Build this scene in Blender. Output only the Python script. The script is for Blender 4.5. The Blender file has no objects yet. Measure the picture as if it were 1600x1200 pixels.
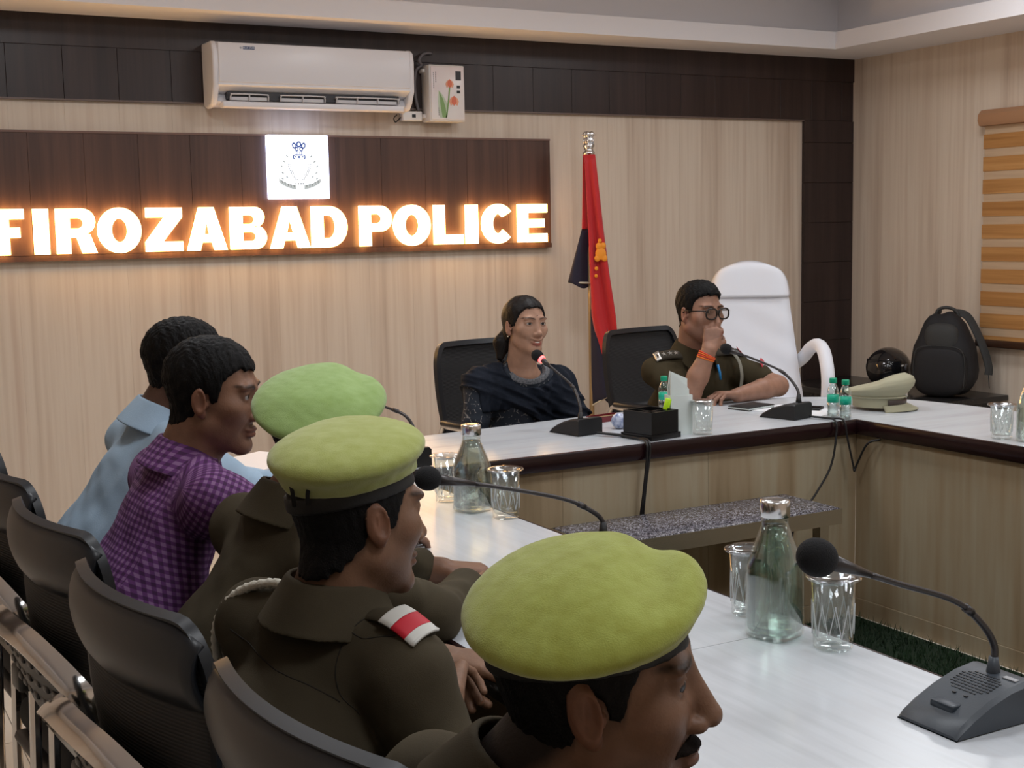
import bpy, bmesh, math, random
import numpy as np
from mathutils import Vector, Matrix
random.seed(7)
SC = bpy.context.scene
COL = SC.collection
# ------------------------------------------------------------------ camera
CAM_H = 1.4956
YAW, PITCH, ROLL = 0.4984, 0.1169, -0.0199
F_PX = 2056.06
def cam_axes():
    cy, sy, cp, sp = math.cos(YAW), math.sin(YAW), math.cos(PITCH), math.sin(PITCH)
    f = Vector((sy*cp, cy*cp, -sp)); r = Vector((cy, -sy, 0)); u = r.cross(f)
    c, s = math.cos(ROLL), math.sin(ROLL)
    return c*r+s*u, -s*r+c*u, f
_r, _u, _f = cam_axes()
cd = bpy.data.cameras.new('camera'); cam = bpy.data.objects.new('camera', cd); COL.objects.link(cam)
cam.matrix_world = Matrix(((_r.x, _u.x, -_f.x, 0), (_r.y, _u.y, -_f.y, 0), (_r.z, _u.z, -_f.z, CAM_H), (0, 0, 0, 1)))
cd.sensor_fit = 'HORIZONTAL'; cd.sensor_width = 36.0; cd.lens = 36.0*F_PX/1600.0; cd.clip_start = 0.05
SC.camera = cam
# ------------------------------------------------------------------ world (dull daylight outside the window)
W = bpy.data.worlds.new('world'); SC.world = W; W.use_nodes = True
W.node_tree.nodes['Background'].inputs[0].default_value = (0.80, 0.88, 1.0, 1)
W.node_tree.nodes['Background'].inputs[1].default_value = 0.8
# ------------------------------------------------------------------ exposure
SC.view_settings.view_transform = 'Standard'
SC.view_settings.look = 'None'
SC.view_settings.exposure = 0.0
SC.view_settings.gamma = 1.0
SC.view_settings.use_curve_mapping = False
# ------------------------------------------------------------------ ceiling light positions (built as fixtures further down)
LIGHT_POS = [(1.0, 0.3), (1.0, 2.3), (1.0, 4.4), (2.9, 0.3), (2.9, 2.3), (2.9, 4.4), (4.7, 0.3), (4.7, 2.3), (4.7, 4.4)]
LIGHT_W = 14.5
LIGHT_COL = (0.93, 0.96, 1.0)
# ------------------------------------------------------------------ helpers: materials
def _n(nt, t, **kw):
    n = nt.nodes.new(t)
    for k, v in kw.items():
        setattr(n, k, v)
    return n
MATS = {}
def mat(name, col=(0.5, 0.5, 0.5), rough=0.5, metal=0.0, spec=0.5, emit=None, estr=0.0, trans=0.0, ior=1.45,
        bump=0.0, bscale=60.0, var=0.0, vscale=8.0, stretch=(1, 1, 1), col2=None, sheen=0.0, coat=0.0, tint=False, alpha=1.0, sss=0.0):
    if name in MATS:
        return MATS[name]
    m = bpy.data.materials.new(name); m.use_nodes = True
    nt = m.node_tree; b = nt.nodes['Principled BSDF']
    b.inputs['Base Color'].default_value = (*col, 1)
    b.inputs['Roughness'].default_value = rough
    b.inputs['Metallic'].default_value = metal
    b.inputs['Specular IOR Level'].default_value = spec
    b.inputs['IOR'].default_value = ior
    b.inputs['Transmission Weight'].default_value = trans
    b.inputs['Coat Weight'].default_value = coat
    b.inputs['Alpha'].default_value = alpha
    if sheen:
        b.inputs['Sheen Weight'].default_value = sheen
        b.inputs['Sheen Roughness'].default_value = 0.5
    if sss:
        b.inputs['Subsurface Weight'].default_value = sss
        b.inputs['Subsurface Radius'].default_value = (0.012, 0.005, 0.003)
        b.inputs['Subsurface Scale'].default_value = 1.0
    if emit:
        b.inputs['Emission Color'].default_value = (*emit, 1); b.inputs['Emission Strength'].default_value = estr
    tc = None
    out = None
    if col2 or var:
        tc = _n(nt, 'ShaderNodeTexCoord'); mp = _n(nt, 'ShaderNodeMapping'); mp.inputs['Scale'].default_value = stretch
        nt.links.new(tc.outputs['Object'], mp.inputs['Vector'])
        no = _n(nt, 'ShaderNodeTexNoise'); no.inputs['Scale'].default_value = vscale; no.inputs['Detail'].default_value = 5
        nt.links.new(mp.outputs[0], no.inputs['Vector'])
        cr = _n(nt, 'ShaderNodeValToRGB'); cr.color_ramp.elements[0].position = 0.32; cr.color_ramp.elements[1].position = 0.68
        c2 = col2 or tuple(max(0, c*(1-var)) for c in col)
        cr.color_ramp.elements[0].color = (*c2, 1); cr.color_ramp.elements[1].color = (*col, 1)
        nt.links.new(no.outputs['Fac'], cr.inputs['Fac'])
        out = cr.outputs['Color']
    if tint:
        at = _n(nt, 'ShaderNodeAttribute'); at.attribute_name = 'tint'
        if out:
            mx = _n(nt, 'ShaderNodeMix', data_type='RGBA', blend_type='MULTIPLY'); mx.inputs[0].default_value = 1
            nt.links.new(out, mx.inputs[6]); nt.links.new(at.outputs['Color'], mx.inputs[7]); out = mx.outputs[2]
        else:
            mx = _n(nt, 'ShaderNodeMix', data_type='RGBA', blend_type='MULTIPLY'); mx.inputs[0].default_value = 1
            mx.inputs[6].default_value = (*col, 1); nt.links.new(at.outputs['Color'], mx.inputs[7]); out = mx.outputs[2]
    if out:
        nt.links.new(out, b.inputs['Base Color'])
    if bump:
        tc2 = _n(nt, 'ShaderNodeTexCoord'); nb = _n(nt, 'ShaderNodeTexNoise'); nb.inputs['Scale'].default_value = bscale; nb.inputs['Detail'].default_value = 4
        nt.links.new(tc2.outputs['Object'], nb.inputs['Vector'])
        bp = _n(nt, 'ShaderNodeBump'); bp.inputs['Strength'].default_value = bump; bp.inputs['Distance'].default_value = 0.002
        nt.links.new(nb.outputs['Fac'], bp.inputs['Height']); nt.links.new(bp.outputs[0], b.inputs['Normal'])
    MATS[name] = m
    return m
def wood(name, cols, rough=0.45, stretch=(1, 1, 0.03), scale=14.0, spec=0.4, fig=0.0, coat=0.0, world=True, crough=None):
    """streaked laminate: grain runs along the axis with the small stretch value; cols = list of (pos, rgb)"""
    if name in MATS:
        return MATS[name]
    m = bpy.data.materials.new(name); m.use_nodes = True
    nt = m.node_tree; b = nt.nodes['Principled BSDF']; b.inputs['Roughness'].default_value = rough; b.inputs['Specular IOR Level'].default_value = spec
    b.inputs['Coat Weight'].default_value = coat
    geo = _n(nt, 'ShaderNodeNewGeometry') if world else _n(nt, 'ShaderNodeTexCoord')
    mp = _n(nt, 'ShaderNodeMapping'); mp.inputs['Scale'].default_value = stretch
    nt.links.new(geo.outputs['Position' if world else 'Object'], mp.inputs['Vector'])
    n1 = _n(nt, 'ShaderNodeTexNoise'); n1.inputs['Scale'].default_value = scale; n1.inputs['Detail'].default_value = 3; n1.inputs['Distortion'].default_value = fig
    n2 = _n(nt, 'ShaderNodeTexNoise'); n2.inputs['Scale'].default_value = scale*5; n2.inputs['Detail'].default_value = 4
    nt.links.new(mp.outputs[0], n1.inputs['Vector']); nt.links.new(mp.outputs[0], n2.inputs['Vector'])
    mx = _n(nt, 'ShaderNodeMix', data_type='FLOAT'); mx.inputs[0].default_value = 0.35
    nt.links.new(n1.outputs['Fac'], mx.inputs[2]); nt.links.new(n2.outputs['Fac'], mx.inputs[3])
    cr = _n(nt, 'ShaderNodeValToRGB'); e = cr.color_ramp.elements
    while len(e) < len(cols):
        e.new(0.5)
    for el, (p, c) in zip(e, cols):
        el.position = p; el.color = (*c, 1)
    nt.links.new(mx.outputs[0], cr.inputs['Fac']); nt.links.new(cr.outputs['Color'], b.inputs['Base Color'])
    MATS[name] = m
    return m
# ------------------------------------------------------------------ helpers: mesh building
class MB:
    def __init__(s):
        s.v = []; s.f = []; s.sm = []
    def add(s, vs, fs, smooth=False):
        o = len(s.v); s.v += [tuple(v) for v in vs]; s.f += [tuple(i+o for i in f) for f in fs]; s.sm += [smooth]*len(fs); return s
    def box(s, lo, hi):
        (x0, y0, z0), (x1, y1, z1) = lo, hi
        return s.add([(x0, y0, z0), (x1, y0, z0), (x1, y1, z0), (x0, y1, z0), (x0, y0, z1), (x1, y0, z1), (x1, y1, z1), (x0, y1, z1)],
                     [(0, 3, 2, 1), (4, 5, 6, 7), (0, 1, 5, 4), (1, 2, 6, 5), (2, 3, 7, 6), (3, 0, 4, 7)])
    def rbox(s, lo, hi, r, seg=2):
        bm = bmesh.new(); bmesh.ops.create_cube(bm, size=1)
        for v in bm.verts:
            v.co = Vector([(lo[i]+hi[i])/2+v.co[i]*(hi[i]-lo[i]) for i in range(3)])
        bmesh.ops.bevel(bm, geom=bm.edges[:], offset=r, segments=seg, profile=0.5, affect='EDGES')
        bm.verts.index_update()
        s.add([v.co[:] for v in bm.verts], [[v.index for v in f.verts] for f in bm.faces], True); bm.free(); return s
    def prism(s, poly, z0, z1):
        """poly: list of (x,y) counter-clockwise"""
        n = len(poly)
        s.add([(x, y, z0) for x, y in poly]+[(x, y, z1) for x, y in poly],
              [tuple(range(n-1, -1, -1)), tuple(range(n, 2*n))]+[(i, (i+1) % n, n+(i+1) % n, n+i) for i in range(n)]); return s
    def prism_axis(s, poly, a0, a1, axis):
        """extrude a 2-D polygon (in the other two axes, cyclic order) along axis"""
        n = len(poly)
        def P(u, v, a):
            return {0: (a, u, v), 1: (v, a, u), 2: (u, v, a)}[axis]
        s.add([P(u, v, a0) for u, v in poly]+[P(u, v, a1) for u, v in poly],
              [tuple(range(n-1, -1, -1)), tuple(range(n, 2*n))]+[(i, (i+1) % n, n+(i+1) % n, n+i) for i in range(n)]); return s
    def lathe(s, prof, seg=32, c=(0, 0, 0), sq=0.0):
        """prof: list of (r,z) bottom to top; sq>0 squares the section"""
        vs = []; fs = []
        for r, z in prof:
            for k in range(seg):
                a = 2*math.pi*k/seg
                ca, sa = math.cos(a), math.sin(a)
                if sq:
                    e = 1-sq*0.6
                    ca = math.copysign(abs(ca)**e, ca); sa = math.copysign(abs(sa)**e, sa)
                vs.append((c[0]+r*ca, c[1]+r*sa, c[2]+z))
        for i in range(len(prof)-1):
            for k in range(seg):
                a = i*seg+k; b = i*seg+(k+1) % seg
                fs.append((a, b, b+seg, a+seg))
        fs.append(tuple(range(seg-1, -1, -1))); fs.append(tuple((len(prof)-1)*seg+k for k in range(seg)))
        return s.add(vs, fs, True)
    def tube(s, pts, r, seg=10, flat=None, up=None):
        """tube along a polyline; r a number or list; flat=(w,h) for a flat bar section"""
        P = [Vector(p) for p in pts]; n = len(P)
        R = r if isinstance(r, (list, tuple)) else [r]*n
        t0 = (P[1]-P[0]).normalized()
        nrm = Vector(up) if up else (Vector((0, 0, 1)) if abs(t0.z) < 0.9 else Vector((1, 0, 0)))
        vs = []; fs = []
        for i in range(n):
            t = (P[min(i+1, n-1)]-P[max(i-1, 0)]).normalized()
            nrm = (nrm-t*nrm.dot(t)).normalized(); bi = t.cross(nrm)
            for k in range(seg):
                a = 2*math.pi*(k+0.5)/seg
                if flat:
                    ca, sa = math.cos(a), math.sin(a)
                    q = max(abs(ca), abs(sa)); ca /= q; sa /= q
                    vs.append(P[i]+bi*ca*flat[0]/2+nrm*sa*flat[1]/2)
                else:
                    vs.append(P[i]+(bi*math.cos(a)+nrm*math.sin(a))*R[i])
        for i in range(n-1):
            for k in range(seg):
                a = i*seg+k; b = i*seg+(k+1) % seg
                fs.append((a, b, b+seg, a+seg))
        fs.append(tuple(range(seg-1, -1, -1))); fs.append(tuple((n-1)*seg+k for k in range(seg)))
        return s.add(vs, fs, not flat)
    def ball(s, c, r, seg=24, rings=14, M=None):
        rr = r if isinstance(r, (tuple, list)) else (r, r, r)
        vs = [Vector((0, 0, -rr[2]))]; fs = []
        for i in range(1, rings):
            th = math.pi*i/rings
            for k in range(seg):
                a = 2*math.pi*k/seg
                vs.append(Vector((rr[0]*math.sin(th)*math.cos(a), rr[1]*math.sin(th)*math.sin(a), -rr[2]*math.cos(th))))
        vs.append(Vector((0, 0, rr[2])))
        for k in range(seg):
            fs.append((0, 1+(k+1) % seg, 1+k))
            fs.append((len(vs)-1, 1+(rings-2)*seg+k, 1+(rings-2)*seg+(k+1) % seg))
        for i in range(rings-2):
            for k in range(seg):
                a = 1+i*seg+k; b = 1+i*seg+(k+1) % seg
                fs.append((a, b, b+seg, a+seg))
        if M is not None:
            vs = [M @ v for v in vs]
        return s.add([v+Vector(c) for v in vs], fs, True)
    def grid(s, fn, nu, nv, thick=0.0):
        """surface fn(u,v)->point, u,v in 0..1; thick gives it a back face"""
        vs = [Vector(fn(i/nu, j/nv)) for j in range(nv+1) for i in range(nu+1)]
        fs = [(j*(nu+1)+i, j*(nu+1)+i+1, (j+1)*(nu+1)+i+1, (j+1)*(nu+1)+i) for j in range(nv) for i in range(nu)]
        if not thick:
            return s.add(vs, fs, True)
        nr = [Vector((0, 0, 0)) for _ in vs]
        for f in fs:
            nn = (vs[f[1]]-vs[f[0]]).cross(vs[f[3]]-vs[f[0]])
            for i in f:
                nr[i] += nn
        back = [v-n.normalized()*thick for v, n in zip(vs, nr)]
        N = len(vs); fb = [tuple(N+i for i in reversed(f)) for f in fs]
        rim = [j*(nu+1) for j in range(nv, -1, -1)][::-1]
        loop = [i for i in range(nu+1)]+[j*(nu+1)+nu for j in range(1, nv+1)]+[nv*(nu+1)+i for i in range(nu-1, -1, -1)]+[j*(nu+1) for j in range(nv-1, 0, -1)]
        side = [(loop[(k+1) % len(loop)], loop[k], N+loop[k], N+loop[(k+1) % len(loop)]) for k in range(len(loop))]
        return s.add(vs+back, fs+fb+side, True)
    def xf(s, M):
        s.v = [tuple(M @ Vector(v)) for v in s.v]; return s
    def mesh(s, name):
        me = bpy.data.meshes.new(name); me.from_pydata(s.v, [], s.f)
        me.polygons.foreach_set('use_smooth', s.sm); me.update(); return me
def obj(name, mb, m=None, parent=None, kind=None, label=None, smooth_angle=None):
    me = mb.mesh(name) if isinstance(mb, MB) else mb
    o = bpy.data.objects.new(name, me); COL.objects.link(o)
    if m and not me.materials:
        me.materials.append(m)
    if parent is not None:
        o.parent = parent
    if kind:
        o['kind'] = kind
    if label:
        o['label'] = label
    if smooth_angle is not None:
        sharp(me, smooth_angle)
    return o
def sharp(me, ang=40):
    me.polygons.foreach_set('use_smooth', [True]*len(me.polygons))
    me.set_sharp_from_angle(angle=math.radians(ang))
def thing(name, label, cat, loc=(0, 0, 0), rz=0.0, group=None):
    o = bpy.data.objects.new(name, None); COL.objects.link(o); o.empty_display_size = 0.1
    o.location = loc; o.rotation_euler = (0, 0, rz); o['label'] = label; o['category'] = cat
    if group:
        o['group'] = group
    return o
def tag(o, label, cat, group=None):
    o['label'] = label; o['category'] = cat
    if group:
        o['group'] = group
    return o
def dup(root, loc, rz, label, group=None):
    r = root.copy(); COL.objects.link(r); r.location = loc; r.rotation_euler = (0, 0, rz); r['label'] = label
    if group:
        r['group'] = group
    for ch in list(root.children):
        c = ch.copy(); COL.objects.link(c); c.parent = r
        for g in list(ch.children):
            d = g.copy(); COL.objects.link(d); d.parent = c
    return r
def catmull(pts, n=8):
    P = [Vector(p) for p in pts]; P = [P[0]*2-P[1]]+P+[P[-1]*2-P[-2]]
    out = []
    for i in range(1, len(P)-2):
        a, b, c, d = P[i-1:i+3]
        for k in range(n):
            t = k/n
            out.append(0.5*((2*b)+(c-a)*t+(2*a-5*b+4*c-d)*t*t+(3*b-a-3*c+d)*t**3))
    out.append(P[-2]); return out
def arc2(cx, cy, r, a0, a1, n=8):
    return [(cx+r*math.cos(math.radians(a0+(a1-a0)*k/n)), cy+r*math.sin(math.radians(a0+(a1-a0)*k/n))) for k in range(n+1)]
def rrect(x0, y0, x1, y1, r, n=5):
    return arc2(x1-r, y0+r, r, -90, 0, n)+arc2(x1-r, y1-r, r, 0, 90, n)+arc2(x0+r, y1-r, r, 90, 180, n)+arc2(x0+r, y0+r, r, 180, 270, n)
def curve_mesh(loops, depth, name):
    """filled 2-D loops (holes allowed) extruded to +-depth, as a mesh in its own xy plane"""
    c = bpy.data.curves.new(name, 'CURVE'); c.dimensions = '2D'; c.fill_mode = 'BOTH'; c.extrude = depth
    for L in loops:
        sp = c.splines.new('POLY'); sp.points.add(len(L)-1); sp.use_cyclic_u = True
        for q, (x, y) in zip(sp.points, L):
            q.co = (x, y, 0, 1)
    return curve_to_mesh(c, name)
def text_mesh(body, size, depth, name, align='CENTER'):
    c = bpy.data.curves.new(name, 'FONT'); c.body = body; c.size = size; c.extrude = depth; c.align_x = align; c.align_y = 'CENTER'
    return curve_to_mesh(c, name)
def curve_to_mesh(c, name):
    o = bpy.data.objects.new('tmp', c); COL.objects.link(o)
    dg = bpy.context.evaluated_depsgraph_get(); me = bpy.data.meshes.new_from_object(o.evaluated_get(dg)); me.name = name
    bpy.data.objects.remove(o); bpy.data.curves.remove(c)
    me.materials.clear()
    return me
# ------------------------------------------------------------------ room
YW, XW, ZC = 6.455, 6.017, 2.521
XL, YF, ZT = -1.3, -1.9, 2.95
M_WALL = wood('cream_laminate', [(0.30, (0.46, 0.355, 0.275)), (0.45, (0.60, 0.495, 0.40)), (0.56, (0.67, 0.575, 0.475)), (0.70, (0.57, 0.45, 0.36))], rough=0.5, scale=7.5, stretch=(1, 1, 0.03), spec=0.3)
M_DARK = wood('dark_wenge_panel', [(0.35, (0.018, 0.010, 0.010)), (0.6, (0.035, 0.020, 0.018)), (0.75, (0.048, 0.028, 0.026))], rough=0.38, scale=16, stretch=(1, 1, 0.04), spec=0.45)
M_SIGN = wood('sign_panel', [(0.35, (0.055, 0.027, 0.020)), (0.6, (0.092, 0.046, 0.033)), (0.75, (0.12, 0.062, 0.045))], rough=0.4, scale=16, stretch=(1, 1, 0.04), spec=0.4)
M_WHITE = mat('ceiling_paint', (0.78, 0.76, 0.78), 0.8, spec=0.2)
M_TILE = mat('floor_tile', (0.72, 0.66, 0.57), 0.25, var=0.1, vscale=3)
M_GROUT = mat('grout', (0.42, 0.38, 0.33), 0.8)
def struct(name, mb, m, parent=None):
    return obj(name, mb, m, parent, kind=None if parent else 'structure')
# floor with tiles
fl = struct('floor', MB().box((XL, YF, -0.06), (XW, YW, -0.004)), M_GROUT)
TS = 0.6
tile_me = MB().box((0.0015, 0.0015, -0.004), (TS-0.0015, TS-0.0015, 0.0)).mesh('floor_tile'); tile_me.materials.append(M_TILE)
nx, ny = int((XW-XL)/TS), int((YW-YF)/TS)
for i in range(nx+1):
    for j in range(ny+1):
        x, y = XL+i*TS, YW-(j+1)*TS
        if x+TS > XW+0.001 or y < YF-0.001:
            w = min(TS, XW-x); y0 = max(y, YF)
            if w < 0.02 or y+TS-y0 < 0.02:
                continue
            obj('floor_tile', MB().box((x+0.0015, y0+0.0015, -0.004), (x+w-0.0015, y+TS-0.0015, 0)), M_TILE, fl)
        else:
            o = obj('floor_tile', tile_me, None, fl); o.location = (x, y, 0)
# back wall: backing + 250 mm laminate panels
PW = 0.25
wb = struct('wall_back', MB().box((XL, YW+0.008, 0), (XW+0.1, YW+0.1, ZC+0.5)), M_GROUT)
def panel_me(w, h, t=0.008, g=0.0001):
    # face towards -Y, origin at lower-left corner; long edges chamfered
    c = min(0.0010, t*0.06)
    prof = [(g, 0), (g, -t+c), (g+c, -t), (w-g-c, -t), (w-g, -t+c), (w-g, 0)]
    mb = MB(); n = len(prof)
    mb.add([(x, y, 0) for x, y in prof]+[(x, y, h) for x, y in prof], [tuple(range(n)), tuple(range(2*n-1, n-1, -1))]+[(i, n+i, n+(i+1) % n, (i+1) % n) for i in range(n)])
    me = mb.mesh('wall_panel'); return me
pm = panel_me(PW, ZC-0.075); pm.materials.append(M_WALL)
x = 5.672-PW*27
while x < XW-0.01:
    if x >= XL-0.001:
        w = min(PW, XW-x)
        if w < PW-0.001:
            m2 = panel_me(w, ZC-0.075); m2.materials.append(M_WALL); o = obj('wall_panel', m2, None, wb)
        else:
            o = obj('wall_panel', pm, None, wb)
        o.location = (x, YW+0.008, 0.075)
    x += PW
# skirting groove + dark plinth line
bbk = struct('baseboard_back', MB().box((XL, YW-0.012, 0.035), (XW, YW-0.001, 0.13)), M_WALL)
obj('plinth_strip', MB().box((XL, YW-0.014, 0.0), (XW, YW-0.001, 0.032)), mat('plinth_dark', (0.012, 0.011, 0.012), 0.4), bbk)
# dark band under the soffit
tb = struct('trim_1', MB().box((XL, YW-0.028, 2.38), (XW, YW-0.002, ZC)), M_DARK)
bm_ = panel_me(PW, 0.241, 0.018, 0.0006); bm_.materials.append(M_DARK)
x = 5.672-PW*27
while x < XW-0.01:
    if x >= XL-0.001:
        w = min(PW, XW-x)
        me = bm_ if w > PW-0.001 else None
        if me is None:
            me = panel_me(w, 0.241, 0.018, 0.0006); me.materials.append(M_DARK)
        o = obj('dark_panel', me, None, tb); o.location = (x, YW-0.002, 2.139)
    x += PW
obj('edge_bead', MB().box((XL, YW-0.024, 2.131), (5.612, YW-0.002, 2.1385)), mat('bead', (0.14, 0.10, 0.085), 0.35), tb)
# dark column at the right of the back wall, 250 mm courses
tcn = struct('trim_2', MB().box((5.615, YW-0.016, 0.0), (XW, YW-0.002, 2.139)), M_DARK)
z = 0.0
while z < 2.1:
    h = min(0.25, 2.136-z)
    obj('dark_panel', MB().box((5.612, YW-0.026, z+0.0015), (XW-0.001, YW-0.003, z+h-0.0015)), M_DARK, tcn)
    z += 0.25
# right wall with a window opening
WY0, WY1, WZ0, WZ1 = 3.55, 5.22, 0.88, 2.02
wr = struct('wall_right', MB().box((XW+0.008, YF, 0), (XW+0.12, WY0, ZC+0.5)).box((XW+0.008, WY1, 0), (XW+0.12, YW+0.1, ZC+0.5))
            .box((XW+0.008, WY0, 0), (XW+0.12, WY1, WZ0)).box((XW+0.008, WY0, WZ1), (XW+0.12, WY1, ZC+0.5)), M_GROUT)
def rpanel(y0, y1, z0, z1):
    g = 0.0003
    obj('wall_panel', MB().box((XW, y0+g, z0), (XW+0.008, y1-g, z1)), M_WALL, wr)
y = YW
while y > YF+0.01:
    y0 = max(y-PW, YF)
    if y0 < WY1-0.01 and y > WY0+0.01:
        a, b = max(y0, WY0), min(y, WY1)
        rpanel(a, b, 0, WZ0); rpanel(a, b, WZ1, ZC)
        if y > WY1+0.01: rpanel(WY1, y, 0, ZC)
        if y0 < WY0-0.01: rpanel(y0, WY0, 0, ZC)
    else:
        rpanel(y0, y, 0, ZC)
    y -= PW
# window behind the blind
M_ALU = mat('window_frame_brown', (0.09, 0.05, 0.03), 0.4)
wn = struct('window_1', MB().box((XW+0.03, WY0, WZ0), (XW+0.09, WY0+0.05, WZ1)).box((XW+0.03, WY1-0.05, WZ0), (XW+0.09, WY1, WZ1))
            .box((XW+0.03, WY0+0.05, WZ0), (XW+0.09, WY1-0.05, WZ0+0.05)).box((XW+0.03, WY0+0.05, WZ1-0.05), (XW+0.09, WY1-0.05, WZ1))
            .box((XW+0.035, (WY0+WY1)/2-0.025, WZ0+0.05), (XW+0.085, (WY0+WY1)/2+0.025, WZ1-0.05)), M_ALU)
M_GLASSW = mat('window_glass', (0.9, 0.95, 0.95), 0.03, trans=1.0, ior=1.45)
for a, b in ((WY0+0.05, (WY0+WY1)/2-0.025), ((WY0+WY1)/2+0.025, WY1-0.05)):
    obj('window_pane', MB().box((XW+0.057, a, WZ0+0.05), (XW+0.062, b, WZ1-0.05)), M_GLASSW, wn)
# walls behind and left of the camera
struct('wall_left', MB().box((XL-0.1, YF, 0), (XL, YW, ZC+0.5)), M_WALL)
struct('wall_front', MB().box((XL-0.1, YF-0.1, 0), (XW+0.1, YF, ZC+0.5)), M_WALL)
# ceiling: soffit border with lip, recess above
FX, FY = 5.53, 6.07            # lip faces
FX0, FY0 = XL+0.4, YF+0.4
RX, RY, RX0, RY0 = FX+0.2, FY+0.2, FX0-0.2, FY0-0.2
ce = struct('ceiling', MB().box((XL, YF, ZT), (XW, YW, ZT+0.05)), M_WHITE)
sf = MB()
e_ = 0.025
sf.box((XL, FY+e_, ZC), (XW, YW, ZC+0.02)).box((XL, YF, ZC), (XW, FY0-e_, ZC+0.02)).box((FX+e_, FY0-e_, ZC), (XW, FY+e_, ZC+0.02)).box((XL, FY0-e_, ZC), (FX0-e_, FY+e_, ZC+0.02))
obj('soffit', sf, M_WHITE, ce)
lip = MB()
lip.box((FX0, FY, ZC-0.002), (FX+0.025, FY+0.025, ZC+0.098)).box((FX0, FY0-0.025, ZC-0.002), (FX+0.025, FY0, ZC+0.098))
lip.box((FX, FY0, ZC-0.002), (FX+0.025, FY, ZC+0.098)).box((FX0-0.025, FY0-0.025, ZC-0.002), (FX0, FY+0.025, ZC+0.098))
obj('cove_lip', lip, M_WHITE, ce)
rw = MB()
rw.box((RX0, RY, ZC+0.02), (RX, RY+0.03, ZT)).box((RX0, RY0-0.03, ZC+0.02), (RX, RY0, ZT)).box((RX, RY0, ZC+0.02), (RX+0.03, RY, ZT)).box((RX0-0.03, RY0, ZC+0.02), (RX0, RY, ZT))
obj('recess_side', rw, M_WHITE, ce)
# ceiling light panels
M_DIFF = mat('led_diffuser', (0.9, 0.9, 0.9), 0.5, emit=LIGHT_COL, estr=2.5)
M_LFR = mat('led_frame', (0.8, 0.8, 0.8), 0.4)
rown = {0.3: 'nearest the front wall', 2.3: 'midway along the room', 4.4: 'nearest the sign wall'}
coln = {1.0: 'over the seated row of guests', 2.9: 'over the middle of the room', 4.7: 'on the window side'}
for lx, ly in LIGHT_POS:
    t = thing('ceiling_light', 'square white ceiling light panel %s, %s' % (coln[lx], rown[ly]), 'ceiling light', (lx, ly, ZT), group='square ceiling light panels')
    fr = MB().box((-0.31, -0.31, -0.03), (0.31, -0.285, 0)).box((-0.31, 0.285, -0.03), (0.31, 0.31, 0)).box((-0.31, -0.285, -0.03), (-0.285, 0.285, 0)).box((0.285, -0.285, -0.03), (0.31, 0.285, 0))
    obj('frame', fr, M_LFR, t); obj('diffuser', MB().box((-0.284, -0.284, -0.022), (0.284, 0.284, -0.012)), M_DIFF, t)
    ld = bpy.data.lights.new('panel_light', 'AREA'); ld.shape = 'SQUARE'; ld.size = 0.56; ld.energy = LIGHT_W; ld.color = LIGHT_COL
    lo = bpy.data.objects.new('panel_light', ld); COL.objects.link(lo); lo.parent = t; lo.location = (0, 0, -0.034)
# zebra blind
M_B1 = wood('blind_wood', [(0.3, (0.30, 0.13, 0.035)), (0.55, (0.45, 0.22, 0.07)), (0.75, (0.55, 0.30, 0.11))], rough=0.6, scale=10, stretch=(1, 0.06, 2.2))
M_B2 = mat('blind_sheer', (0.52, 0.37, 0.24), 0.7, var=0.12, vscale=30, stretch=(1, 0.1, 2))
M_BR = mat('blind_rail', (0.36, 0.19, 0.10), 0.45)
M_BRD = mat('blind_rail_dark', (0.05, 0.022, 0.012), 0.4)
bl = thing('zebra_blind', 'wood-toned zebra roller blind over the window on the right wall', 'window blind', (XW, 4.38, 0.76))
BX = -0.045
by0, by1 = -0.93, 0.955
prof = [(-0.005, 1.255), (-0.075, 1.262), (-0.088, 1.29), (-0.085, 1.325), (-0.06, 1.35), (-0.005, 1.352)]
obj('head_rail', MB().prism_axis([(u, v) for u, v in [(z, x) for x, z in prof]], by0-0.02, by1+0.012, 1), M_BR, bl, smooth_angle=30)
n = 15; top = 1.26; pitch = 0.1525*0.5
zz = top; k = 0
while zz > 0.06:
    if k % 2 == 0:
        h = 0.046
        obj('sheer_band', MB().box((BX-0.001, by0+0.008, zz-h), (BX+0.001, by1-0.006, zz)), M_B2, bl)
    else:
        h = 0.080
        h = min(h, zz-0.055)
        obj('wood_band', MB().box((BX-0.004, by0, zz-h), (BX-0.0015, by1, zz)), M_B1, bl)
    zz -= h; k += 1
obj('bottom_rail', MB().rbox((BX-0.022, by0-0.01, 0.015), (BX+0.012, by1+0.02, 0.058), 0.008), M_BRD, bl)
# ------------------------------------------------------------------ lit sign
LBL = 'illuminated'
sg = thing('wall_sign', 'dark panelled wall sign with glowing letters reading FIROZABAD POLICE', 'sign', (0.79, YW, 1.391))
SX, SH = 2.973, 0.596
obj('sign_backing', MB().box((0, -0.03, 0.0), (SX, -0.004, SH)), M_SIGN, sg)
x = 0.0
edges = [0.0]
q = 1.743-0.79
while q > 0.03: q -= PW
while q < SX-0.03:
    edges.append(q); q += PW
edges.append(SX)
for a, b in zip(edges[:-1], edges[1:]):
    m2 = panel_me(b-a, SH-0.03, 0.006, 0.0006); m2.name = 'sign_panel'; m2.materials.append(M_SIGN); o = obj('sign_panel', m2, None, sg); o.location = (a, -0.030, 0.028)
obj('bottom_bead', MB().box((0, -0.042, 0.0), (SX, -0.030, 0.026)), M_SIGN, sg)
obj('top_bead', MB().box((0, -0.040, SH-0.006), (SX, -0.004, SH+0.004)), mat('sign_edge', (0.16, 0.09, 0.07), 0.4), sg)
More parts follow.
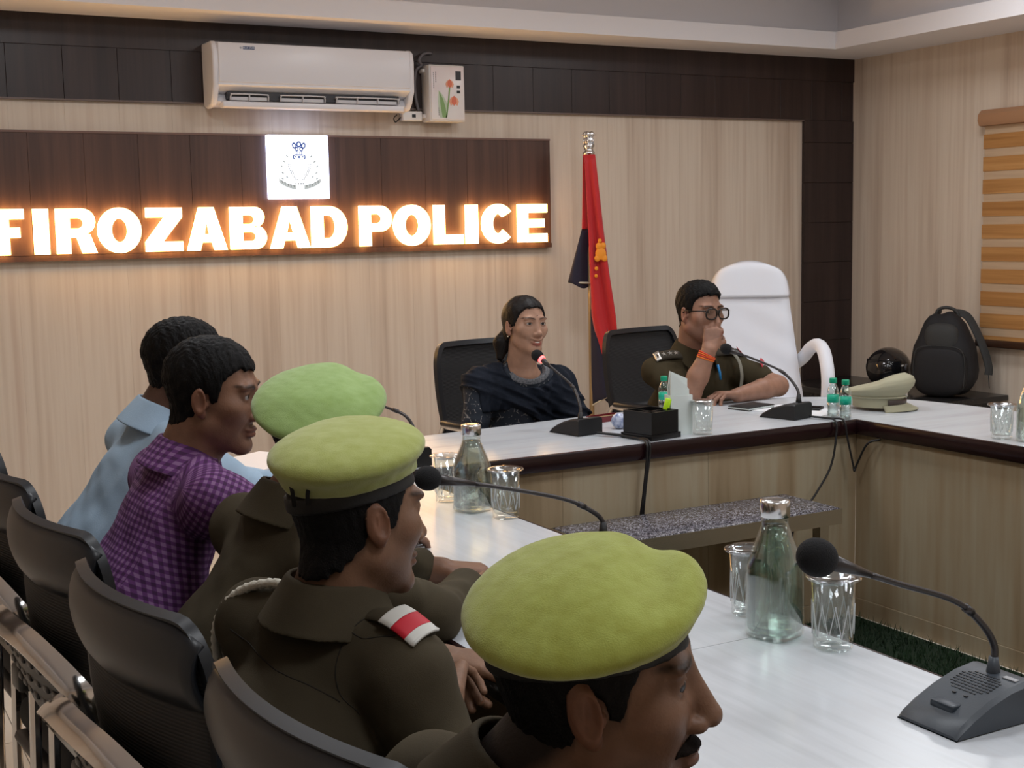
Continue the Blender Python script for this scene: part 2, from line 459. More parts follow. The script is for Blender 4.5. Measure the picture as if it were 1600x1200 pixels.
M_LET = mat('letter_acrylic', (1.0, 0.85, 0.6), 0.4, emit=(1.0, 0.56, 0.19), estr=14.0)
LH = 0.208
def ring(cx, cy, rx, ry, n=28, rev=False):
    L = [(cx+rx*math.cos(2*math.pi*k/n), cy+ry*math.sin(2*math.pi*k/n)) for k in range(n)]
    return L
def letter(ch, w):
    H = LH; t = 0.062; b = 0.046
    if ch == 'I': return [[(0, 0), (w, 0), (w, H), (0, H)]]
    if ch == 'F': return [[(0, 0), (t, 0), (t, 0.078), (w*0.85, 0.078), (w*0.85, 0.078+b), (t, 0.078+b), (t, H-b), (w, H-b), (w, H), (0, H)]]
    if ch == 'E': return [[(0, 0), (w, 0), (w, b), (t, b), (t, 0.081), (w*0.9, 0.081), (w*0.9, 0.081+b), (t, 0.081+b), (t, H-b), (w, H-b), (w, H), (0, H)]]
    if ch == 'L': return [[(0, 0), (w, 0), (w, b+0.004), (t, b+0.004), (t, H), (0, H)]]
    if ch == 'Z': return [[(0, 0), (w, 0), (w, b), (0.082, b), (w, H-b), (w, H), (0.006, H), (0.006, H-b), (w-0.085, H-b), (0, b)]]
    if ch == 'A': return [[(0, 0), (0.062, 0), (0.073, 0.038), (w-0.073, 0.038), (w-0.062, 0), (w, 0), (w/2+0.036, H), (w/2-0.036, H)],
                          [(0.085, 0.078), (w-0.085, 0.078), (w/2, 0.152)]]
    if ch == 'O': return [ring(w/2, H/2, w/2, H/2+0.003), ring(w/2, H/2, w/2-0.064, H/2-0.048)]
    if ch == 'C':
        out = [(w/2+w/2*math.cos(math.radians(a)), H/2+(H/2+0.003)*math.sin(math.radians(a))) for a in range(38, 323, 9)]
        inn = [(w/2+(w/2-0.064)*math.cos(math.radians(a)), H/2+(H/2-0.05)*math.sin(math.radians(a))) for a in range(322, 37, -9)]
        return [out+inn]
    if ch == 'D':
        r = H/2
        out = [(0, 0)]+[(w-r*0.95+r*0.95*math.cos(math.radians(a)), r+r*math.sin(math.radians(a))) for a in range(-90, 91, 9)]+[(0, H)]
        ri = r-b
        inn = [(t, b)]+[(w-r*0.95+(r*0.95-t)*math.cos(math.radians(a)), r+ri*math.sin(math.radians(a))) for a in range(-90, 91, 9)]+[(t, H-b)]
        return [out, inn]
    if ch in 'PRB':
        def lobe(y0, y1, x1, ins):
            r = (y1-y0)/2
            return [(x1-r+r*math.cos(math.radians(a)), y0+r+r*math.sin(math.radians(a))) for a in range(-90, 91, 12)]
        if ch == 'B':
            out = [(0, 0)]+lobe(0, 0.116, w, 0)+lobe(0.108, H, w-0.010, 0)+[(0, H)]
            return [out, [(t, 0.040)]+lobe(0.040, 0.084, w-0.052, 0)+[(t, 0.084)], [(t, 0.124)]+lobe(0.124, 0.168, w-0.060, 0)+[(t, 0.168)]]
        y0 = 0.074
        hole = [(t, y0+0.044)]+lobe(y0+0.044, H-0.044, w-0.056, 0)+[(t, H-0.044)]
        if ch == 'P': return [[(0, 0), (t, 0), (t, y0)]+lobe(y0, H, w, 0)+[(0, H)], hole]
        return [[(0, 0), (t, 0), (t, y0), (w-0.090, y0), (w-0.066, 0), (w, 0), (w-0.030, 0.088)]+lobe(0.088, H, w-0.004, 0)[1:]+[(0, H)], [(t, y0+0.042)]+lobe(y0+0.042, H-0.044, w-0.058, 0)+[(t, H-0.044)]]
LET = [('F', 0.825, 0.953), ('I', 0.993, 1.060), ('R', 1.092, 1.273), ('O', 1.279, 1.481), ('Z', 1.500, 1.677), ('A', 1.699, 1.896), ('B', 1.915, 2.098), ('A', 2.118, 2.326),
       ('D', 2.337, 2.528), ('P', 2.598, 2.778), ('O', 2.789, 3.000), ('L', 3.023, 3.194), ('I', 3.213, 3.283), ('C', 3.310, 3.509), ('E', 3.533, 3.716)]
for ch, a, b in LET:
    me = curve_mesh(letter(ch, b-a), 0.011, 'letter'); me.materials.append(M_LET)
    o = obj('letter', me, None, sg); o.rotation_euler = (math.pi/2, 0, 0); o.location = (a-0.79, -0.066, 1.424-1.391)
# crest light box
eb = thing('crest_lightbox', 'glowing white square light box with a blue and grey crest', 'light box', (2.279, YW-0.036, 1.828))
EW = 0.158
M_EB = mat('lightbox_face', (0.95, 0.97, 1), 0.4, emit=(0.86, 0.91, 1.0), estr=2.2)
obj('box_body', MB().rbox((-EW, -0.045, -EW), (EW, 0.0, EW), 0.004), mat('lightbox_side', (0.9, 0.93, 1), 0.4, emit=(0.55, 0.66, 1.0), estr=4.5), eb)
obj('box_face', MB().box((-EW+0.004, -0.0475, -EW+0.004), (EW-0.004, -0.0452, EW-0.004)), M_EB, eb)
M_EBL = mat('crest_blue', (0.07, 0.14, 0.48), 0.5, emit=(0.16, 0.28, 0.8), estr=0.12)
M_EGR = mat('crest_grey', (0.2, 0.24, 0.26), 0.5)
M_EPL = mat('crest_pale', (0.6, 0.66, 0.68), 0.5, emit=(0.7, 0.8, 0.82), estr=0.25)
def flat(loops, m, parent, name, z=0.0, loc=(0, -0.0476, 0), d=0.0006):
    me = curve_mesh(loops, d, name); me.materials.append(m); o = obj(name, me, None, parent); o.rotation_euler = (math.pi/2, 0, 0); o.location = loc; return o
def ell2(cx, cy, rx, ry, n=14, rot=0):
    c, s = math.cos(rot), math.sin(rot)
    return [(cx+rx*math.cos(2*math.pi*k/n)*c-ry*math.sin(2*math.pi*k/n)*s, cy+rx*math.cos(2*math.pi*k/n)*s+ry*math.sin(2*math.pi*k/n)*c) for k in range(n)]
# lions: three heads with manes, bodies, abacus
lions = [ell2(0, 0.112, 0.014, 0.016), ell2(-0.024, 0.105, 0.012, 0.017, rot=0.3), ell2(0.024, 0.105, 0.012, 0.017, rot=-0.3),
         ell2(-0.012, 0.088, 0.010, 0.012), ell2(0.012, 0.088, 0.010, 0.012)]
for L in lions: flat([L, [(a*0.45+sum(p[0] for p in L)/len(L)*0.55, b*0.45+sum(p[1] for p in L)/len(L)*0.55) for a, b in L]], M_EBL, eb, 'lion_mark')
for xx in (-0.014, -0.005, 0.005, 0.014): flat([[(xx-0.002, 0.062), (xx+0.002, 0.062), (xx+0.002, 0.078), (xx-0.002, 0.078)]], M_EBL, eb, 'leg_mark')
flat([rrect(-0.034, 0.036, 0.034, 0.062, 0.012), rrect(-0.027, 0.042, 0.027, 0.056, 0.006)], M_EBL, eb, 'abacus_mark')
flat([ell2(0, 0.049, 0.008, 0.006)], M_EBL, eb, 'wheel_mark')
for xx in (-0.018, 0.018): flat([ell2(xx, 0.05, 0.006, 0.004)], M_EBL, eb, 'abacus_animal_mark')
for s in (-1, 1):
    for k in range(8):
        tt = k/7; px = s*(0.055-0.037*tt**1.6); pz = 0.012-0.072*tt
        flat([ell2(px+s*0.004, pz, 0.0055, 0.0024, 8, rot=s*0.9)], M_EGR, eb, 'wreath_leaf')
        flat([ell2(px-s*0.005, pz-0.002, 0.005, 0.0022, 8, rot=-s*0.4)], M_EGR, eb, 'wreath_leaf')
    for (xx, zz2) in ((0.062, 0.052), (0.080, 0.026), (0.092, 0.002), (0.088, -0.03), (0.09, -0.058), (0.066, -0.05)):
        flat([ell2(s*xx, zz2, 0.008, 0.0045, 8, rot=s*0.5), ], M_EPL, eb, 'scroll_mark')
        flat([ell2(s*(xx+0.004), zz2+0.002, 0.004, 0.002, 6, rot=-s*0.7)], M_EGR, eb, 'scroll_mark')
    rib = [(s*(0.02+0.09*k/8), -0.100+0.034*(k/8)**2) for k in range(9)]
    flat([[(x_, z_+0.011) for x_, z_ in rib]+[(x_, z_-0.011) for x_, z_ in rib[::-1]]], M_EPL, eb, 'ribbon')
    for k in range(5):
        xx = s*(0.034+0.015*k); zz2 = -0.098+0.034*((abs(xx)-0.02)/0.09)**2
        flat([[(xx-0.005, zz2+0.004), (xx+0.006, zz2+0.005), (xx+0.006, zz2+0.0065), (xx-0.005, zz2+0.0055)]], M_EGR, eb, 'ribbon_lettering', loc=(0, -0.0484, 0))
        flat([[(xx, zz2-0.005), (xx+0.002, zz2-0.005), (xx+0.002, zz2+0.005), (xx, zz2+0.005)], ], M_EGR, eb, 'ribbon_lettering', loc=(0, -0.0484, 0))
for k in range(4):
    xx = -0.022+0.013*k
    flat([ell2(xx, -0.083, 0.004, 0.005, 7)], M_EGR, eb, 'ribbon_lettering')
# ------------------------------------------------------------------ air conditioner
ac = thing('air_conditioner', 'white split air conditioner mounted on the dark band', 'air conditioner', (1.822, YW-0.028, 2.112))
M_AC = mat('ac_plastic', (0.74, 0.73, 0.76), 0.32); M_ACI = mat('ac_dark', (0.03, 0.03, 0.035), 0.5); M_ACV = mat('ac_vane', (0.55, 0.54, 0.56), 0.4)
AW = 1.045; D = 0.185
sec = [(0, 0.015), (-0.03, 0.0), (-0.115, 0.012), (-0.125, 0.022), (-0.10, 0.060), (-0.155, 0.072), (-D, 0.095), (-D, 0.245), (-D+0.012, 0.285), (-D+0.035, 0.298), (0, 0.30)]
body = MB().prism_axis([(z_, y_) for y_, z_ in sec], 0.022, AW-0.022, 0)
# prism_axis on axis 0 uses (u,v)->(a,u,v): u is y, v is z
body = MB().prism_axis([(y_, z_) for y_, z_ in sec], 0.024, AW-0.024, 0)
obj('body', body, M_AC, ac, smooth_angle=35)
cap_sec = [(0, 0.005), (-0.04, -0.008), (-0.12, 0.0), (-0.15, 0.03), (-D+0.002, 0.09), (-D-0.002, 0.24), (-D+0.01, 0.285), (-D+0.034, 0.301), (0, 0.303)]
for a, b in ((0, 0.03), (AW-0.03, AW)):
    mb = MB().prism_axis(cap_sec, a, b, 0)
    o = obj('side_cap', mb, M_AC, ac, smooth_angle=35)
    md = o.modifiers.new('bev', 'BEVEL'); md.width = 0.010; md.segments = 3; md.limit_method = 'ANGLE'
obj('front_panel', MB().rbox((0.027, -D-0.006, 0.105), (AW-0.027, -D+0.004, 0.292), 0.005), M_AC, ac)
obj('outlet', MB().box((0.075, -0.150, 0.030), (AW-0.075, -0.105, 0.066)), M_ACI, ac)
obj('outlet_lip', MB().rbox((0.05, -0.158, -0.008), (AW-0.05, -0.09, 0.022), 0.007), M_AC, ac)
for a, b in ((0.085, 0.275), (0.335, 0.565), (0.625, 0.96)):
    pth = catmull([(a, -0.158, 0.024), (a+0.003, -0.166, 0.048), (a+0.02, -0.166, 0.054), (b-0.02, -0.166, 0.054), (b-0.003, -0.166, 0.048), (b, -0.158, 0.024)], 4)
    v = obj('vane', MB().tube(pth, 0.0035, 6), M_ACV, ac)
    nb = 2 if b-a < 0.25 else 3
    for q in range(1, nb):
        xx = a+(b-a)*q/nb
        obj('vane_fin', MB().box((xx-0.002, -0.167, 0.024), (xx+0.002, -0.145, 0.053)), M_ACV, v)
    obj('vane_blade', MB().box((a+0.006, -0.156, 0.026), (b-0.006, -0.152, 0.042)), M_ACV, v)
bd = obj('badge', MB().box((0.148, -D-0.0075, 0.262), (0.205, -D-0.0055, 0.276)), mat('badge_blue', (0.04, 0.06, 0.16), 0.4), ac)
me = text_mesh('BLUE STAR', 0.0115, 0.0003, 'badge_lettering'); me.materials.append(mat('badge_text', (0.75, 0.8, 0.85), 0.5)); o = obj('badge_lettering', me, None, bd); o.rotation_euler = (math.pi/2, 0, 0); o.location = (0.1765, -D-0.0077, 0.269)
for k in range(3):
    an = k*math.pi/3; dx, dz = 0.007*math.cos(an), 0.007*math.sin(an)
    obj('badge_star', MB().tube([(0.137-dx, -D-0.0066, 0.269-dz), (0.137+dx, -D-0.0066, 0.269+dz)], 0.0008, 5), mat('badge_grey', (0.3, 0.34, 0.42), 0.5), ac)
obj('status_mark', MB().box((AW-0.085, -D-0.0068, 0.250), (AW-0.058, -D-0.0058, 0.256)), mat('badge_text', (0.75, 0.8, 0.85), 0.5), ac)
# ------------------------------------------------------------------ voltage stabiliser with tulip print
st = thing('voltage_stabiliser', 'white wall box with an orange tulip print beside the air conditioner', 'stabiliser', (2.992, YW-0.02, 2.066))
SW, SHT, SD = 0.205, 0.292, 0.10
obj('case', MB().rbox((0, -SD, 0), (SW, 0, SHT), 0.006), mat('stab_case', (0.66, 0.64, 0.62), 0.35), st)
obj('front_plate', MB().rbox((0.008, -SD-0.006, 0.010), (SW-0.004, -SD+0.001, SHT-0.008), 0.003), mat('stab_plate', (0.80, 0.77, 0.75), 0.25, col2=(0.72, 0.62, 0.62), vscale=5), st)
M_COR = mat('tulip_coral', (0.70, 0.17, 0.09), 0.4); M_COR2 = mat('tulip_pale', (0.80, 0.36, 0.22), 0.4); M_GRN = mat('tulip_leaf', (0.22, 0.36, 0.13), 0.4); M_GRN2 = mat('tulip_leaf_pale', (0.5, 0.58, 0.42), 0.4); M_BLK = mat('print_black', (0.015, 0.015, 0.018), 0.35)
fy = -SD-0.0064
def sflat(L, m, nm, dy=0.0): flat([L], m, st, nm, loc=(0, fy-dy, 0), d=0.0004)
sflat([(0.055, 0.02), (0.085, 0.02), (0.10, 0.09), (0.075, 0.135), (0.05, 0.16), (0.045, 0.10)], M_GRN2, 'leaf_print')
sflat([(0.07, 0.02), (0.095, 0.02), (0.088, 0.07), (0.075, 0.115), (0.052, 0.155), (0.06, 0.08)], M_GRN, 'leaf_print', 0.0009)
sflat([(0.088, 0.02), (0.096, 0.02), (0.112, 0.12), (0.118, 0.175), (0.110, 0.175), (0.104, 0.12)], M_GRN, 'stem_print', 0.0009)
for cx, cz, sc_ in ((0.115, 0.185, 0.95), (0.138, 0.095, 1.1)):
    for dx, rt, m_ in ((-0.014, 0.35, M_COR2), (0.014, -0.35, M_COR2), (0, 0, M_COR)):
        w_, h_ = 0.015*sc_, 0.036*sc_
        L = [(0, -0.012*sc_), (w_*0.9, 0.004*sc_), (w_*0.8, h_*0.6), (0, h_), (-w_*0.8, h_*0.6), (-w_*0.9, 0.004*sc_)]
        c_, s_ = math.cos(rt), math.sin(rt)
        sflat([(cx+dx*sc_+a*c_+b*s_, cz-a*s_*(1)+b*c_) for a, b in L], m_, 'petal_print', 0.0012 if dx else 0.002)
sflat([(0.150, 0.215), (0.182, 0.215), (0.182, 0.262), (0.150, 0.262)], M_BLK, 'display')
sflat([(0.156, 0.172), (0.176, 0.172), (0.176, 0.188), (0.156, 0.188)], M_BLK, 'indicator')
sflat([(0.156, 0.147), (0.176, 0.147), (0.176, 0.162), (0.156, 0.162)], M_BLK, 'indicator')
for k in range(9): sflat([(0.021, 0.17+k*0.0095), (0.024, 0.17+k*0.0095), (0.024, 0.176+k*0.0095), (0.021, 0.176+k*0.0095)], M_BLK, 'print_line')
for k in range(5): sflat([(0.034, 0.20+k*0.0115), (0.0365, 0.20+k*0.0115), (0.0365, 0.209+k*0.0115), (0.034, 0.209+k*0.0115)], M_BLK, 'print_line')
for k in range(4): sflat([(0.048, 0.03+k*0.011), (0.0505, 0.03+k*0.011), (0.0505, 0.039+k*0.011), (0.048, 0.039+k*0.011)], M_BLK, 'print_line')
for zz2 in (0.02, 0.255): obj('mount_clip', MB().rbox((-0.014, -0.05, zz2), (0.004, 0, zz2+0.02), 0.003), mat('stab_case', (0.66, 0.64, 0.62)), st)
cb = obj('stabiliser_cable', MB().tube(catmull([(2.985, YW-0.05, 2.36), (2.965, YW-0.06, 2.385), (3.00, YW-0.05, 2.42), (3.05, YW-0.04, 2.425)], 6), 0.008, 8).tube(catmull([(2.985, YW-0.05, 2.36), (2.955, YW-0.04, 2.33), (2.945, YW-0.04, 2.24), (2.955, YW-0.04, 2.16), (2.965, YW-0.04, 2.125)], 6), 0.008, 8), mat('grey_cable', (0.13, 0.12, 0.13), 0.5))
tag(cb, 'grey cable looping over the tulip-printed wall box', 'cable')
sw = thing('switch_box', 'small white surface switch box below the air conditioner corner', 'switch', (2.868, YW-0.002, 2.072))
obj('box', MB().rbox((0, -0.05, 0), (0.112, 0, 0.05), 0.005), mat('switch_white', (0.82, 0.80, 0.78), 0.35), sw)
obj('rocker', MB().box((0.052, -0.053, 0.017), (0.072, -0.0495, 0.034)), M_BLK, sw)
sc_ = obj('switch_cable', MB().tube(catmull([(2.864, YW-0.03, 2.09), (2.835, YW-0.03, 2.065), (2.825, YW-0.03, 2.085), (2.83, YW-0.06, 2.10)], 6), 0.003, 6), mat('black_cable', (0.012, 0.012, 0.013), 0.45))
tag(sc_, 'thin black wire from the switch box up to the air conditioner', 'cable')
# ------------------------------------------------------------------ U-shaped conference table
T = 0.76; TB = 0.055
XI, XO, YI, XR = 1.603, 0.99, 3.677, 3.469
YN = 0.35
M_TOP = wood('white_laminate_top', [(0.3, (0.48, 0.50, 0.53)), (0.5, (0.57, 0.60, 0.635)), (0.7, (0.53, 0.535, 0.555))], rough=0.25, scale=5, stretch=(0.16, 2.0, 1), spec=0.5)
M_TOPL = wood('white_laminate_top_side', [(0.3, (0.48, 0.50, 0.53)), (0.5, (0.57, 0.60, 0.635)), (0.7, (0.53, 0.535, 0.555))], rough=0.25, scale=5, stretch=(2.0, 0.16, 1), spec=0.5)
M_EDGE = mat('maroon_edge', (0.020, 0.007, 0.008), 0.22, var=0.3, vscale=20)
M_FRONT = wood('counter_front', [(0.28, (0.22, 0.155, 0.085)), (0.45, (0.33, 0.25, 0.155)), (0.6, (0.38, 0.32, 0.22)), (0.75, (0.28, 0.20, 0.12))], rough=0.4, scale=6, stretch=(1, 1, 0.07), fig=0.6)
tbl = thing('conference_table', 'large U-shaped conference table with white top and maroon edge', 'table', (2.5, 2.5, 0))
TO = Vector((2.5, 2.5, 0))
def sub(poly): return [(x-TO.x, y-TO.y) for x, y in poly]
outer = [(XO, 4.17), (1.3, 4.24), (1.7, 4.285), (2.1, 4.315), (2.6, 4.37), (3.1, 4.41), (3.5, 4.40)]+[(3.74, 4.33), (3.92, 4.21), (4.02, 4.08), (4.075, 3.93), (4.105, 3.75), (4.125, 3.5)]
xr_o = 4.125
g = 0.0007
def piece(poly, m, nm='table_top'):
    obj(nm, MB().prism(sub(poly), T-0.018, T), m, tbl)
SEAM = 1.812
piece([(XO+0.012, YN), (XI-0.012, YN), (XI-0.012, SEAM-g), (XO+0.012, SEAM-g)], M_TOPL)
piece([(XO+0.012, SEAM+g), (XI-0.012, SEAM+g), (XI-0.012, YI+0.012), (XO+0.012, YI+0.012-g)], M_TOPL)
ins = [(x_, y_-0.012) for x_, y_ in outer[:7]]+[(x_-0.010, y_-0.008) for x_, y_ in outer[7:]]
ins[0] = (XO+0.012, ins[0][1])
piece([(XO+0.012, YI+0.012+g), (XR+0.012-g, YI+0.012+g)]+[(XR+0.012, 4.39)]+ins[:7][::-1][0:], M_TOP)
piece([(XR+0.012+g, YI+0.012), (XR+0.012+g, YI-0.6+g), (xr_o-0.012, YI-0.6+g)]+ins[7:][::-1]+[(XR+0.012+g, 4.39)], M_TOP)
piece([(XR+0.012+g, YN), (xr_o-0.012, YN), (xr_o-0.012, YI-0.6-g), (XR+0.012+g, YI-0.6-g)], M_TOPL)
# maroon edge band, rounded nose, swept round the whole outline
outline = [(XO, YN), (XI, YN), (XI, YI), (XR, YI), (XR, YN), (xr_o, YN)]+outer[::-1]
def offset_loop(L, d):
    n = len(L); out = []
    for i in range(n):
        a, b, c = Vector(L[i-1]), Vector(L[i]), Vector(L[(i+1) % n])
        e1 = (b-a).normalized(); e2 = (c-b).normalized()
        n1 = Vector((-e1.y, e1.x)); n2 = Vector((-e2.y, e2.x)); m_ = (n1+n2)
        m_ = m_/max(0.3, m_.dot(n1)) if m_.length > 1e-6 else n1
        out.append((b.x+m_.x*d, b.y+m_.y*d))
    return out
band = MB(); secs = [(0.012, T+0.0005), (0.004, T-0.001), (0.0, T-0.012), (0.0, T-TB+0.012), (0.005, T-TB), (0.030, T-TB), (0.030, T-0.019), (0.012, T-0.019)]
loops = [(offset_loop(outline, d), z_) for d, z_ in secs]
n = len(outline); vs = []; fs = []
for L, z_ in loops: vs += [(x_-TO.x, y_-TO.y, z_) for x_, y_ in L]
for k in range(len(secs)):
    for i in range(n):
        a, b = k*n+i, k*n+(i+1) % n; c, d = ((k+1) % len(secs))*n+(i+1) % n, ((k+1) % len(secs))*n+i
        fs.append((a, d, c, b))
band.add(vs, fs); obj('edge_band', band, M_EDGE, tbl, smooth_angle=30)
obj('under_board', MB().prism(sub(offset_loop(outline, 0.031)), T-0.045, T-0.019), mat('underside', (0.05, 0.035, 0.03), 0.7), tbl)
# fronts on the inner side of the U
def front(lo, hi, nm='front_panel'):
    obj(nm, MB().box((lo[0]-TO.x, lo[1]-TO.y, lo[2]), (hi[0]-TO.x, hi[1]-TO.y, hi[2])), M_FRONT, tbl)
fi = 0.028
xs = [XI-fi, 2.2, 2.8, XR+fi]
for a, b in zip(xs[:-1], xs[1:]): front((a+0.0006, YI+fi, 0.07), (b-0.0006, YI+fi+0.018, T-TB+0.004))
front((XI-fi, YI+fi-0.006, 0.0), (XR+fi, YI+fi+0.014, 0.068), 'kick_board')
ys = [YN, 1.15, 1.95, 2.75, YI+fi]
for a, b in zip(ys[:-1], ys[1:]):
    front((XR+fi, a+0.0006, 0.07), (XR+fi+0.018, b-0.0006, T-TB+0.004)); front((XI-fi-0.018, a+0.0006, 0.07), (XI-fi, b-0.0006, T-TB+0.004))
front((XR+fi-0.006, YN, 0), (XR+fi+0.014, YI+fi-0.007, 0.068), 'kick_board'); front((XI-fi-0.014, YN, 0), (XI-fi+0.006, YI+fi-0.007, 0.068), 'kick_board')
for yy in (0.5, 1.5, 2.5, 3.45):
    front((XO+0.12, yy-0.009, 0), (XI-fi-0.02, yy+0.009, T-0.046), 'end_board'); front((XR+fi+0.02, yy-0.009, 0), (xr_o-0.12, yy+0.009, T-0.046), 'end_board')
for xx in (1.9, 2.95): front((xx-0.009, YI+fi+0.02, 0), (xx+0.009, 4.18, T-0.046), 'end_board')
# green artificial turf inside the U
turf_b = obj('turf_mat', MB().box((XI+0.02, 0.35, 0.0005), (XR-0.0, YI+0.015, 0.006)), mat('turf_base', (0.006, 0.018, 0.006), 0.9))
turf_b['kind'] = 'stuff'; tag(turf_b, 'dark green artificial turf mat inside the U of tables', 'turf mat')
rng = np.random.default_rng(3)
N = 42000
bx = rng.uniform(XI+0.03, XR-0.01, N); by_ = rng.uniform(0.9, YI+0.005, N); h_ = rng.uniform(0.018, 0.042, N); an = rng.uniform(0, 6.28, N); lx = rng.normal(0, 0.010, N); ly = rng.normal(0, 0.010, N)
w_ = 0.0022
V = np.stack([np.stack([bx-w_*np.cos(an), by_-w_*np.sin(an), np.full(N, 0.004)], 1), np.stack([bx+w_*np.cos(an), by_+w_*np.sin(an), np.full(N, 0.004)], 1), np.stack([bx+lx, by_+ly, h_], 1)], 1).reshape(-1, 3)
V[:, 0] = np.clip(V[:, 0], XI+0.022, XR-0.002); V[:, 1] = np.minimum(V[:, 1], YI+0.018)
me = bpy.data.meshes.new('turf_blades'); me.from_pydata(V.tolist(), [], np.arange(3*N).reshape(-1, 3).tolist()); me.update()
o = obj('turf_blades', me, mat('turf_green', (0.010, 0.040, 0.010), 0.7, var=0.5, vscale=4), turf_b); o['kind'] = 'stuff'
# ------------------------------------------------------------------ low steel bench with granite top
bn = thing('granite_bench', 'low steel-framed bench with speckled granite top inside the U', 'bench', (2.60, 3.487, 0))
M_GRAN = bpy.data.materials.new('granite'); M_GRAN.use_nodes = True
nt = M_GRAN.node_tree; b_ = nt.nodes['Principled BSDF']; b_.inputs['Roughness'].default_value = 0.22
tc = _n(nt, 'ShaderNodeTexCoord'); vo = _n(nt, 'ShaderNodeTexNoise'); vo.inputs['Scale'].default_value = 85; vo.inputs['Detail'].default_value = 6; vo.inputs['Distortion'].default_value = 2.2
nt.links.new(tc.outputs['Object'], vo.inputs['Vector']); cr = _n(nt, 'ShaderNodeValToRGB')
for el, (p_, c_) in zip([cr.color_ramp.elements[0], cr.color_ramp.elements[1], cr.color_ramp.elements.new(0.55)], [(0.47, (0.022, 0.018, 0.024)), (0.60, (0.05, 0.045, 0.055)), (0.535, (0.17, 0.16, 0.19))]):
    el.position = p_; el.color = (*c_, 1)
nt.links.new(vo.outputs['Fac'], cr.inputs['Fac']); nt.links.new(cr.outputs['Color'], b_.inputs['Base Color'])
M_STEEL = mat('brushed_steel', (0.66, 0.64, 0.60), 0.27, metal=1.0, bump=0.05, bscale=200)
BW, BDp = 0.49, 0.15
obj('granite_top', MB().rbox((-BW+0.006, -BDp+0.006, 0.505), (BW-0.006, BDp-0.006, 0.53), 0.003), M_GRAN, bn)
fr = MB().box((-BW, -BDp, 0.475), (BW, -BDp+0.005, 0.527)).box((-BW, BDp-0.005, 0.475), (BW, BDp, 0.527)).box((-BW, -BDp+0.005, 0.475), (-BW+0.005, BDp-0.005, 0.527)).box((BW-0.005, -BDp+0.005, 0.475), (BW, BDp-0.005, 0.527)).box((-BW+0.005, -BDp+0.005, 0.475), (BW-0.005, BDp-0.005, 0.480))
obj('frame', fr, M_STEEL, bn)
for sx in (-1, 1):
    for sy in (-1, 1):
        obj('leg', MB().box((sx*(BW-0.075)-0.019, sy*(BDp-0.024)-0.019, 0.02), (sx*(BW-0.075)+0.019, sy*(BDp-0.024)+0.019, 0.475)), M_STEEL, bn)
# ------------------------------------------------------------------ low black console by the right wall
M_GBLK = mat('black_granite', (0.02, 0.019, 0.019), 0.25, var=0.4, vscale=60)
lg = thing('console_table', 'low black console table along the right wall under the blind', 'console', (5.70, 5.80, 0))
obj('console_top', MB().rbox((-0.32, -0.645, 0.475), (0.312, 0.62, 0.507), 0.004), M_GBLK, lg)
obj('console_apron', MB().box((-0.27, -0.60, 0.39), (0.30, 0.60, 0.475)), M_GBLK, lg)
for sx, sy in ((-0.25, -0.57), (-0.25, 0.57), (0.27, -0.57), (0.27, 0.57)):
    obj('leg', MB().box((sx-0.025, sy-0.025, 0), (sx+0.025, sy+0.025, 0.39)), M_GBLK, lg)
# helmet
M_HEL = mat('helmet_black', (0.008, 0.008, 0.010), 0.10, coat=0.6)
hl = thing('motorcycle_helmet', 'glossy black motorcycle helmet lying on the console', 'helmet', (5.70, 5.775, 0.507), math.radians(205))
def helm(u, v):
    th = math.pi*v; a = 2*math.pi*u
    return (0.128*math.sin(th)*math.cos(a), 0.118*math.sin(th)*math.sin(a), 0.125-0.122*math.cos(th))
hb = MB().ball((0, 0, 0.125), (0.145, 0.128, 0.124), 28, 18)
obj('shell', hb, M_HEL, hl)
obj('visor', MB().grid(lambda u, v: (0.140*math.cos((u-0.5)*2.2)*math.cos((v-0.5)*0.8), 0.124*math.sin((u-0.5)*2.2), 0.135+0.125*math.sin((v-0.5)*0.8)), 14, 6, 0.003), mat('visor_smoke', (0.01, 0.01, 0.012), 0.04), hl)
for s in (-1, 1):
    pv = obj('visor_pivot', MB().xf(Matrix.Identity(4)).lathe([(0.024, 0), (0.024, 0.006), (0.018, 0.010)], 18).xf(Matrix.Translation((0.03, s*0.113, 0.135)) @ Matrix.Rotation(-s*math.pi/2, 4, 'X')), mat('pivot_grey', (0.12, 0.12, 0.13), 0.3), hl)
obj('brand_mark', MB().rbox((0.055, 0.108, 0.145), (0.085, 0.116, 0.155), 0.002), mat('mark_white', (0.7, 0.7, 0.7), 0.4), hl)
obj('rim_trim', MB().tube([(0.10*math.cos(a), 0.088*math.sin(a), 0.028) for a in np.linspace(0, 6.283, 25)], 0.008, 6), mat('rubber', (0.02, 0.02, 0.02), 0.7), hl)
# backpack
M_PK = mat('backpack_black', (0.010, 0.010, 0.012), 0.75, bump=0.3, bscale=250); M_PK2 = mat('backpack_grey', (0.035, 0.036, 0.036), 0.75, bump=0.3, bscale=250)
bp = thing('backpack', 'black fabric backpack slumped upright on the console beside the helmet', 'backpack', (5.72, 5.36, 0.509), math.radians(-60))
def lump(c, r, p=2.6, seg=28, rings=18, warp=None):
    mb = MB().ball((0, 0, 0), 1.0, seg, rings)
    out = []
    for v in mb.v:
        m_ = (abs(v[0])**p+abs(v[1])**p+abs(v[2])**p)**(1/p)
        w = [v[i]/m_*r[i] for i in range(3)]
        if warp: w = warp(*w)
        out.append((w[0]+c[0], w[1]+c[1], w[2]+c[2]))
    mb.v = out; return mb
wf = lambda x_, y_, z_: (x_*(1-0.34*max(0, z_+0.05)/0.25)*(1+0.03*math.sin(z_*40)), y_*(1-0.40*max(0, z_)/0.25)+0.02*max(0, z_), z_+0.008*math.sin(x_*35))
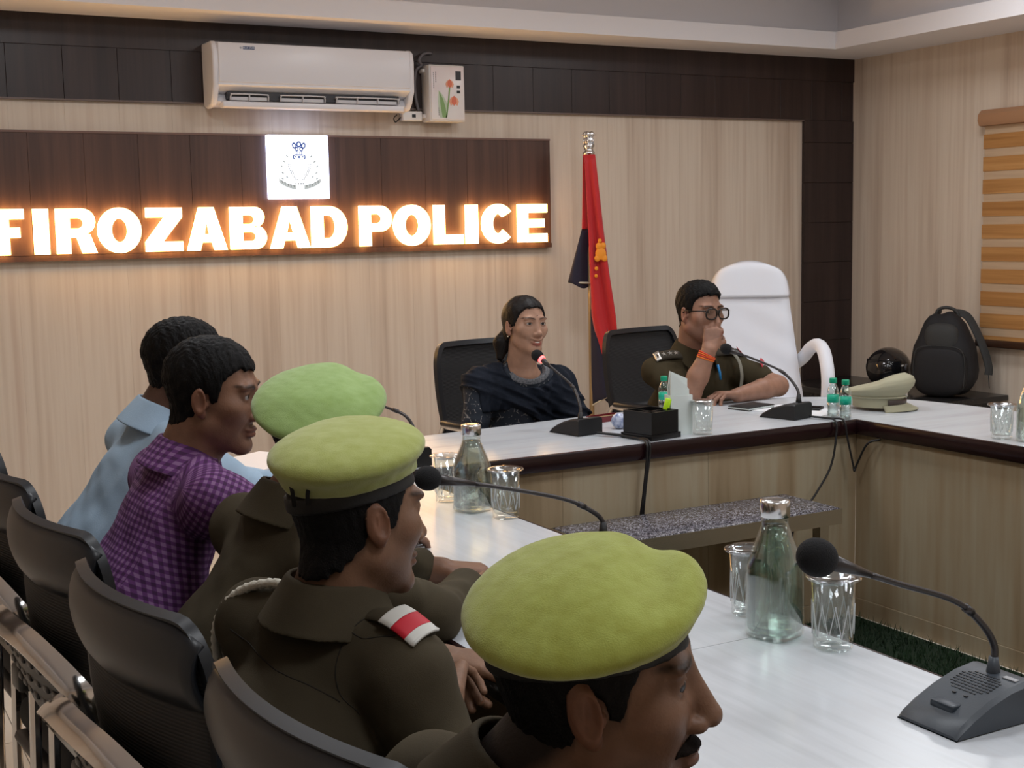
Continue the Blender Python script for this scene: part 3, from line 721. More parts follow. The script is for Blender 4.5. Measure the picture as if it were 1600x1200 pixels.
obj('main_bag', lump((0, 0, 0.235), (0.185, 0.125, 0.235), 3.2, warp=wf), M_PK, bp)
obj('front_pocket', lump((0.0, -0.105, 0.15), (0.15, 0.05, 0.145), 3.0), M_PK, bp)
obj('upper_pocket', lump((0.0, -0.07, 0.33), (0.095, 0.05, 0.085), 3.0), M_PK2, bp)
obj('top_handle', MB().tube(catmull([(-0.06, 0.03, 0.455), (-0.045, 0.03, 0.485), (0, 0.03, 0.498), (0.05, 0.03, 0.48), (0.07, 0.03, 0.44)], 6), 0.010, 8), M_PK2, bp)
obj('shoulder_strap', MB().tube(catmull([(0.03, 0.06, 0.47), (0.10, 0.075, 0.45), (0.155, 0.08, 0.36), (0.20, 0.085, 0.25), (0.225, 0.085, 0.16), (0.225, 0.08, 0.115)], 6), 0.02, 8, flat=(0.05, 0.014), up=(1, 0, 0)), M_PK2, bp)
obj('shoulder_strap', MB().tube(catmull([(-0.04, 0.06, 0.47), (-0.115, 0.075, 0.42), (-0.165, 0.08, 0.30), (-0.205, 0.085, 0.16), (-0.20, 0.08, 0.06)], 6), 0.02, 8, flat=(0.05, 0.014), up=(1, 0, 0)), M_PK2, bp)
obj('strap_tail', MB().tube(catmull([(0.225, 0.08, 0.125), (0.228, 0.08, 0.08), (0.232, 0.08, 0.04)], 4), 0.01, 8, flat=(0.02, 0.003), up=(1, 0, 0)), M_PK2, bp)
obj('zip_line', MB().tube(catmull([(-0.135, -0.135, 0.05), (-0.14, -0.135, 0.2), (-0.10, -0.145, 0.285), (0.10, -0.145, 0.285), (0.14, -0.135, 0.2), (0.135, -0.135, 0.05)], 5), 0.003, 5), M_PK2, bp)
# ------------------------------------------------------------------ police flag
fg = thing('standing_flag', 'red and navy police flag hanging on a pole with silver lions', 'flag', (3.862, 6.17, 0))
M_POLE = mat('pole_brass', (0.42, 0.30, 0.16), 0.35, metal=0.6); M_SIL = mat('silver', (0.75, 0.75, 0.76), 0.22, metal=1.0, bump=0.2, bscale=120)
obj('pole', MB().lathe([(0.014, 0.03), (0.014, 1.90)], 16), M_POLE, fg)
obj('base', MB().lathe([(0.14, 0.0), (0.14, 0.02), (0.12, 0.035), (0.03, 0.05), (0.02, 0.09)], 28), mat('flag_base', (0.05, 0.03, 0.02), 0.4), fg)
fin = obj('finial', MB().lathe([(0.020, 1.885), (0.034, 1.895), (0.034, 1.905), (0.024, 1.912), (0.026, 1.93), (0.032, 1.935), (0.032, 1.945), (0.026, 1.95)], 20), M_SIL, fg)
for k in range(4):
    a = math.pi/4+k*math.pi/2; d = Vector((math.cos(a), math.sin(a), 0))
    lb = MB().ball(d*0.012+Vector((0, 0, 1.968)), (0.013, 0.013, 0.024), 12, 8).ball(d*0.017+Vector((0, 0, 2.000)), (0.014, 0.014, 0.017), 12, 8).ball(d*0.031+Vector((0, 0, 1.997)), (0.007, 0.007, 0.006), 8, 6)
    lb.tube([d*0.024+Vector((0, 0, 1.98)), d*0.027+Vector((0, 0, 1.951))], 0.005, 6)
    obj('lion', lb, M_SIL, fin)
M_RED = mat('flag_red', (0.52, 0.012, 0.016), 0.6, sheen=0.3, bump=0.15, bscale=90); M_NAVY = mat('flag_navy', (0.010, 0.008, 0.026), 0.65, sheen=0.2, bump=0.15, bscale=90)
M_FR = mat('flag_fringe', (0.62, 0.55, 0.42), 0.8); M_OR = mat('flag_crest', (0.85, 0.30, 0.02), 0.6)
ex = Vector((0.879, -0.478, 0)); ey = Vector((0.478, 0.879, 0))   # cloth hangs across the view, folds in depth
def cloth(left, right, zt, zb, fold, depth, n=16, m_=24, ph=0.0):
    """left/right: functions z->offset across"""
    def fn(u, v):
        z_ = zt+(zb(u)-zt)*v if callable(zb) else zt+(zb-zt)*v
        a, b = left(z_), right(z_)
        s_ = a+(b-a)*u
        y_ = depth+0.018*math.sin(fold*u*math.pi*2+ph+z_*3)*min(1, v*2+0.15)
        return ex*s_+ey*y_+Vector((0, 0, z_))
    return MB().grid(fn, n, m_, 0.003)
lerp = lambda P: (lambda z_: float(np.interp(-z_, [-a for a, _ in P], [b for _, b in P])))
# red upper sheet (front), navy lower sheets
obj('red_cloth', cloth(lerp([(1.89, -0.028), (1.5, -0.012), (1.24, -0.004), (1.0, 0.005), (0.8, 0.05), (0.66, 0.11)]), lerp([(1.89, 0.032), (1.5, 0.07), (1.24, 0.10), (1.0, 0.135), (0.8, 0.15), (0.66, 0.155)]), 1.89, 0.72, 1.3, -0.045), M_RED, fg)
obj('red_cloth', cloth(lerp([(1.89, -0.034), (1.49, -0.045)]), lerp([(1.89, 0.0), (1.49, 0.015)]), 1.89, 1.49, 0.6, -0.022), M_RED, fg)
obj('navy_cloth', cloth(lerp([(1.49, -0.045), (1.20, -0.125)]), lerp([(1.49, 0.015), (1.20, 0.012)]), 1.49, lambda u: 1.20-0.06*abs(math.sin(u*math.pi))*u, 0.8, -0.022), M_NAVY, fg)
obj('navy_cloth', cloth(lerp([(1.05, -0.002), (0.6, 0.0), (0.5, 0.005)]), lerp([(1.05, 0.05), (0.72, 0.165), (0.5, 0.165)]), 1.05, lambda u: 0.52+0.09*u, 1.1, -0.028), M_NAVY, fg)
obj('navy_fold', cloth(lerp([(0.6, 0.01), (0.46, 0.16)]), lerp([(0.6, 0.22), (0.42, 0.24)]), 0.60, lambda u: 0.52-0.08*u, 0.7, 0.01), M_NAVY, fg)
obj('fringe', MB().tube([ex*(-0.125+0.137*u)+ey*(-0.03)+Vector((0, 0, 1.20-0.005*u)) for u in (0, 0.5, 1)], 0.005, 6), M_FR, fg)
obj('fringe', MB().tube([ex*(0.0+0.165*u)+ey*(-0.035)+Vector((0, 0, 0.518+0.09*u)) for u in (0, 0.5, 1)], 0.005, 6), M_FR, fg)
em = MB()
P = lambda a, z_: ex*a+ey*(-0.068)+Vector((0, 0, z_))
crest = obj('crest', MB().ball(P(0.055, 1.375), 0.001, 6, 4), M_OR, fg)
for (a, z_, r_) in ((0.055, 1.355, 0.030), (0.045, 1.395, 0.018), (0.068, 1.398, 0.016), (0.035, 1.33, 0.016), (0.075, 1.33, 0.016), (0.05, 1.425, 0.011), (0.03, 1.275, 0.010), (0.028, 1.235, 0.009)):
    Mx = Matrix(((ex.x, ey.x, 0), (ex.y, ey.y, 0), (0, 0, 1)))
    obj('crest_motif', MB().ball(P(a, z_), (r_, 0.006, r_*1.15), 12, 8, Mx), M_OR, crest)
# ------------------------------------------------------------------ things on the tables
M_MIC = mat('mic_grey', (0.045, 0.055, 0.068), 0.42, bump=0.08, bscale=300)
M_MICB = mat('mic_black', (0.010, 0.010, 0.011), 0.5)
M_NECK = mat('mic_neck', (0.06, 0.055, 0.055), 0.35, metal=0.6)
M_FOAM = mat('mic_foam', (0.006, 0.006, 0.007), 0.95, bump=0.6, bscale=500)
M_CHR = mat('chrome_dull', (0.55, 0.53, 0.52), 0.22, metal=1.0)
M_BW = mat('mark_white', (0.7, 0.7, 0.7), 0.4)
def microphone(label, c, ang, neck, led=False, light=False, ball=0.027):
    """c: base centre on the table; ang: direction the base faces; neck: world points from foot to tip"""
    t = thing('gooseneck_microphone', label, 'microphone', (c[0], c[1], T), ang, group='conference microphones on the tables')
    Rz = Matrix.Rotation(-ang, 4, 'Z')
    L = lambda p: (Rz @ (Vector(p)-Vector((c[0], c[1], T))))
    # base: x forward (speaker's side); profile in xz
    w = 0.0575
    top = [(0.080, 0.006), (0.070, 0.016), (0.045, 0.030), (0.010, 0.045), (-0.030, 0.057), (-0.070, 0.062), (-0.080, 0.060)]
    def shell(w0, lift):
        vs = []; fs = []
        secs_ = []
        for x_, z_ in top:
            secs_.append([(x_, -w0, 0.004 if lift else 0.002), (x_, -w0, z_-0.006), (x_, -w0+0.007, z_), (x_, w0-0.007, z_), (x_, w0, z_-0.006), (x_, w0, 0.002)])
        n_ = 6
        for s_ in secs_: vs += s_
        for i in range(len(secs_)-1):
            for k in range(n_):
                a = i*n_+k; b = i*n_+(k+1) % n_
                fs.append((a, b, b+n_, a+n_))
        fs.append(tuple(range(n_-1, -1, -1))); fs.append(tuple((len(secs_)-1)*n_+k for k in range(n_)))
        return MB().add(vs, fs)
    mcol = M_MIC if light else M_MICB
    obj('base', shell(w, False), mcol, t, smooth_angle=35)
    # speaker grille: rows of small slots on the sloping top
    def topz(x_): return float(np.interp(-x_, [-a for a, _ in top], [b for _, b in top]))
    gr = MB()
    for i in range(9):
        for j in range(11):
            x_ = -0.044+i*0.0062; y_ = -0.034+j*0.0068
            if ((x_+0.02)/0.032)**2+(y_/0.040)**2 < 1:
                z_ = topz(x_); gr.box((x_-0.0016, y_-0.0022, z_-0.001), (x_+0.0016, y_+0.0022, z_+0.0006))
    obj('grille', gr, M_MICB if light else mat('grille_dim', (0.02, 0.02, 0.02), 0.6), t)
    bz = topz(0.040)
    btn = MB().rbox((0.030, -0.022, bz-0.010), (0.052, 0.022, bz+0.004), 0.003)
    obj('talk_button', btn, mat('mic_button', (0.025, 0.035, 0.048), 0.35), t)
    for y_ in (-0.008, 0.014): obj('indicator', MB().box((0.014, y_-0.003, topz(0.014)-0.001), (0.018, y_+0.003, topz(0.016)+0.0014)), M_MICB, t)
    obj('name_mark', MB().box((-0.062, -0.010 if not light else 0.020, topz(-0.062)-0.001), (-0.052, 0.012 if not light else 0.044, topz(-0.052)+0.0018)), mat('mark_grey', (0.35, 0.36, 0.38), 0.4), t)
    for y_ in (-0.0578,):
        for x_ in (-0.045, -0.034): obj('side_socket', MB().lathe([(0.0042, 0), (0.0042, 0.0015), (0.0028, 0.0016)], 10).xf(Matrix.Translation((x_, y_, 0.022)) @ Matrix.Rotation(math.pi/2, 4, 'X')), mat('mark_grey', (0.35, 0.36, 0.38)), t)
    pts = catmull([L(p) for p in neck], 8)
    f0 = pts[0]; obj('neck_collar', MB().tube([f0-Vector((0, 0, 0.014)), f0+Vector((0, 0, 0.002)), f0+Vector((0, 0, 0.022))], [0.0125, 0.010, 0.007], 14), M_MIC if light else M_MICB, t)
    nk = len(pts); cut = int(nk*0.86)
    half = int(nk*0.5)
    obj('neck', MB().tube(pts[:cut+1], [0.0055 if i < half else 0.0046 for i in range(cut+1)], 10), M_NECK, t)
    obj('neck_joint', MB().tube(pts[half-1:half+2], 0.0068, 10), M_NECK, t)
    tip, pre = pts[-1], pts[cut]
    obj('head_tube', MB().tube([pre, (pre+tip)/2, tip], [0.0048, 0.009, 0.0125], 12), M_NECK, t)
    d = (tip-pre).normalized(); q = Vector((0, 0, 1)).rotation_difference(d).to_matrix()
    obj('windscreen', MB().ball(tip+d*ball*0.75, (ball, ball, ball*1.12), 20, 12, q), M_FOAM, t)
    if led:
        obj('light_ring', MB().lathe([(0.0135, 0), (0.0145, 0.003), (0.0145, 0.009), (0.0135, 0.012)], 18).xf(Matrix.Translation(tip-d*0.012) @ q.to_4x4()), mat('red_led', (0.9, 0.1, 0.1), 0.4, emit=(1.0, 0.10, 0.10), estr=4.0), t)
    return t
G = math.radians
microphone('large grey gooseneck microphone standing nearest the camera at the table edge', (1.482, 1.335), math.pi, [(1.544, 1.34, 0.822), (1.544, 1.34, 0.862), (1.512, 1.34, 0.904), (1.455, 1.34, 0.945), (1.34, 1.34, 0.988), (1.215, 1.34, 1.037)], light=True)
microphone('dark gooseneck microphone behind the nearest green beret, head before the middle officer', (1.482, 2.415), math.pi, [(1.54, 2.42, 0.826), (1.538, 2.42, 0.85), (1.513, 2.42, 0.874), (1.44, 2.42, 0.911), (1.28, 2.42, 0.955), (1.135, 2.42, 0.988)], ball=0.026)
microphone('black gooseneck microphone with glowing red ring in front of the woman', (2.452, 4.03), G(100), [(2.436, 3.97, 0.82), (2.447, 3.99, 0.865), (2.455, 4.05, 0.925), (2.43, 4.12, 0.975), (2.402, 4.19, 1.022)], led=True, ball=0.022)
microphone('black gooseneck microphone in front of the officer wearing glasses', (3.305, 3.885), G(105), [(3.322, 3.83, 0.832), (3.325, 3.845, 0.875), (3.305, 3.905, 0.933), (3.25, 4.0, 0.977), (3.195, 4.085, 1.010)], ball=0.022)
microphone('black gooseneck microphone at the left end of the head table', (1.672, 3.795), G(90), [(1.696, 3.75, 0.836), (1.694, 3.765, 0.875), (1.682, 3.81, 0.915), (1.65, 3.9, 0.936), (1.59, 4.03, 0.965), (1.54, 4.13, 0.985)], ball=0.022)
# cables
M_CB = mat('black_cable', (0.012, 0.012, 0.013), 0.45)
cabs = [('two black cables running over the table edge from the red-ringed microphone', [[(2.47, 3.925, T+0.012), (2.52, 3.84, T+0.008), (2.535, 3.74, T+0.008), (2.515, 3.672, T+0.004), (2.512, 3.664, T-0.04), (2.50, 3.668, 0.60), (2.495, 3.69, 0.45), (2.49, 3.69, 0.2), (2.49, 3.66, 0.06)],
          [(2.485, 3.925, T+0.010), (2.535, 3.83, T+0.008), (2.55, 3.74, T+0.008), (2.527, 3.672, T+0.004), (2.522, 3.664, T-0.04), (2.506, 3.668, 0.60), (2.507, 3.69, 0.45), (2.50, 3.69, 0.2), (2.50, 3.66, 0.06)]], 0.0045),
        ('black cable hanging beside the bench from the microphone of the officer in glasses', [[(3.35, 3.80, T+0.010), (3.375, 3.74, T+0.008), (3.362, 3.672, T+0.005), (3.357, 3.662, T-0.05), (3.33, 3.66, 0.60), (3.26, 3.665, 0.50), (3.16, 3.668, 0.38), (3.10, 3.66, 0.06)]], 0.004),
        ('black cable looping under the inner corner of the table', [[(3.362, 3.79, T+0.008), (3.40, 3.73, T+0.006), (3.404, 3.672, T+0.003), (3.41, 3.66, T-0.06), (3.43, 3.65, 0.60), (3.432, 3.645, 0.575), (3.44, 3.64, 0.60), (3.452, 3.60, 0.68), (3.48, 3.56, 0.700)]], 0.004)]
for lb_, Ps, r_ in cabs:
    mb = MB()
    for Pp in Ps: mb.tube(catmull(Pp, 8), r_, 8)
    tag(obj('cable', mb, M_CB), lb_, 'cable')
# glass things
def thin_glass(name, tint, refl=0.9, refr=0.0, edge=0.55):
    """clear glassware: mostly passes light straight through, Fresnel-weighted reflections, optional refraction"""
    m = bpy.data.materials.new(name); m.use_nodes = True; nt = m.node_tree; nt.nodes.clear()
    out = _n(nt, 'ShaderNodeOutputMaterial'); tr = _n(nt, 'ShaderNodeBsdfTransparent'); tr.inputs[0].default_value = (*tint, 1)
    gl = _n(nt, 'ShaderNodeBsdfGlossy'); gl.inputs['Roughness'].default_value = 0.03; gl.inputs['Color'].default_value = (refl, refl, refl, 1)
    lw = _n(nt, 'ShaderNodeLayerWeight'); lw.inputs['Blend'].default_value = 0.25
    mp = _n(nt, 'ShaderNodeMapRange'); mp.inputs['To Min'].default_value = 0.04; mp.inputs['To Max'].default_value = edge
    nt.links.new(lw.outputs['Facing'], mp.inputs['Value'])
    base = tr.outputs[0]
    if refr:
        rf = _n(nt, 'ShaderNodeBsdfRefraction'); rf.inputs['IOR'].default_value = 1.33; rf.inputs['Roughness'].default_value = 0.0; rf.inputs['Color'].default_value = (*tint, 1)
        m0 = _n(nt, 'ShaderNodeMixShader'); m0.inputs[0].default_value = refr; nt.links.new(base, m0.inputs[1]); nt.links.new(rf.outputs[0], m0.inputs[2]); base = m0.outputs[0]
    mx = _n(nt, 'ShaderNodeMixShader'); nt.links.new(mp.outputs[0], mx.inputs[0]); nt.links.new(base, mx.inputs[1]); nt.links.new(gl.outputs[0], mx.inputs[2])
    nt.links.new(mx.outputs[0], out.inputs[0]); MATS[name] = m; return m
M_GL = thin_glass('clear_glass', (0.95, 0.975, 0.965))
M_GLL = thin_glass('plastic_lid', (0.90, 0.92, 0.95), edge=0.7)
M_WAT = thin_glass('water', (0.90, 0.95, 0.93), refr=0.55, edge=0.3)
M_WATG = thin_glass('water_greenish', (0.80, 0.92, 0.86), refr=0.6, edge=0.3)
M_LIDS = mat('steel_lid', (0.72, 0.71, 0.70), 0.2, metal=1.0)
def tumbler(label, x, y, lid='plastic', h=0.125):
    t = thing('tumbler', label, 'drinking glass', (x, y, T), group='drinking glasses on the tables')
    r0, r1 = 0.034, 0.038
    prof = [(r0-0.004, 0.001), (r0, 0.004), (r0+0.0005, 0.02), (r1, h), (r1-0.0022, h), (r0-0.0022, 0.022), (r0-0.006, 0.014), (0.004, 0.013)]
    obj('glass_body', MB().lathe(prof, 32), M_GL, t)
    if lid != 'steel':
        # cut pattern: long raised diagonal ribs
        rb = MB()
        for k in range(10):
            a = 2*math.pi*k/10
            for s in (-1, 1):
                pts = []
                for q in range(6):
                    u = q/5; aa = a+s*u*0.33; rr = r0+(r1-r0)*(0.2+0.42*u)+0.0006
                    pts.append((rr*math.cos(aa), rr*math.sin(aa), 0.026+0.058*u))
                rb.tube(pts, 0.0011, 5)
        obj('cut_pattern', rb, mat('etched_glass', (0.8, 0.83, 0.84), 0.15, alpha=0.45), t)
        obj('lid', MB().lathe([(r1+0.001, h-0.004), (r1+0.010, h+0.0005), (r1+0.0105, h+0.003), (r1+0.008, h+0.0045), (r1-0.004, h+0.003), (r1-0.010, h-0.003), (0.002, h-0.003)], 32), M_GLL, t)
    else:
        obj('lid', MB().lathe([(r1+0.002, h), (r1+0.004, h+0.003), (r1-0.006, h+0.006), (0.002, h+0.008)], 28), M_LIDS, t)
    return t
tumbler('lidded cut-glass tumbler left of the far carafe', 1.533, 3.195)
tumbler('lidded cut-glass tumbler right of the far carafe', 1.566, 2.925)
tg = tumbler('lidded cut-glass tumbler with a paper sticker left of the near carafe', 1.552, 1.925)
obj('sticker', MB().grid(lambda u, v: (0.0385*math.cos(-2.05+0.5*u), 0.0385*math.sin(-2.05+0.5*u), 0.088+0.022*v), 5, 3, 0.0006), mat('sticker_white', (0.7, 0.7, 0.72), 0.5), tg)
tumbler('lidded cut-glass tumbler right of the near carafe, nearest the camera', 1.546, 1.690)
tumbler('straight glass with a steel lid behind the black pen box', 2.80, 3.735, 'steel', 0.118)
tumbler('glass tumbler at the right edge of the picture by the third carafe', 3.55, 3.07, 'plastic', 0.115)
def carafe(label, x, y, green=True, rz=0.3, h=0.245):
    t = thing('water_carafe', label, 'bottle', (x, y, T), rz, group='glass water carafes')
    k = h/0.245
    pr = [(0.020, 0.002), (0.043, 0.002), (0.046, 0.008), (0.046, 0.115*k), (0.0455, 0.13*k), (0.040, 0.155*k), (0.031, 0.18*k), (0.0245, 0.20*k), (0.0235, 0.215*k), (0.0235, 0.222*k)]
    vs_out = MB()
    # squared body blending into a round neck
    seg = 40; vs = []; fs = []
    full = pr+[(r_-0.0022, z_) for r_, z_ in pr[::-1][:-2]]+[(0.040, 0.010), (0.004, 0.009)]
    for r_, z_ in full:
        sq = 0.42*max(0, min(1, (0.165*k-z_)/(0.06*k)))
        for q in range(seg):
            a = 2*math.pi*q/seg; ca, sa = math.cos(a), math.sin(a)
            e = 1-sq; ca2 = math.copysign(abs(ca)**e, ca); sa2 = math.copysign(abs(sa)**e, sa)
            vs.append((r_*ca2, r_*sa2, z_))
    for i in range(len(full)-1):
        for q in range(seg):
            a = i*seg+q; b = i*seg+(q+1) % seg; fs.append((a, b, b+seg, a+seg))
    fs.append(tuple(range(seg-1, -1, -1))); fs.append(tuple((len(full)-1)*seg+q for q in range(seg)))
    obj('glass_body', MB().add(vs, fs, True), M_GL, t)
    wv = []; wf_ = []
    wp = [(0.003, 0.0115), (0.0395, 0.0115), (0.0430, 0.016), (0.0432, 0.115*k), (0.0428, 0.13*k), (0.0372, 0.155*k), (0.0282, 0.18*k), (0.0225, 0.198*k), (0.003, 0.1985*k)]
    for r_, z_ in wp:
        sq = 0.42*max(0, min(1, (0.165*k-z_)/(0.06*k)))
        for q in range(seg):
            a = 2*math.pi*q/seg; ca, sa = math.cos(a), math.sin(a); e = 1-sq
            wv.append((r_*math.copysign(abs(ca)**e, ca)*0.995, r_*math.copysign(abs(sa)**e, sa)*0.995, z_))
    for i in range(len(wp)-1):
        for q in range(seg):
            a = i*seg+q; b = i*seg+(q+1) % seg; wf_.append((a, b, b+seg, a+seg))
    wf_.append(tuple(range(seg-1, -1, -1))); wf_.append(tuple((len(wp)-1)*seg+q for q in range(seg)))
    obj('water', MB().add(wv, wf_, True), M_WATG if h > 0.2475 else M_WAT, t)
    obj('steel_cap', MB().lathe([(0.0255, 0.214*k), (0.0268, 0.216*k), (0.0268, 0.240*k), (0.0255, 0.2435*k), (0.015, 0.2445*k), (0.002, 0.2445*k)], 28), M_LIDS, t)
    return t
carafe('clear glass water carafe with steel cap near the middle officer', 1.535, 3.05, h=0.232)
carafe('tall greenish glass water carafe with steel cap, nearest the camera', 1.508, 1.800, h=0.250)
carafe('clear glass water carafe cut off by the right edge of the picture', 3.585, 2.975, h=0.245)
# small plastic bottles
M_PET = thin_glass('pet', (0.96, 0.98, 0.98), edge=0.5); M_GCAP = mat('green_cap', (0.0, 0.30, 0.16), 0.35); M_GLAB = mat('green_label', (0.01, 0.42, 0.27), 0.3)
def pet(label, x, y):
    t = thing('water_bottle', label, 'bottle', (x, y, T), group='small green-capped water bottles')
    pr = [(0.018, 0.001), (0.0225, 0.004), (0.0225, 0.02), (0.0205, 0.027), (0.0225, 0.034), (0.0225, 0.055), (0.0215, 0.056), (0.0215, 0.088), (0.0225, 0.089), (0.0225, 0.098), (0.019, 0.112), (0.012, 0.126), (0.0105, 0.130), (0.0105, 0.138)]
    obj('bottle_body', MB().lathe(pr+[(r_-0.0012, z_) for r_, z_ in pr[::-1][:-1]]+[(0.002, 0.0035)], 24), M_PET, t)
    obj('bottle_label', MB().lathe([(0.0217, 0.057), (0.0222, 0.0572), (0.0222, 0.0868), (0.0217, 0.087)], 24), M_GLAB, t)
    obj('water', MB().lathe([(0.002, 0.005), (0.0208, 0.005), (0.0208, 0.02), (0.0190, 0.027), (0.0208, 0.034), (0.0208, 0.055), (0.0198, 0.057), (0.0198, 0.075), (0.002, 0.075)], 24), M_WAT, t)
    obj('cap', MB().lathe([(0.0135, 0.131), (0.0142, 0.132), (0.0142, 0.147), (0.0130, 0.150), (0.002, 0.150)], 24), M_GCAP, t)
pet('green-capped water bottle nearer the microphone, left of the pair', 3.452, 3.785)
pet('green-capped water bottle beside the peaked cap, right of the pair', 3.447, 3.712)
pet('green-capped water bottle half hidden behind the pen box', 2.99, 4.24)
# pen box
pb = thing('pen_box', 'black square pen box on the head table', 'pen holder', (2.615, 3.79, T), G(12))
M_PB = mat('pen_box_black', (0.006, 0.006, 0.007), 0.3)
a_ = 0.068
bxm = MB().box((-a_, -a_, 0.02), (a_, -a_+0.006, 0.098)).box((-a_, a_-0.006, 0.02), (a_, a_, 0.098)).box((-a_, -a_+0.006, 0.02), (-a_+0.006, a_-0.006, 0.098)).box((a_-0.006, -a_+0.006, 0.02), (a_, a_-0.006, 0.098)).box((-0.003, -a_+0.006, 0.02), (0.003, a_-0.006, 0.092)).box((-a_+0.006, -0.003, 0.02), (-0.003, 0.003, 0.092)).box((0.003, -0.003, 0.02), (a_-0.006, 0.003, 0.092))
obj('walls', bxm, M_PB, pb)
obj('plinth', MB().box((-a_-0.006, -a_-0.006, 0.0), (a_+0.006, a_+0.006, 0.0195)), M_PB, pb)
hg = thing('highlighter', 'lime green highlighter leaning in the pen box', 'pen', (2.66, 3.80, T+0.021))
dd = Vector((0.30, -0.10, 1)).normalized(); q_ = Vector((0, 0, 1)).rotation_difference(dd).to_matrix().to_4x4()
obj('barrel', MB().lathe([(0.004, 0.0), (0.009, 0.006), (0.009, 0.072), (0.0085, 0.074)], 14).xf(q_), mat('dark_barrel', (0.02, 0.03, 0.02), 0.4), hg)
obj('cap', MB().lathe([(0.0105, 0.073), (0.0115, 0.076), (0.0115, 0.112), (0.010, 0.115)], 14).xf(q_), mat('lime_cap', (0.50, 0.85, 0.02), 0.35), hg)
# folded white papers standing in a white holder
np_ = thing('napkin_holder', 'pale card holder with folded paper napkins beside the pen box', 'napkin holder', (2.742, 3.80, T), G(-12))
M_PAP = mat('pale_paper', (0.70, 0.76, 0.74), 0.7)
obj('holder', MB().box((-0.042, -0.028, 0), (0.042, -0.0255, 0.14)).box((-0.042, 0.0255, 0), (0.042, 0.028, 0.14)).box((-0.042, -0.0255, 0), (-0.0395, 0.0255, 0.14)).box((0.0395, -0.0255, 0), (0.042, 0.0255, 0.14)).box((-0.0395, -0.0255, 0), (0.0395, 0.0255, 0.004)), M_PAP, np_)
obj('napkin', MB().prism_axis([(0.018, -0.038), (0.018+0.0, 0.036), (0.0, 0.0)][:0] or [(0.005, -0.037), (0.165, -0.037), (0.225, -0.030), (0.195, 0.037), (0.005, 0.037)][::-1], 0.006, 0.012, 1), M_PAP, np_)
obj('napkin', MB().prism_axis([(0.005, -0.037), (0.222, -0.034), (0.195, 0.0), (0.16, 0.036), (0.005, 0.037)][::-1], -0.012, -0.004, 1), M_PAP, np_)
# crystal ball paperweight
M_BALL = mat('blue_marbled', (0.10, 0.15, 0.36), 0.15, col2=(0.72, 0.76, 0.86), vscale=55)
pw = obj('paperweight', MB().ball((0, 0, 0.029), 0.030, 20, 14), M_BALL); pw.location = (2.634, 4.02, T); tag(pw, 'blue and white marbled ball paperweight behind the pen box', 'paperweight')
nb_ = thing('red_tray', 'small dark red pen tray behind the paperweight', 'tray', (2.70, 4.22, T), G(10))
obj('tray', MB().box((-0.07, -0.03, 0), (0.07, 0.03, 0.006)).box((-0.07, -0.03, 0.006), (0.07, -0.026, 0.022)).box((-0.07, 0.026, 0.006), (0.07, 0.03, 0.022)).box((-0.07, -0.026, 0.006), (-0.066, 0.026, 0.022)).box((0.066, -0.026, 0.006), (0.07, 0.026, 0.022)), mat('tray_red', (0.16, 0.02, 0.025), 0.3), nb_)
obj('rim', MB().box((-0.072, -0.032, 0.022), (0.072, -0.025, 0.025)), mat('tray_gold', (0.5, 0.35, 0.2), 0.3, metal=0.8), nb_)
# papers and phone near the bottles
pp = obj('paper_sheets', MB().box((-0.105, -0.15, 0), (0.105, 0.15, 0.003)), mat('paper', (0.78, 0.78, 0.80), 0.7)); pp.location = (3.46, 3.99, T); pp.rotation_euler = (0, 0, 0.35); tag(pp, 'white paper sheets under the phone by the water bottles', 'paper')
ph = thing('mobile_phone', 'black mobile phone lying on papers behind the water bottles', 'phone', (3.50, 4.01, T+0.0035), 0.6)
obj('phone_body', MB().rbox((-0.036, -0.076, 0), (0.036, 0.076, 0.009), 0.003), M_MICB, ph); obj('screen', MB().box((-0.033, -0.072, 0.0088), (0.033, 0.072, 0.0094)), mat('screen_off', (0.01, 0.01, 0.012), 0.05), ph)
ph2 = thing('notebook', 'black notebook in front of the officer in glasses', 'notebook', (3.36, 4.16, T), 0.2)
obj('cover', MB().rbox((-0.08, -0.055, 0), (0.08, 0.055, 0.004), 0.0015), M_MICB, ph2); obj('pages', MB().box((-0.077, -0.053, 0.0042), (0.078, 0.052, 0.010)), M_PAP, ph2); obj('cover', MB().rbox((-0.08, -0.055, 0.0102), (0.08, 0.055, 0.014), 0.0015), M_MICB, ph2)
fd = thing('file_folder', 'pale file folder with dark edges lying before the man in purple checks', 'folder', (1.24, 3.98, T), 0.55)
obj('cover', MB().box((-0.16, -0.12, 0), (0.16, 0.12, 0.004)), M_MICB, fd); obj('pages', MB().box((-0.155, -0.117, 0.0042), (0.155, 0.117, 0.022)), mat('paper', (0.78, 0.78, 0.80), 0.7), fd); obj('cover', MB().box((-0.16, -0.12, 0.0222), (0.16, 0.12, 0.026)), mat('folder_pale', (0.72, 0.70, 0.71), 0.5), fd)
# peaked cap
M_KHA = mat('khaki_cap', (0.36, 0.34, 0.235), 0.8, bump=0.25, bscale=400)
pc = thing('peaked_cap', 'khaki peaked police cap lying on the table corner', 'cap', (3.752, 3.855, T+0.0005), G(-58))
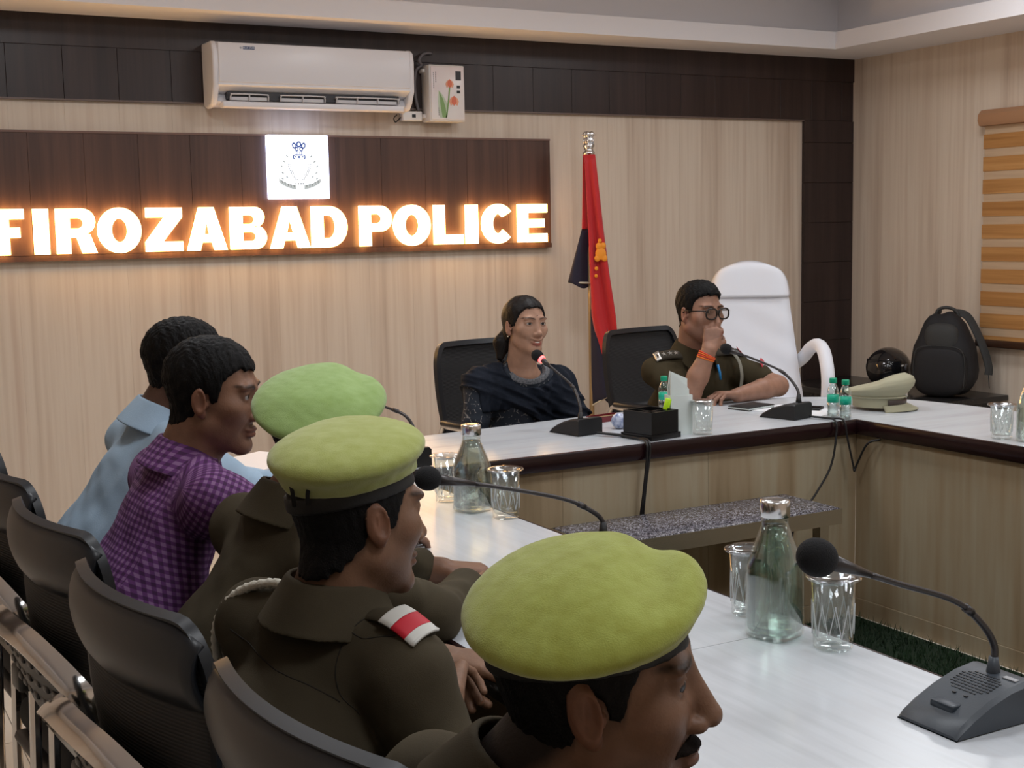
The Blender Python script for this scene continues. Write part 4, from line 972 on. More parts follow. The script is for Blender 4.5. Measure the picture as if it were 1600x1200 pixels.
# x forward (visor)
def capsurf(u, v):
    a = 2*math.pi*u
    c_, s_ = math.cos(a), math.sin(a)
    prof_ = [(0.094, 0.012), (0.096, 0.046), (0.104, 0.056), (0.126, 0.074), (0.130, 0.084), (0.122, 0.094), (0.09, 0.102), (0.04, 0.104), (0.001, 0.104)]
    i = min(int(v*8), 7); f_ = v*8-i
    r_ = prof_[i][0]*(1-f_)+prof_[i+1][0]*f_; z_ = prof_[i][1]*(1-f_)+prof_[i+1][1]*f_
    lift = max(0, z_-0.046)/0.058
    return (r_*c_*1.06+0.006*lift, r_*s_*0.95, z_+lift*(0.030*c_+0.006)*min(1, r_/0.09)+lift*0.010*(1 if c_ > 0.3 else 0.2))
obj('crown', MB().grid(capsurf, 40, 24), M_KHA, pc)
obj('piping', MB().tube([(0.1055*math.cos(a)*1.06, 0.1055*math.sin(a)*0.95, 0.054) for a in np.linspace(0, 6.283, 41)], 0.003, 6), M_KHA, pc)
obj('visor', MB().grid(lambda u, v: ((0.096+0.058*v*math.cos((u-0.5)*1.9)**0.6)*math.cos((u-0.5)*2.3), (0.094+0.03*v)*math.sin((u-0.5)*2.3), 0.020-0.016*v-0.006*v*v+0.006*math.cos((u-0.5)*3)), 18, 6, 0.003), M_KHA, pc)
obj('chin_band', MB().tube([(0.0985*math.cos(a)*1.06+0.002, 0.0985*math.sin(a)*0.96, 0.034) for a in np.linspace(-1.0, 1.0, 17)], 0.008, 8, flat=(0.006, 0.020), up=(0, 0, 1)), mat('band_dark', (0.05, 0.035, 0.03), 0.35, bump=0.5, bscale=200), pc)
obj('badge', MB().ball((0.108, 0, 0.066), (0.006, 0.014, 0.020), 12, 8), mat('badge_silver', (0.5, 0.48, 0.45), 0.3, metal=1.0), pc)
# ------------------------------------------------------------------ chairs
M_PLA = mat('chair_plastic', (0.014, 0.014, 0.016), 0.38)
M_PLAB = mat('chair_rim', (0.013, 0.015, 0.019), 0.36)
M_MESH = bpy.data.materials.new('chair_mesh'); M_MESH.use_nodes = True
nt = M_MESH.node_tree; b_ = nt.nodes['Principled BSDF']; b_.inputs['Roughness'].default_value = 0.75
tc = _n(nt, 'ShaderNodeTexCoord'); wv_ = _n(nt, 'ShaderNodeTexWave'); wv_.bands_direction = 'Z'; wv_.inputs['Scale'].default_value = 60
nt.links.new(tc.outputs['Object'], wv_.inputs['Vector']); cr = _n(nt, 'ShaderNodeValToRGB'); cr.color_ramp.elements[0].color = (0.006, 0.006, 0.007, 1); cr.color_ramp.elements[1].color = (0.022, 0.021, 0.022, 1)
nt.links.new(wv_.outputs['Fac'], cr.inputs['Fac']); nt.links.new(cr.outputs['Color'], b_.inputs['Base Color'])
bp_ = _n(nt, 'ShaderNodeBump'); bp_.inputs['Strength'].default_value = 0.5; bp_.inputs['Distance'].default_value = 0.002
nt.links.new(wv_.outputs['Fac'], bp_.inputs['Height']); nt.links.new(bp_.outputs[0], b_.inputs['Normal'])
M_SEAT = mat('chair_seat', (0.012, 0.012, 0.013), 0.85, bump=0.3, bscale=300)
M_CHROME = mat('chrome', (0.72, 0.71, 0.70), 0.12, metal=1.0)
M_HOLE = mat('perforated_black', (0.008, 0.008, 0.009), 0.45)
def back_pt(u, v, w0=0.235, z0=0.52, z1=1.02, dx=0.0, bow=0.055):
    """curved office-chair back; u across (-1..1), v up (0..1); chair faces +x, back at negative x"""
    taper = 1-0.13*max(0.0, 1-v)**1.5
    zt = z0+(z1-z0)*v
    return Vector((-0.215-0.075*v+0.03*math.sin(v*math.pi)*-1+bow*u*u*0.8-0.028*max(0, v-0.8)*5*0.3+dx, w0*u*taper, zt))
def outline_uv(n=64, k=0.0):
    """rounded outline in uv"""
    L = []
    for x_, y_ in rrect(-1+k, 0+k*0.5, 1-k, 1-k*0.5, 0.22-k*0.1, 8):
        L.append((x_, y_))
    out = []
    for (a, b), (c, d) in zip(L, L[1:]+L[:1]):
        n_ = max(1, int(math.hypot(c-a, d-b)/0.12))
        out += [(a+(c-a)*k_/n_, b+(d-b)*k_/n_) for k_ in range(n_)]
    return out
def mesh_back(t, wide_rim=True):
    def hw_(v):
        e = max(0.0, abs(v-0.5)-0.28); return 0.78+math.sqrt(max(0.0, 0.22**2-e*e))
    bk = MB().grid(lambda u, v: back_pt((u*2-1)*hw_(v)*0.99, 0.005+0.99*v), 18, 28, 0.006)
    obj('mesh_back', bk, M_MESH, t)
    pts = []
    for x_, y_ in outline_uv():
        # corner radius in u looks elliptical: fine
        pts.append(back_pt(x_, y_))
    pts.append(pts[0]); pts.append(pts[1])
    obj('back_frame', MB().tube(pts, 0.02, 12, flat=(0.022, 0.016) if wide_rim else (0.022, 0.022), up=(-1, 0, 0)), M_PLAB, t, smooth_angle=50)
def row_chair(label, loc, rz):
    """black mesh chair with a chrome cross bar behind the back and chrome arms"""
    t = thing('mesh_chair', label, 'chair', loc, rz, group='black mesh chairs along the left table')
    mesh_back(t)
    # broad head-lip of the back, standing proud at the top
    obj('top_lip', MB().grid(lambda u, v: back_pt((u*2-1)*(0.985-0.02*v), 0.80+0.205*v*(1-0.22*abs(u*2-1)**8), dx=-0.016*max(0.0, math.sin(v*math.pi))**0.7), 22, 8, 0.010), M_PLAB, t)
    # chrome cross band and perforated lumbar plate
    cp = catmull([(-0.25, -0.238, 0.70), (-0.315, -0.225, 0.80), (-0.345, -0.12, 0.845), (-0.35, 0.0, 0.85), (-0.345, 0.12, 0.845), (-0.315, 0.225, 0.80), (-0.25, 0.238, 0.70)], 6)
    obj('chrome_band', MB().tube(cp, 0.02, 8, flat=(0.010, 0.040), up=(-1, 0, 0.2)), M_CHROME, t, smooth_angle=40)
    lum = MB().grid(lambda u, v: (-0.325-0.012*math.sin(u*math.pi)+0.045*(1-v), (u*2-1)*0.17*(0.75+0.25*v), 0.69+0.15*v), 12, 6, 0.008)
    lp = obj('lumbar_plate', lum, M_HOLE, t)
    for i in range(7):
        for j in range(3):
            y_ = -0.12+0.04*i; z_ = 0.72+0.034*j
            obj('slot', MB().rbox((-0.349+0.006*abs(i-3)*0.4+0.045*(0.15-(z_-0.69))/0.15, y_-0.012, z_-0.006), (-0.341+0.006*abs(i-3)*0.4+0.045*(0.15-(z_-0.69))/0.15, y_+0.012, z_+0.006), 0.003), M_PLA, lp)
    for s in (-1, 1):
        a = obj('arm', MB().tube(catmull([(-0.25, s*0.238, 0.70), (-0.10, s*0.242, 0.665), (0.08, s*0.242, 0.655), (0.19, s*0.242, 0.64), (0.225, s*0.242, 0.58), (0.20, s*0.24, 0.30), (0.21, s*0.238, 0.03)], 6), 0.014, 8, flat=(0.034, 0.012), up=(0, 0, 1)), M_CHROME, t, smooth_angle=40)
        obj('arm_pad', MB().rbox((-0.12, s*0.242-0.024, 0.662), (0.16, s*0.242+0.024, 0.684), 0.008), M_PLA, a)
        obj('arm_joint', MB().rbox((-0.285, s*0.238-0.028, 0.655), (-0.215, s*0.238+0.028, 0.705), 0.008), M_PLA, t)
        obj('rear_leg', MB().tube([(-0.25, s*0.238, 0.66), (-0.262, s*0.238, 0.35), (-0.27, s*0.238, 0.03)], 0.013, 8, flat=(0.026, 0.020), up=(1, 0, 0)), M_CHROME, t, smooth_angle=40)
        obj('floor_runner', MB().tube(catmull([(-0.30, s*0.238, 0.016), (-0.1, s*0.238, 0.016), (0.23, s*0.238, 0.016)], 3), 0.015, 10), M_PLA, t)
    obj('seat', MB().rbox((-0.225, -0.218, 0.40), (0.235, 0.218, 0.475), 0.03, 3), M_SEAT, t)
    obj('seat_shell', MB().rbox((-0.24, -0.20, 0.375), (0.20, 0.20, 0.402), 0.012, 2), M_PLA, t)
    obj('cross_rail', MB().tube([(-0.05, -0.238, 0.37), (-0.05, 0.238, 0.37)], 0.012, 8), M_CHROME, t)
    return t
row = [((0.68, 1.24), 7, 'black mesh chair of the officer nearest the camera, lowest in the picture'), ((0.635, 1.80), 7, 'black mesh chair of the officer with the white lanyard'),
       ((0.625, 2.345), 7, 'black mesh chair of the officer in the bright green beret'), ((0.62, 2.87), 5, 'black mesh chair of the man in purple checks'), ((0.63, 3.41), 4, 'black mesh chair of the man in the pale blue shirt')]
c0 = None
for (xy, a, lb_) in row:
    if c0 is None: c0 = row_chair(lb_, (xy[0], xy[1], 0), G(a))
    else: dup(c0, (xy[0], xy[1], 0), G(a), lb_, 'black mesh chairs along the left table')
def desk_chair(label, loc, rz):
    t = thing('desk_chair', label, 'chair', loc, rz, group='black mesh chairs behind the head table')
    mesh_back(t, False)
    obj('lumbar_bar', MB().tube([back_pt(u, 0.36, dx=-0.012) for u in np.linspace(-0.9, 0.9, 9)], 0.004, 6), mat('bar_pale', (0.35, 0.34, 0.33), 0.4), t)
    lo = obj('lower_back', MB().grid(lambda u, v: back_pt((u*2-1)*0.9, 0.04+0.30*v, dx=0.012), 12, 6, 0.01), M_PLA, t)
    for j in range(4):
        for i in range(6):
            q = back_pt(-0.68+0.27*i, 0.08+0.07*j, dx=0.014)
            obj('slot', MB().rbox((q.x, q.y-0.018, q.z-0.005), (q.x+0.004, q.y+0.018, q.z+0.005), 0.002), mat('slot_dim', (0.03, 0.03, 0.03), 0.5), lo)
    for s in (-1, 1):
        obj('arm', MB().tube(catmull([(-0.22, s*0.25, 0.52), (-0.235, s*0.238, 0.62), (-0.20, s*0.242, 0.69), (-0.10, s*0.29, 0.705), (0.06, s*0.29, 0.70), (0.12, s*0.242, 0.66), (0.10, s*0.24, 0.52), (0.02, s*0.24, 0.40)], 6), 0.013, 10), M_CHROME, t)
        obj('arm_pad', MB().rbox((-0.13, s*0.29-0.026, 0.708), (0.09, s*0.29+0.026, 0.73), 0.009), M_PLA, t)
    obj('seat', MB().rbox((-0.235, -0.245, 0.40), (0.235, 0.245, 0.475), 0.03, 3), M_SEAT, t)
    obj('gas_column', MB().lathe([(0.03, 0.10), (0.03, 0.25), (0.02, 0.25), (0.02, 0.40)], 16), M_CHROME, t)
    for k in range(5):
        a = k*2*math.pi/5+0.3; d = Vector((math.cos(a), math.sin(a), 0))
        lg_ = obj('base_leg', MB().tube([d*0.02+Vector((0, 0, 0.115)), d*0.16+Vector((0, 0, 0.10)), d*0.28+Vector((0, 0, 0.075))], [0.022, 0.018, 0.013], 8), M_CHROME, t)
        obj('castor', MB().ball(d*0.28+Vector((0, 0, 0.03)), (0.026, 0.026, 0.03), 12, 8), M_PLA, lg_)
    return t
d0 = desk_chair('black mesh chair behind the seated woman', (2.60, 4.72, 0), G(-80))
dup(d0, (3.47, 4.78, 0), G(-78), 'black mesh chair behind the officer wearing glasses', 'black mesh chairs behind the head table')
# white covered executive chair
M_WC = mat('white_cover', (0.74, 0.76, 0.82), 0.75, bump=0.25, bscale=25)
wc = thing('executive_chair', 'white cloth-covered high-back executive chair behind the officer in glasses', 'chair', (4.235, 5.20, 0), G(-122))
def wback(u, v, d):
    w = 0.275-0.095*v
    w *= (1-0.0*v); a = (u*2-1)
    rr = 1.0 if v < 0.85 else math.sqrt(max(0.0, 1-((v-0.85)/0.15)**2.2))*0.35+0.65
    z_ = 0.50+0.80*v-0.03*a*a*max(0, v-0.8)*5
    return (-0.20-0.15*v+d+0.03*a*a, w*a*rr, z_)
bk = MB()
def rim(u, v, th):
    a = u*2-1
    e = (1-abs(a)**4)**0.5*(1-abs(v*2-1)**10)**0.5
    return e*th
obj('back_cover', MB().grid(lambda u, v: (wback(u, v, 0)[0]+rim(u, v, 0.06)+0.004*math.sin(v*31+u*9)*u, wback(u, v, 0)[1], wback(u, v, 0)[2]), 26, 30).grid(lambda u, v: (wback(1-u, v, 0)[0]-rim(u, v, 0.055), wback(1-u, v, 0)[1], wback(1-u, v, 0)[2]), 26, 30), M_WC, wc)
obj('headrest_cover', MB().grid(lambda u, v: (wback(u, 0.77+0.235*v, 0)[0]+rim(u, 0.3+0.7*v, 0.075), wback(u, 0.77+0.235*v, 0)[1]*1.04, wback(u, 0.77+0.235*v, 0)[2]+0.006), 26, 12, 0.02).grid(lambda u, v: (wback(1-u, 0.77+0.235*v, 0)[0]-rim(u, 0.3+0.7*v, 0.068), wback(1-u, 0.77+0.235*v, 0)[1]*1.04, wback(1-u, 0.77+0.235*v, 0)[2]+0.006), 26, 12, 0.02), M_WC, wc)
obj('seat_cover', MB().rbox((-0.27, -0.27, 0.46), (0.30, 0.27, 0.61), 0.055, 4), M_WC, wc)
obj('skirt', MB().grid(lambda u, v: (0.302*math.cos(u*2*math.pi)**1 if False else [(-0.28, -0.272), (0.31, -0.272), (0.31, 0.272), (-0.28, 0.272), (-0.28, -0.272)][min(int(u*4), 3)][0]*(1-(u*4-min(int(u*4), 3)))+[(-0.28, -0.272), (0.31, -0.272), (0.31, 0.272), (-0.28, 0.272), (-0.28, -0.272)][min(int(u*4), 3)+1][0]*(u*4-min(int(u*4), 3)),
     [-0.272, -0.272, 0.272, 0.272, -0.272][min(int(u*4), 3)]*(1-(u*4-min(int(u*4), 3)))+[-0.272, -0.272, 0.272, 0.272, -0.272][min(int(u*4), 3)+1]*(u*4-min(int(u*4), 3)), 0.54-0.24*v), 32, 4, 0.006), M_WC, wc)
for s in (-1, 1):
    obj('arm_cover', MB().tube(catmull([(-0.30, s*0.20, 0.74), (-0.26, s*0.27, 0.80), (-0.18, s*0.30, 0.86), (-0.05, s*0.315, 0.885), (0.12, s*0.315, 0.86), (0.225, s*0.315, 0.76), (0.245, s*0.31, 0.64), (0.225, s*0.30, 0.50)], 8), 0.033, 12), M_WC, wc)
obj('gas_column', MB().lathe([(0.035, 0.10), (0.035, 0.28), (0.025, 0.28), (0.025, 0.46)], 16), M_CHROME, wc)
for k in range(5):
    a = k*2*math.pi/5; d = Vector((math.cos(a), math.sin(a), 0))
    lg_ = obj('base_leg', MB().tube([d*0.02+Vector((0, 0, 0.115)), d*0.18+Vector((0, 0, 0.10)), d*0.31+Vector((0, 0, 0.075))], [0.024, 0.02, 0.015], 8), M_CHROME, wc)
    obj('castor', MB().ball(d*0.31+Vector((0, 0, 0.03)), (0.026, 0.026, 0.03), 12, 8), M_PLA, lg_)
# ------------------------------------------------------------------ people: signed-distance modelling, one continuous body surface each
f32 = np.float32
def A(*v): return np.array(v, f32)
def rcone(p, a, b, r1, r2):
    a = np.asarray(a, f32); b = np.asarray(b, f32); ab = b-a
    t = np.clip(((p-a) @ ab)/f32(max(1e-9, float(ab @ ab))), 0, 1)
    return np.linalg.norm(p-a-t[:, None]*ab, axis=1)-(r1+(r2-r1)*t)
def ell(p, c, r, M=None):
    q = p-np.asarray(c, f32)
    if M is not None: q = q @ np.asarray(M, f32)
    r = np.asarray(r, f32); k0 = np.linalg.norm(q/r, axis=1); k1 = np.linalg.norm(q/(r*r), axis=1)
    return k0*(k0-1)/np.maximum(k1, 1e-6)
def smin(a, b, k):
    h = np.clip(0.5+0.5*(b-a)/k, 0, 1); return b*(1-h)+a*h-k*h*(1-h)
def smax(a, b, k): return -smin(-a, -b, k)
def rotm(rx=0, ry=0, rz=0):
    return np.array((Matrix.Rotation(rz, 3, 'Z') @ Matrix.Rotation(ry, 3, 'Y') @ Matrix.Rotation(rx, 3, 'X')), f32)
def sdf_mesh(fn, lo, hi, h, B=8, margin=1.35):
    """sparse sampling of fn on a grid, then naive surface nets; returns verts, quads"""
    lo = np.asarray(lo, float); hi = np.asarray(hi, float)
    nb = np.maximum(1, np.ceil((hi-lo)/(h*B)).astype(int)); n = nb*B
    cx = [lo[i]+(np.arange(nb[i])*B+(B-1)/2)*h for i in range(3)]
    C = np.stack(np.meshgrid(*cx, indexing='ij'), -1).reshape(-1, 3).astype(f32)
    d = fn(C).reshape(nb)
    vol = np.repeat(np.repeat(np.repeat(np.where(d < 0, -1, 1).astype(f32), B, 0), B, 1), B, 2)
    act = np.argwhere(np.abs(d) < B*h*0.866*margin+h*1.5)
    loc = np.stack(np.meshgrid(*[np.arange(B)]*3, indexing='ij'), -1).reshape(-1, 3)
    for s in range(0, len(act), 600):
        a = act[s:s+600]; idx = (a[:, None, :]*B+loc[None]).reshape(-1, 3)
        v = fn((lo+idx*h).astype(f32)); vol[idx[:, 0], idx[:, 1], idx[:, 2]] = v
    neg = vol < 0
    cs = np.zeros(tuple(n-1), np.uint8)
    for dx in (0, 1):
        for dy in (0, 1):
            for dz in (0, 1):
                cs += neg[dx:n[0]-1+dx, dy:n[1]-1+dy, dz:n[2]-1+dz]
    cells = np.argwhere((cs > 0) & (cs < 8))
    vid = np.full(tuple(n-1), -1, np.int32); vid[tuple(cells.T)] = np.arange(len(cells))
    cor = np.array([(i, j, k) for i in (0, 1) for j in (0, 1) for k in (0, 1)])
    val = np.stack([vol[tuple((cells+c).T)] for c in cor], 1)
    acc = np.zeros((len(cells), 3)); cnt = np.zeros(len(cells))
    for a in range(8):
        for b in range(a+1, 8):
            if np.abs(cor[a]-cor[b]).sum() != 1: continue
            va, vb = val[:, a], val[:, b]; m = (va < 0) != (vb < 0)
            t = va[m]/(va[m]-vb[m]); acc[m] += cor[a]+t[:, None]*(cor[b]-cor[a]); cnt[m] += 1
    V = lo+(cells+acc/cnt[:, None])*h
    Q = []
    for ax in range(3):
        sl0 = [slice(None)]*3; sl1 = [slice(None)]*3; sl0[ax] = slice(0, -1); sl1[ax] = slice(1, None)
        ch = neg[tuple(sl0)] != neg[tuple(sl1)]
        e = np.argwhere(ch); u, w = (ax+1) % 3, (ax+2) % 3
        ok = (e[:, u] > 0) & (e[:, w] > 0) & (e[:, u] < n[u]-1) & (e[:, w] < n[w]-1); e = e[ok]
        ins = neg[tuple(e.T)]
        def cell(du, dw):
            c = e.copy(); c[:, u] += du; c[:, w] += dw; return vid[tuple(c.T)]
        q = np.stack([cell(-1, -1), cell(0, -1), cell(0, 0), cell(-1, 0)], 1)
        q[~ins] = q[~ins][:, ::-1]; Q.append(q[(q >= 0).all(1)])
    return V.astype(f32), np.concatenate(Q)
def np_mesh(name, V, Q):
    me = bpy.data.meshes.new(name)
    me.vertices.add(len(V)); me.vertices.foreach_set('co', V.ravel()); me.loops.add(Q.size); me.loops.foreach_set('vertex_index', Q.ravel().astype(np.int32))
    me.polygons.add(len(Q)); me.polygons.foreach_set('loop_start', np.arange(0, Q.size, 4, dtype=np.int32)); me.polygons.foreach_set('loop_total', np.full(len(Q), 4, np.int32))
    me.polygons.foreach_set('use_smooth', np.ones(len(Q), bool)); me.update(calc_edges=True); me.validate(); return me
def sdf_obj(name, fn, lo, hi, h, m, parent, tint=None, uv=None, label=None, origin=None):
    V, Q = sdf_mesh(fn, lo, hi, h)
    o0 = np.asarray(origin if origin is not None else (0, 0, 0), f32)
    me = np_mesh(name, V-o0, Q)
    if tint is not None:
        c = tint(V); at = me.attributes.new('tint', 'FLOAT_COLOR', 'POINT'); at.data.foreach_set('color', np.concatenate([c, np.ones((len(c), 1))], 1).astype(f32).ravel())
    if uv is not None:
        c = uv(V); at = me.attributes.new('cuv', 'FLOAT_VECTOR', 'POINT'); at.data.foreach_set('vector', c.astype(f32).ravel())
    me.materials.append(m)
    return obj(name, me, None, parent, label=label)
def vnoise(p, s, seed=0):
    """cheap smooth pseudo-noise, about -1..1"""
    q = p*s; r = np.zeros(len(p), f32)
    for k, (a, b, c, w) in enumerate(((1.0, 0.7, 0.4, 1), (-0.6, 1.1, 0.8, 1), (0.5, -0.9, 1.2, 1), (1.7, 1.3, -1.1, 0.5), (-1.9, 0.9, 1.6, 0.5))):
        r += w*np.sin(q[:, 0]*a+q[:, 1]*b+q[:, 2]*c+seed*1.7+k*2.1)
    return r/2.6
# ---- head -------------------------------------------------------------------------------------------------
class Head:
    """local frame: x right, y forward (face), z up; origin between the ears"""
    def __init__(s, c, face, pitch=0.0, roll=0.0, scale=1.0, **kw):
        s.c = np.asarray(c, f32); s.k = scale; s.p = dict(female=False, smile=0.0, jaw=1.0, nose=1.0, hairt=0.008, plump=0.0); s.p.update(kw)
        f = np.array((math.cos(face), math.sin(face), 0.0)); r = np.array((f[1], -f[0], 0.0)); u = np.array((0, 0, 1.0))
        cp, sp = math.cos(pitch), math.sin(pitch); f2 = f*cp+u*sp; u2 = u*cp-f*sp
        cr, sr = math.cos(roll), math.sin(roll); r2 = r*cr+u2*sr; u3 = u2*cr-r*sr
        s.R = np.stack([r2, f2, u3], 1).astype(f32)      # columns: right, fwd, up
    def loc(s, p): return ((p-s.c) @ s.R)/s.k
    def world(s, q): return s.c+(np.asarray(q, f32)*s.k) @ s.R.T
    def skull(s, q):
        d = ell(q, (0, -0.014, 0.046), (0.076, 0.097, 0.083))
        return d
    def sd(s, p):
        q = s.loc(p); P = s.p
        if P['female']: q = q.copy(); q[:, 2] = np.where(q[:, 2] < 0.02, 0.02+(q[:, 2]-0.02)*1.10, q[:, 2])
        ax = np.abs(q[:, 0]); m = q.copy(); m[:, 0] = ax      # mirrored
        pl = P['plump']; jw = P['jaw']
        d = s.skull(q)
        d = smin(d, ell(q, (0, 0.030, -0.018), (0.064+pl*0.5-0.004*P['female'], 0.062, 0.082)), 0.03)
        d = smin(d, rcone(m, (0.046*jw+pl, 0.005, -0.050), (0.012, 0.066, -0.092), 0.022+pl*0.4, 0.020), 0.025)
        d = smin(d, ell(m, (0.042, 0.056, -0.008), (0.026+pl, 0.026, 0.024)), 0.022)          # cheekbone
        if P['smile']: d = smin(d, ell(m, (0.034, 0.068, -0.026), (0.015, 0.014, 0.013)), 0.016)
        d = smin(d, ell(q, (0, 0.076, -0.098), (0.018, 0.015, 0.014)), 0.02)                   # chin
        d = smin(d, ell(m, (0.030, 0.078, 0.040), (0.026, 0.013-0.005*P['female'], 0.009 if not P['female'] else 0.006)), 0.016)   # brow
        d = smax(d, -ell(m, (0.032, 0.098, 0.020), (0.021, 0.018, 0.014)), 0.014)              # sockets
        if not P['female']:
            d = smax(d, -(rcone(m, (0.020, 0.092, -0.030), (0.034, 0.078, -0.062), 0.0016, 0.0022)), 0.010)      # smile line
        # eyelids around the ball
        lid = ell(m, (0.032, 0.0725, 0.021), (0.0185, 0.0152, 0.0145))
        d = smin(d, lid, 0.004)
        d = smax(d, -ell(m, (0.0325, 0.088, 0.0195), (0.0160, 0.0135, 0.0056+0.0004*P['female']), rotm(0, 0.06, -0.12)), 0.0018)
        n = P['nose']
        d = smin(d, rcone(q, (0, 0.084-0.003*P['female'], 0.030), (0, 0.106-0.004*P['female']+0.004*(n-1)*3, -0.020), 0.0085-0.002*P['female'], 0.0115*n), 0.012+0.008*P['female'])
        d = smin(d, ell(q, (0, 0.108+0.012*(n-1), -0.024), (0.0125*n, 0.012, 0.0105)), 0.006)
        d = smin(d, ell(m, (0.0135*n, 0.095, -0.029), (0.0085, 0.0125, 0.0085)), 0.005)
        d = smax(d, -ell(m, (0.0075, 0.103, -0.037), (0.0038, 0.006, 0.004)), 0.003)
        # mouth
        sm = P['smile']; mz = -0.061+sm*0.010*np.minimum(1, (ax/0.024)**2)
        qm = q.copy(); qm[:, 2] = q[:, 2]-mz; qm[:, 1] = q[:, 1]+0.30*ax*ax/0.03
        wm = 0.024+0.006*sm
        d = smin(d, ell(qm, (0, 0.0915, 0.0055), (wm, 0.0085, 0.0062)), 0.007)
        d = smin(d, ell(qm, (0, 0.0900, -0.0065-0.003*sm), (wm*0.86, 0.0090, 0.0070)), 0.007)
        d = smax(d, -ell(qm, (0, 0.101-0.003*sm, -0.0005-0.001*sm), (wm*0.95, 0.010, 0.0013+0.0052*sm)), 0.002)
        # ears
        er = rotm(0.18, 0, -0.42)
        e = ell(m, (0.0790, -0.010, 0.004), (0.0085, 0.0190, 0.031), er)
        e = smin(e, ell(m, (0.0745, -0.002, -0.022), (0.006, 0.009, 0.011)), 0.008)
        e = smax(e, -ell(m, (0.0895, -0.006, 0.006), (0.0105, 0.0125, 0.0225), er), 0.003)
        e = smin(e, rcone(m, (0.0815, -0.012, 0.018), (0.0800, -0.010, -0.010), 0.0030, 0.0034), 0.003)
        e = smin(e, ell(m, (0.0745, 0.006, -0.002), (0.005, 0.0045, 0.008)), 0.004)
        d = smin(d, e, 0.006)
        return d*s.k
    def hair_region(s, q, style):
        """negative inside the hair-bearing area"""
        ax = np.abs(q[:, 0])
        x, y, z = q[:, 0], q[:, 1], q[:, 2]
        hl = style.get('front', 0.078)        # hairline height at forehead
        front = hl+0.10*np.maximum(0, ax-0.035)*-1.2                                  # temple recess handled by side line
        # boundary height as a function of y (side view)
        yb = np.array([-0.13, -0.085, -0.05, -0.022, -0.012, 0.008, 0.012, 0.027, 0.035, 0.050, 0.064, 0.10], f32)
        zb = np.array(style.get('zb', [-0.075, -0.070, -0.055, -0.030, 0.026, 0.020, -0.012, 0.028, 0.055, hl-0.004, hl]), f32)
        zb = np.concatenate([zb[:6], zb[6:7], zb[6:]])
        return np.interp(y, yb, zb).astype(f32)-z
    def hair(s, style):
        t = style.get('t', 0.010); tt = style.get('top', 0.0); amp = style.get('amp', 0.0025); fs = style.get('freq', 160.0)
        def fn(p):
            q = s.loc(p)
            base = s.skull(q)
            base = smin(base, ell(q, (0, 0.030, -0.018), (0.064, 0.062, 0.082)), 0.03)
            # nape follows the neck
            base = smin(base, rcone(q, (0, -0.030, -0.02), (0, -0.040, -0.10), 0.058, 0.055), 0.03)
            th = t+tt*np.clip((q[:, 2]-0.05)/0.08, 0, 1)*(0.55+0.45*np.clip((q[:, 1]+0.02)/0.09, -0.4, 1))
            fade = np.clip((q[:, 2]+0.05)/0.09, 0.25, 1) if style.get('fade', True) else 1
            d = base-th*fade
            ang = np.arctan2(q[:, 0], q[:, 1]+0.02)
            d = d-amp*vnoise(q*A(1, 1, 0.45), fs, 3)-amp*0.7*np.sin(ang*style.get('strands', 60)+6*vnoise(q, 60, 1))
            reg = s.hair_region(q, style)
            reg = reg+0.0045*vnoise(q, 260, 5)
            return smax(d, reg, 0.006)*s.k
        return fn
    def patch(s, vol, t):
        """skin-hugging patch: head surface raised by t inside the volume vol(q)"""
        return lambda p: np.maximum(s.sd(p)-t, vol(s.loc(p))*s.k)
def bounds(pts, pad):
    P = np.array(pts, float); return P.min(0)-pad, P.max(0)+pad
SKIN = {}
def skin_mat(name, col, rough=0.48):
    return mat('skin_'+name, col, rough, spec=0.32, tint=True, sss=0.05, bump=0.22, bscale=260, var=0.16, vscale=38)
M_HAIR = mat('hair_black', (0.0045, 0.004, 0.004), 0.55, bump=0.7, bscale=420, spec=0.15)
M_BROW = mat('facial_hair', (0.011, 0.008, 0.007), 0.85, bump=0.8, bscale=700, spec=0.1)
M_HAIRB = mat('hair_dark_brown', (0.0065, 0.0042, 0.0034), 0.5, bump=0.3, bscale=380, spec=0.25)
def eye_mat():
    if 'eye' in MATS: return MATS['eye']
    m = mat('eye', (0.40, 0.37, 0.35), 0.3, tint=True); return m
def make_eyes(h, parent, o, look=(0, 0)):
    for s in (-1, 1):
        c = np.array((s*0.032, 0.0722, 0.0203)); mb = MB().ball((0, 0, 0), 0.0133*h.k, 56, 36)
        V = np.array(mb.v, f32)
        d = np.array((look[0], 1.0, look[1])); d = (d/np.linalg.norm(d)) @ h.R.T.astype(float)
        cw = h.world(c); mb.v = [tuple(v) for v in (V+cw-o)]
        e = obj('eye', mb, eye_mat(), parent)
        dot = (V/np.linalg.norm(V, axis=1)[:, None]) @ d
        col = np.where(dot[:, None] > 0.975, A(0.008, 0.008, 0.008), np.where(dot[:, None] > 0.875, A(0.04, 0.02, 0.012), A(1, 1, 1)))
        at = e.data.attributes.new('tint', 'FLOAT_COLOR', 'POINT'); at.data.foreach_set('color', np.concatenate([col, np.ones((len(col), 1))], 1).astype(f32).ravel())
def brow_vol(q, thick=0.0045, arch=0.006):
    m = q.copy(); m[:, 0] = np.abs(m[:, 0]); u = np.clip((m[:, 0]-0.012)/0.042, 0, 1)
    zc = 0.0375+arch*np.sin(u*math.pi*0.75); d = np.abs(m[:, 2]-zc)-thick*(1-0.6*u)*(1+0.3*np.sin(m[:, 0]*1400+m[:, 2]*500))*np.clip((m[:, 0]-0.006)/0.008, 0.3, 1)
    d = np.maximum(d, np.maximum(0.010-m[:, 0], m[:, 0]-0.056)); return np.maximum(d, 0.04-m[:, 1])
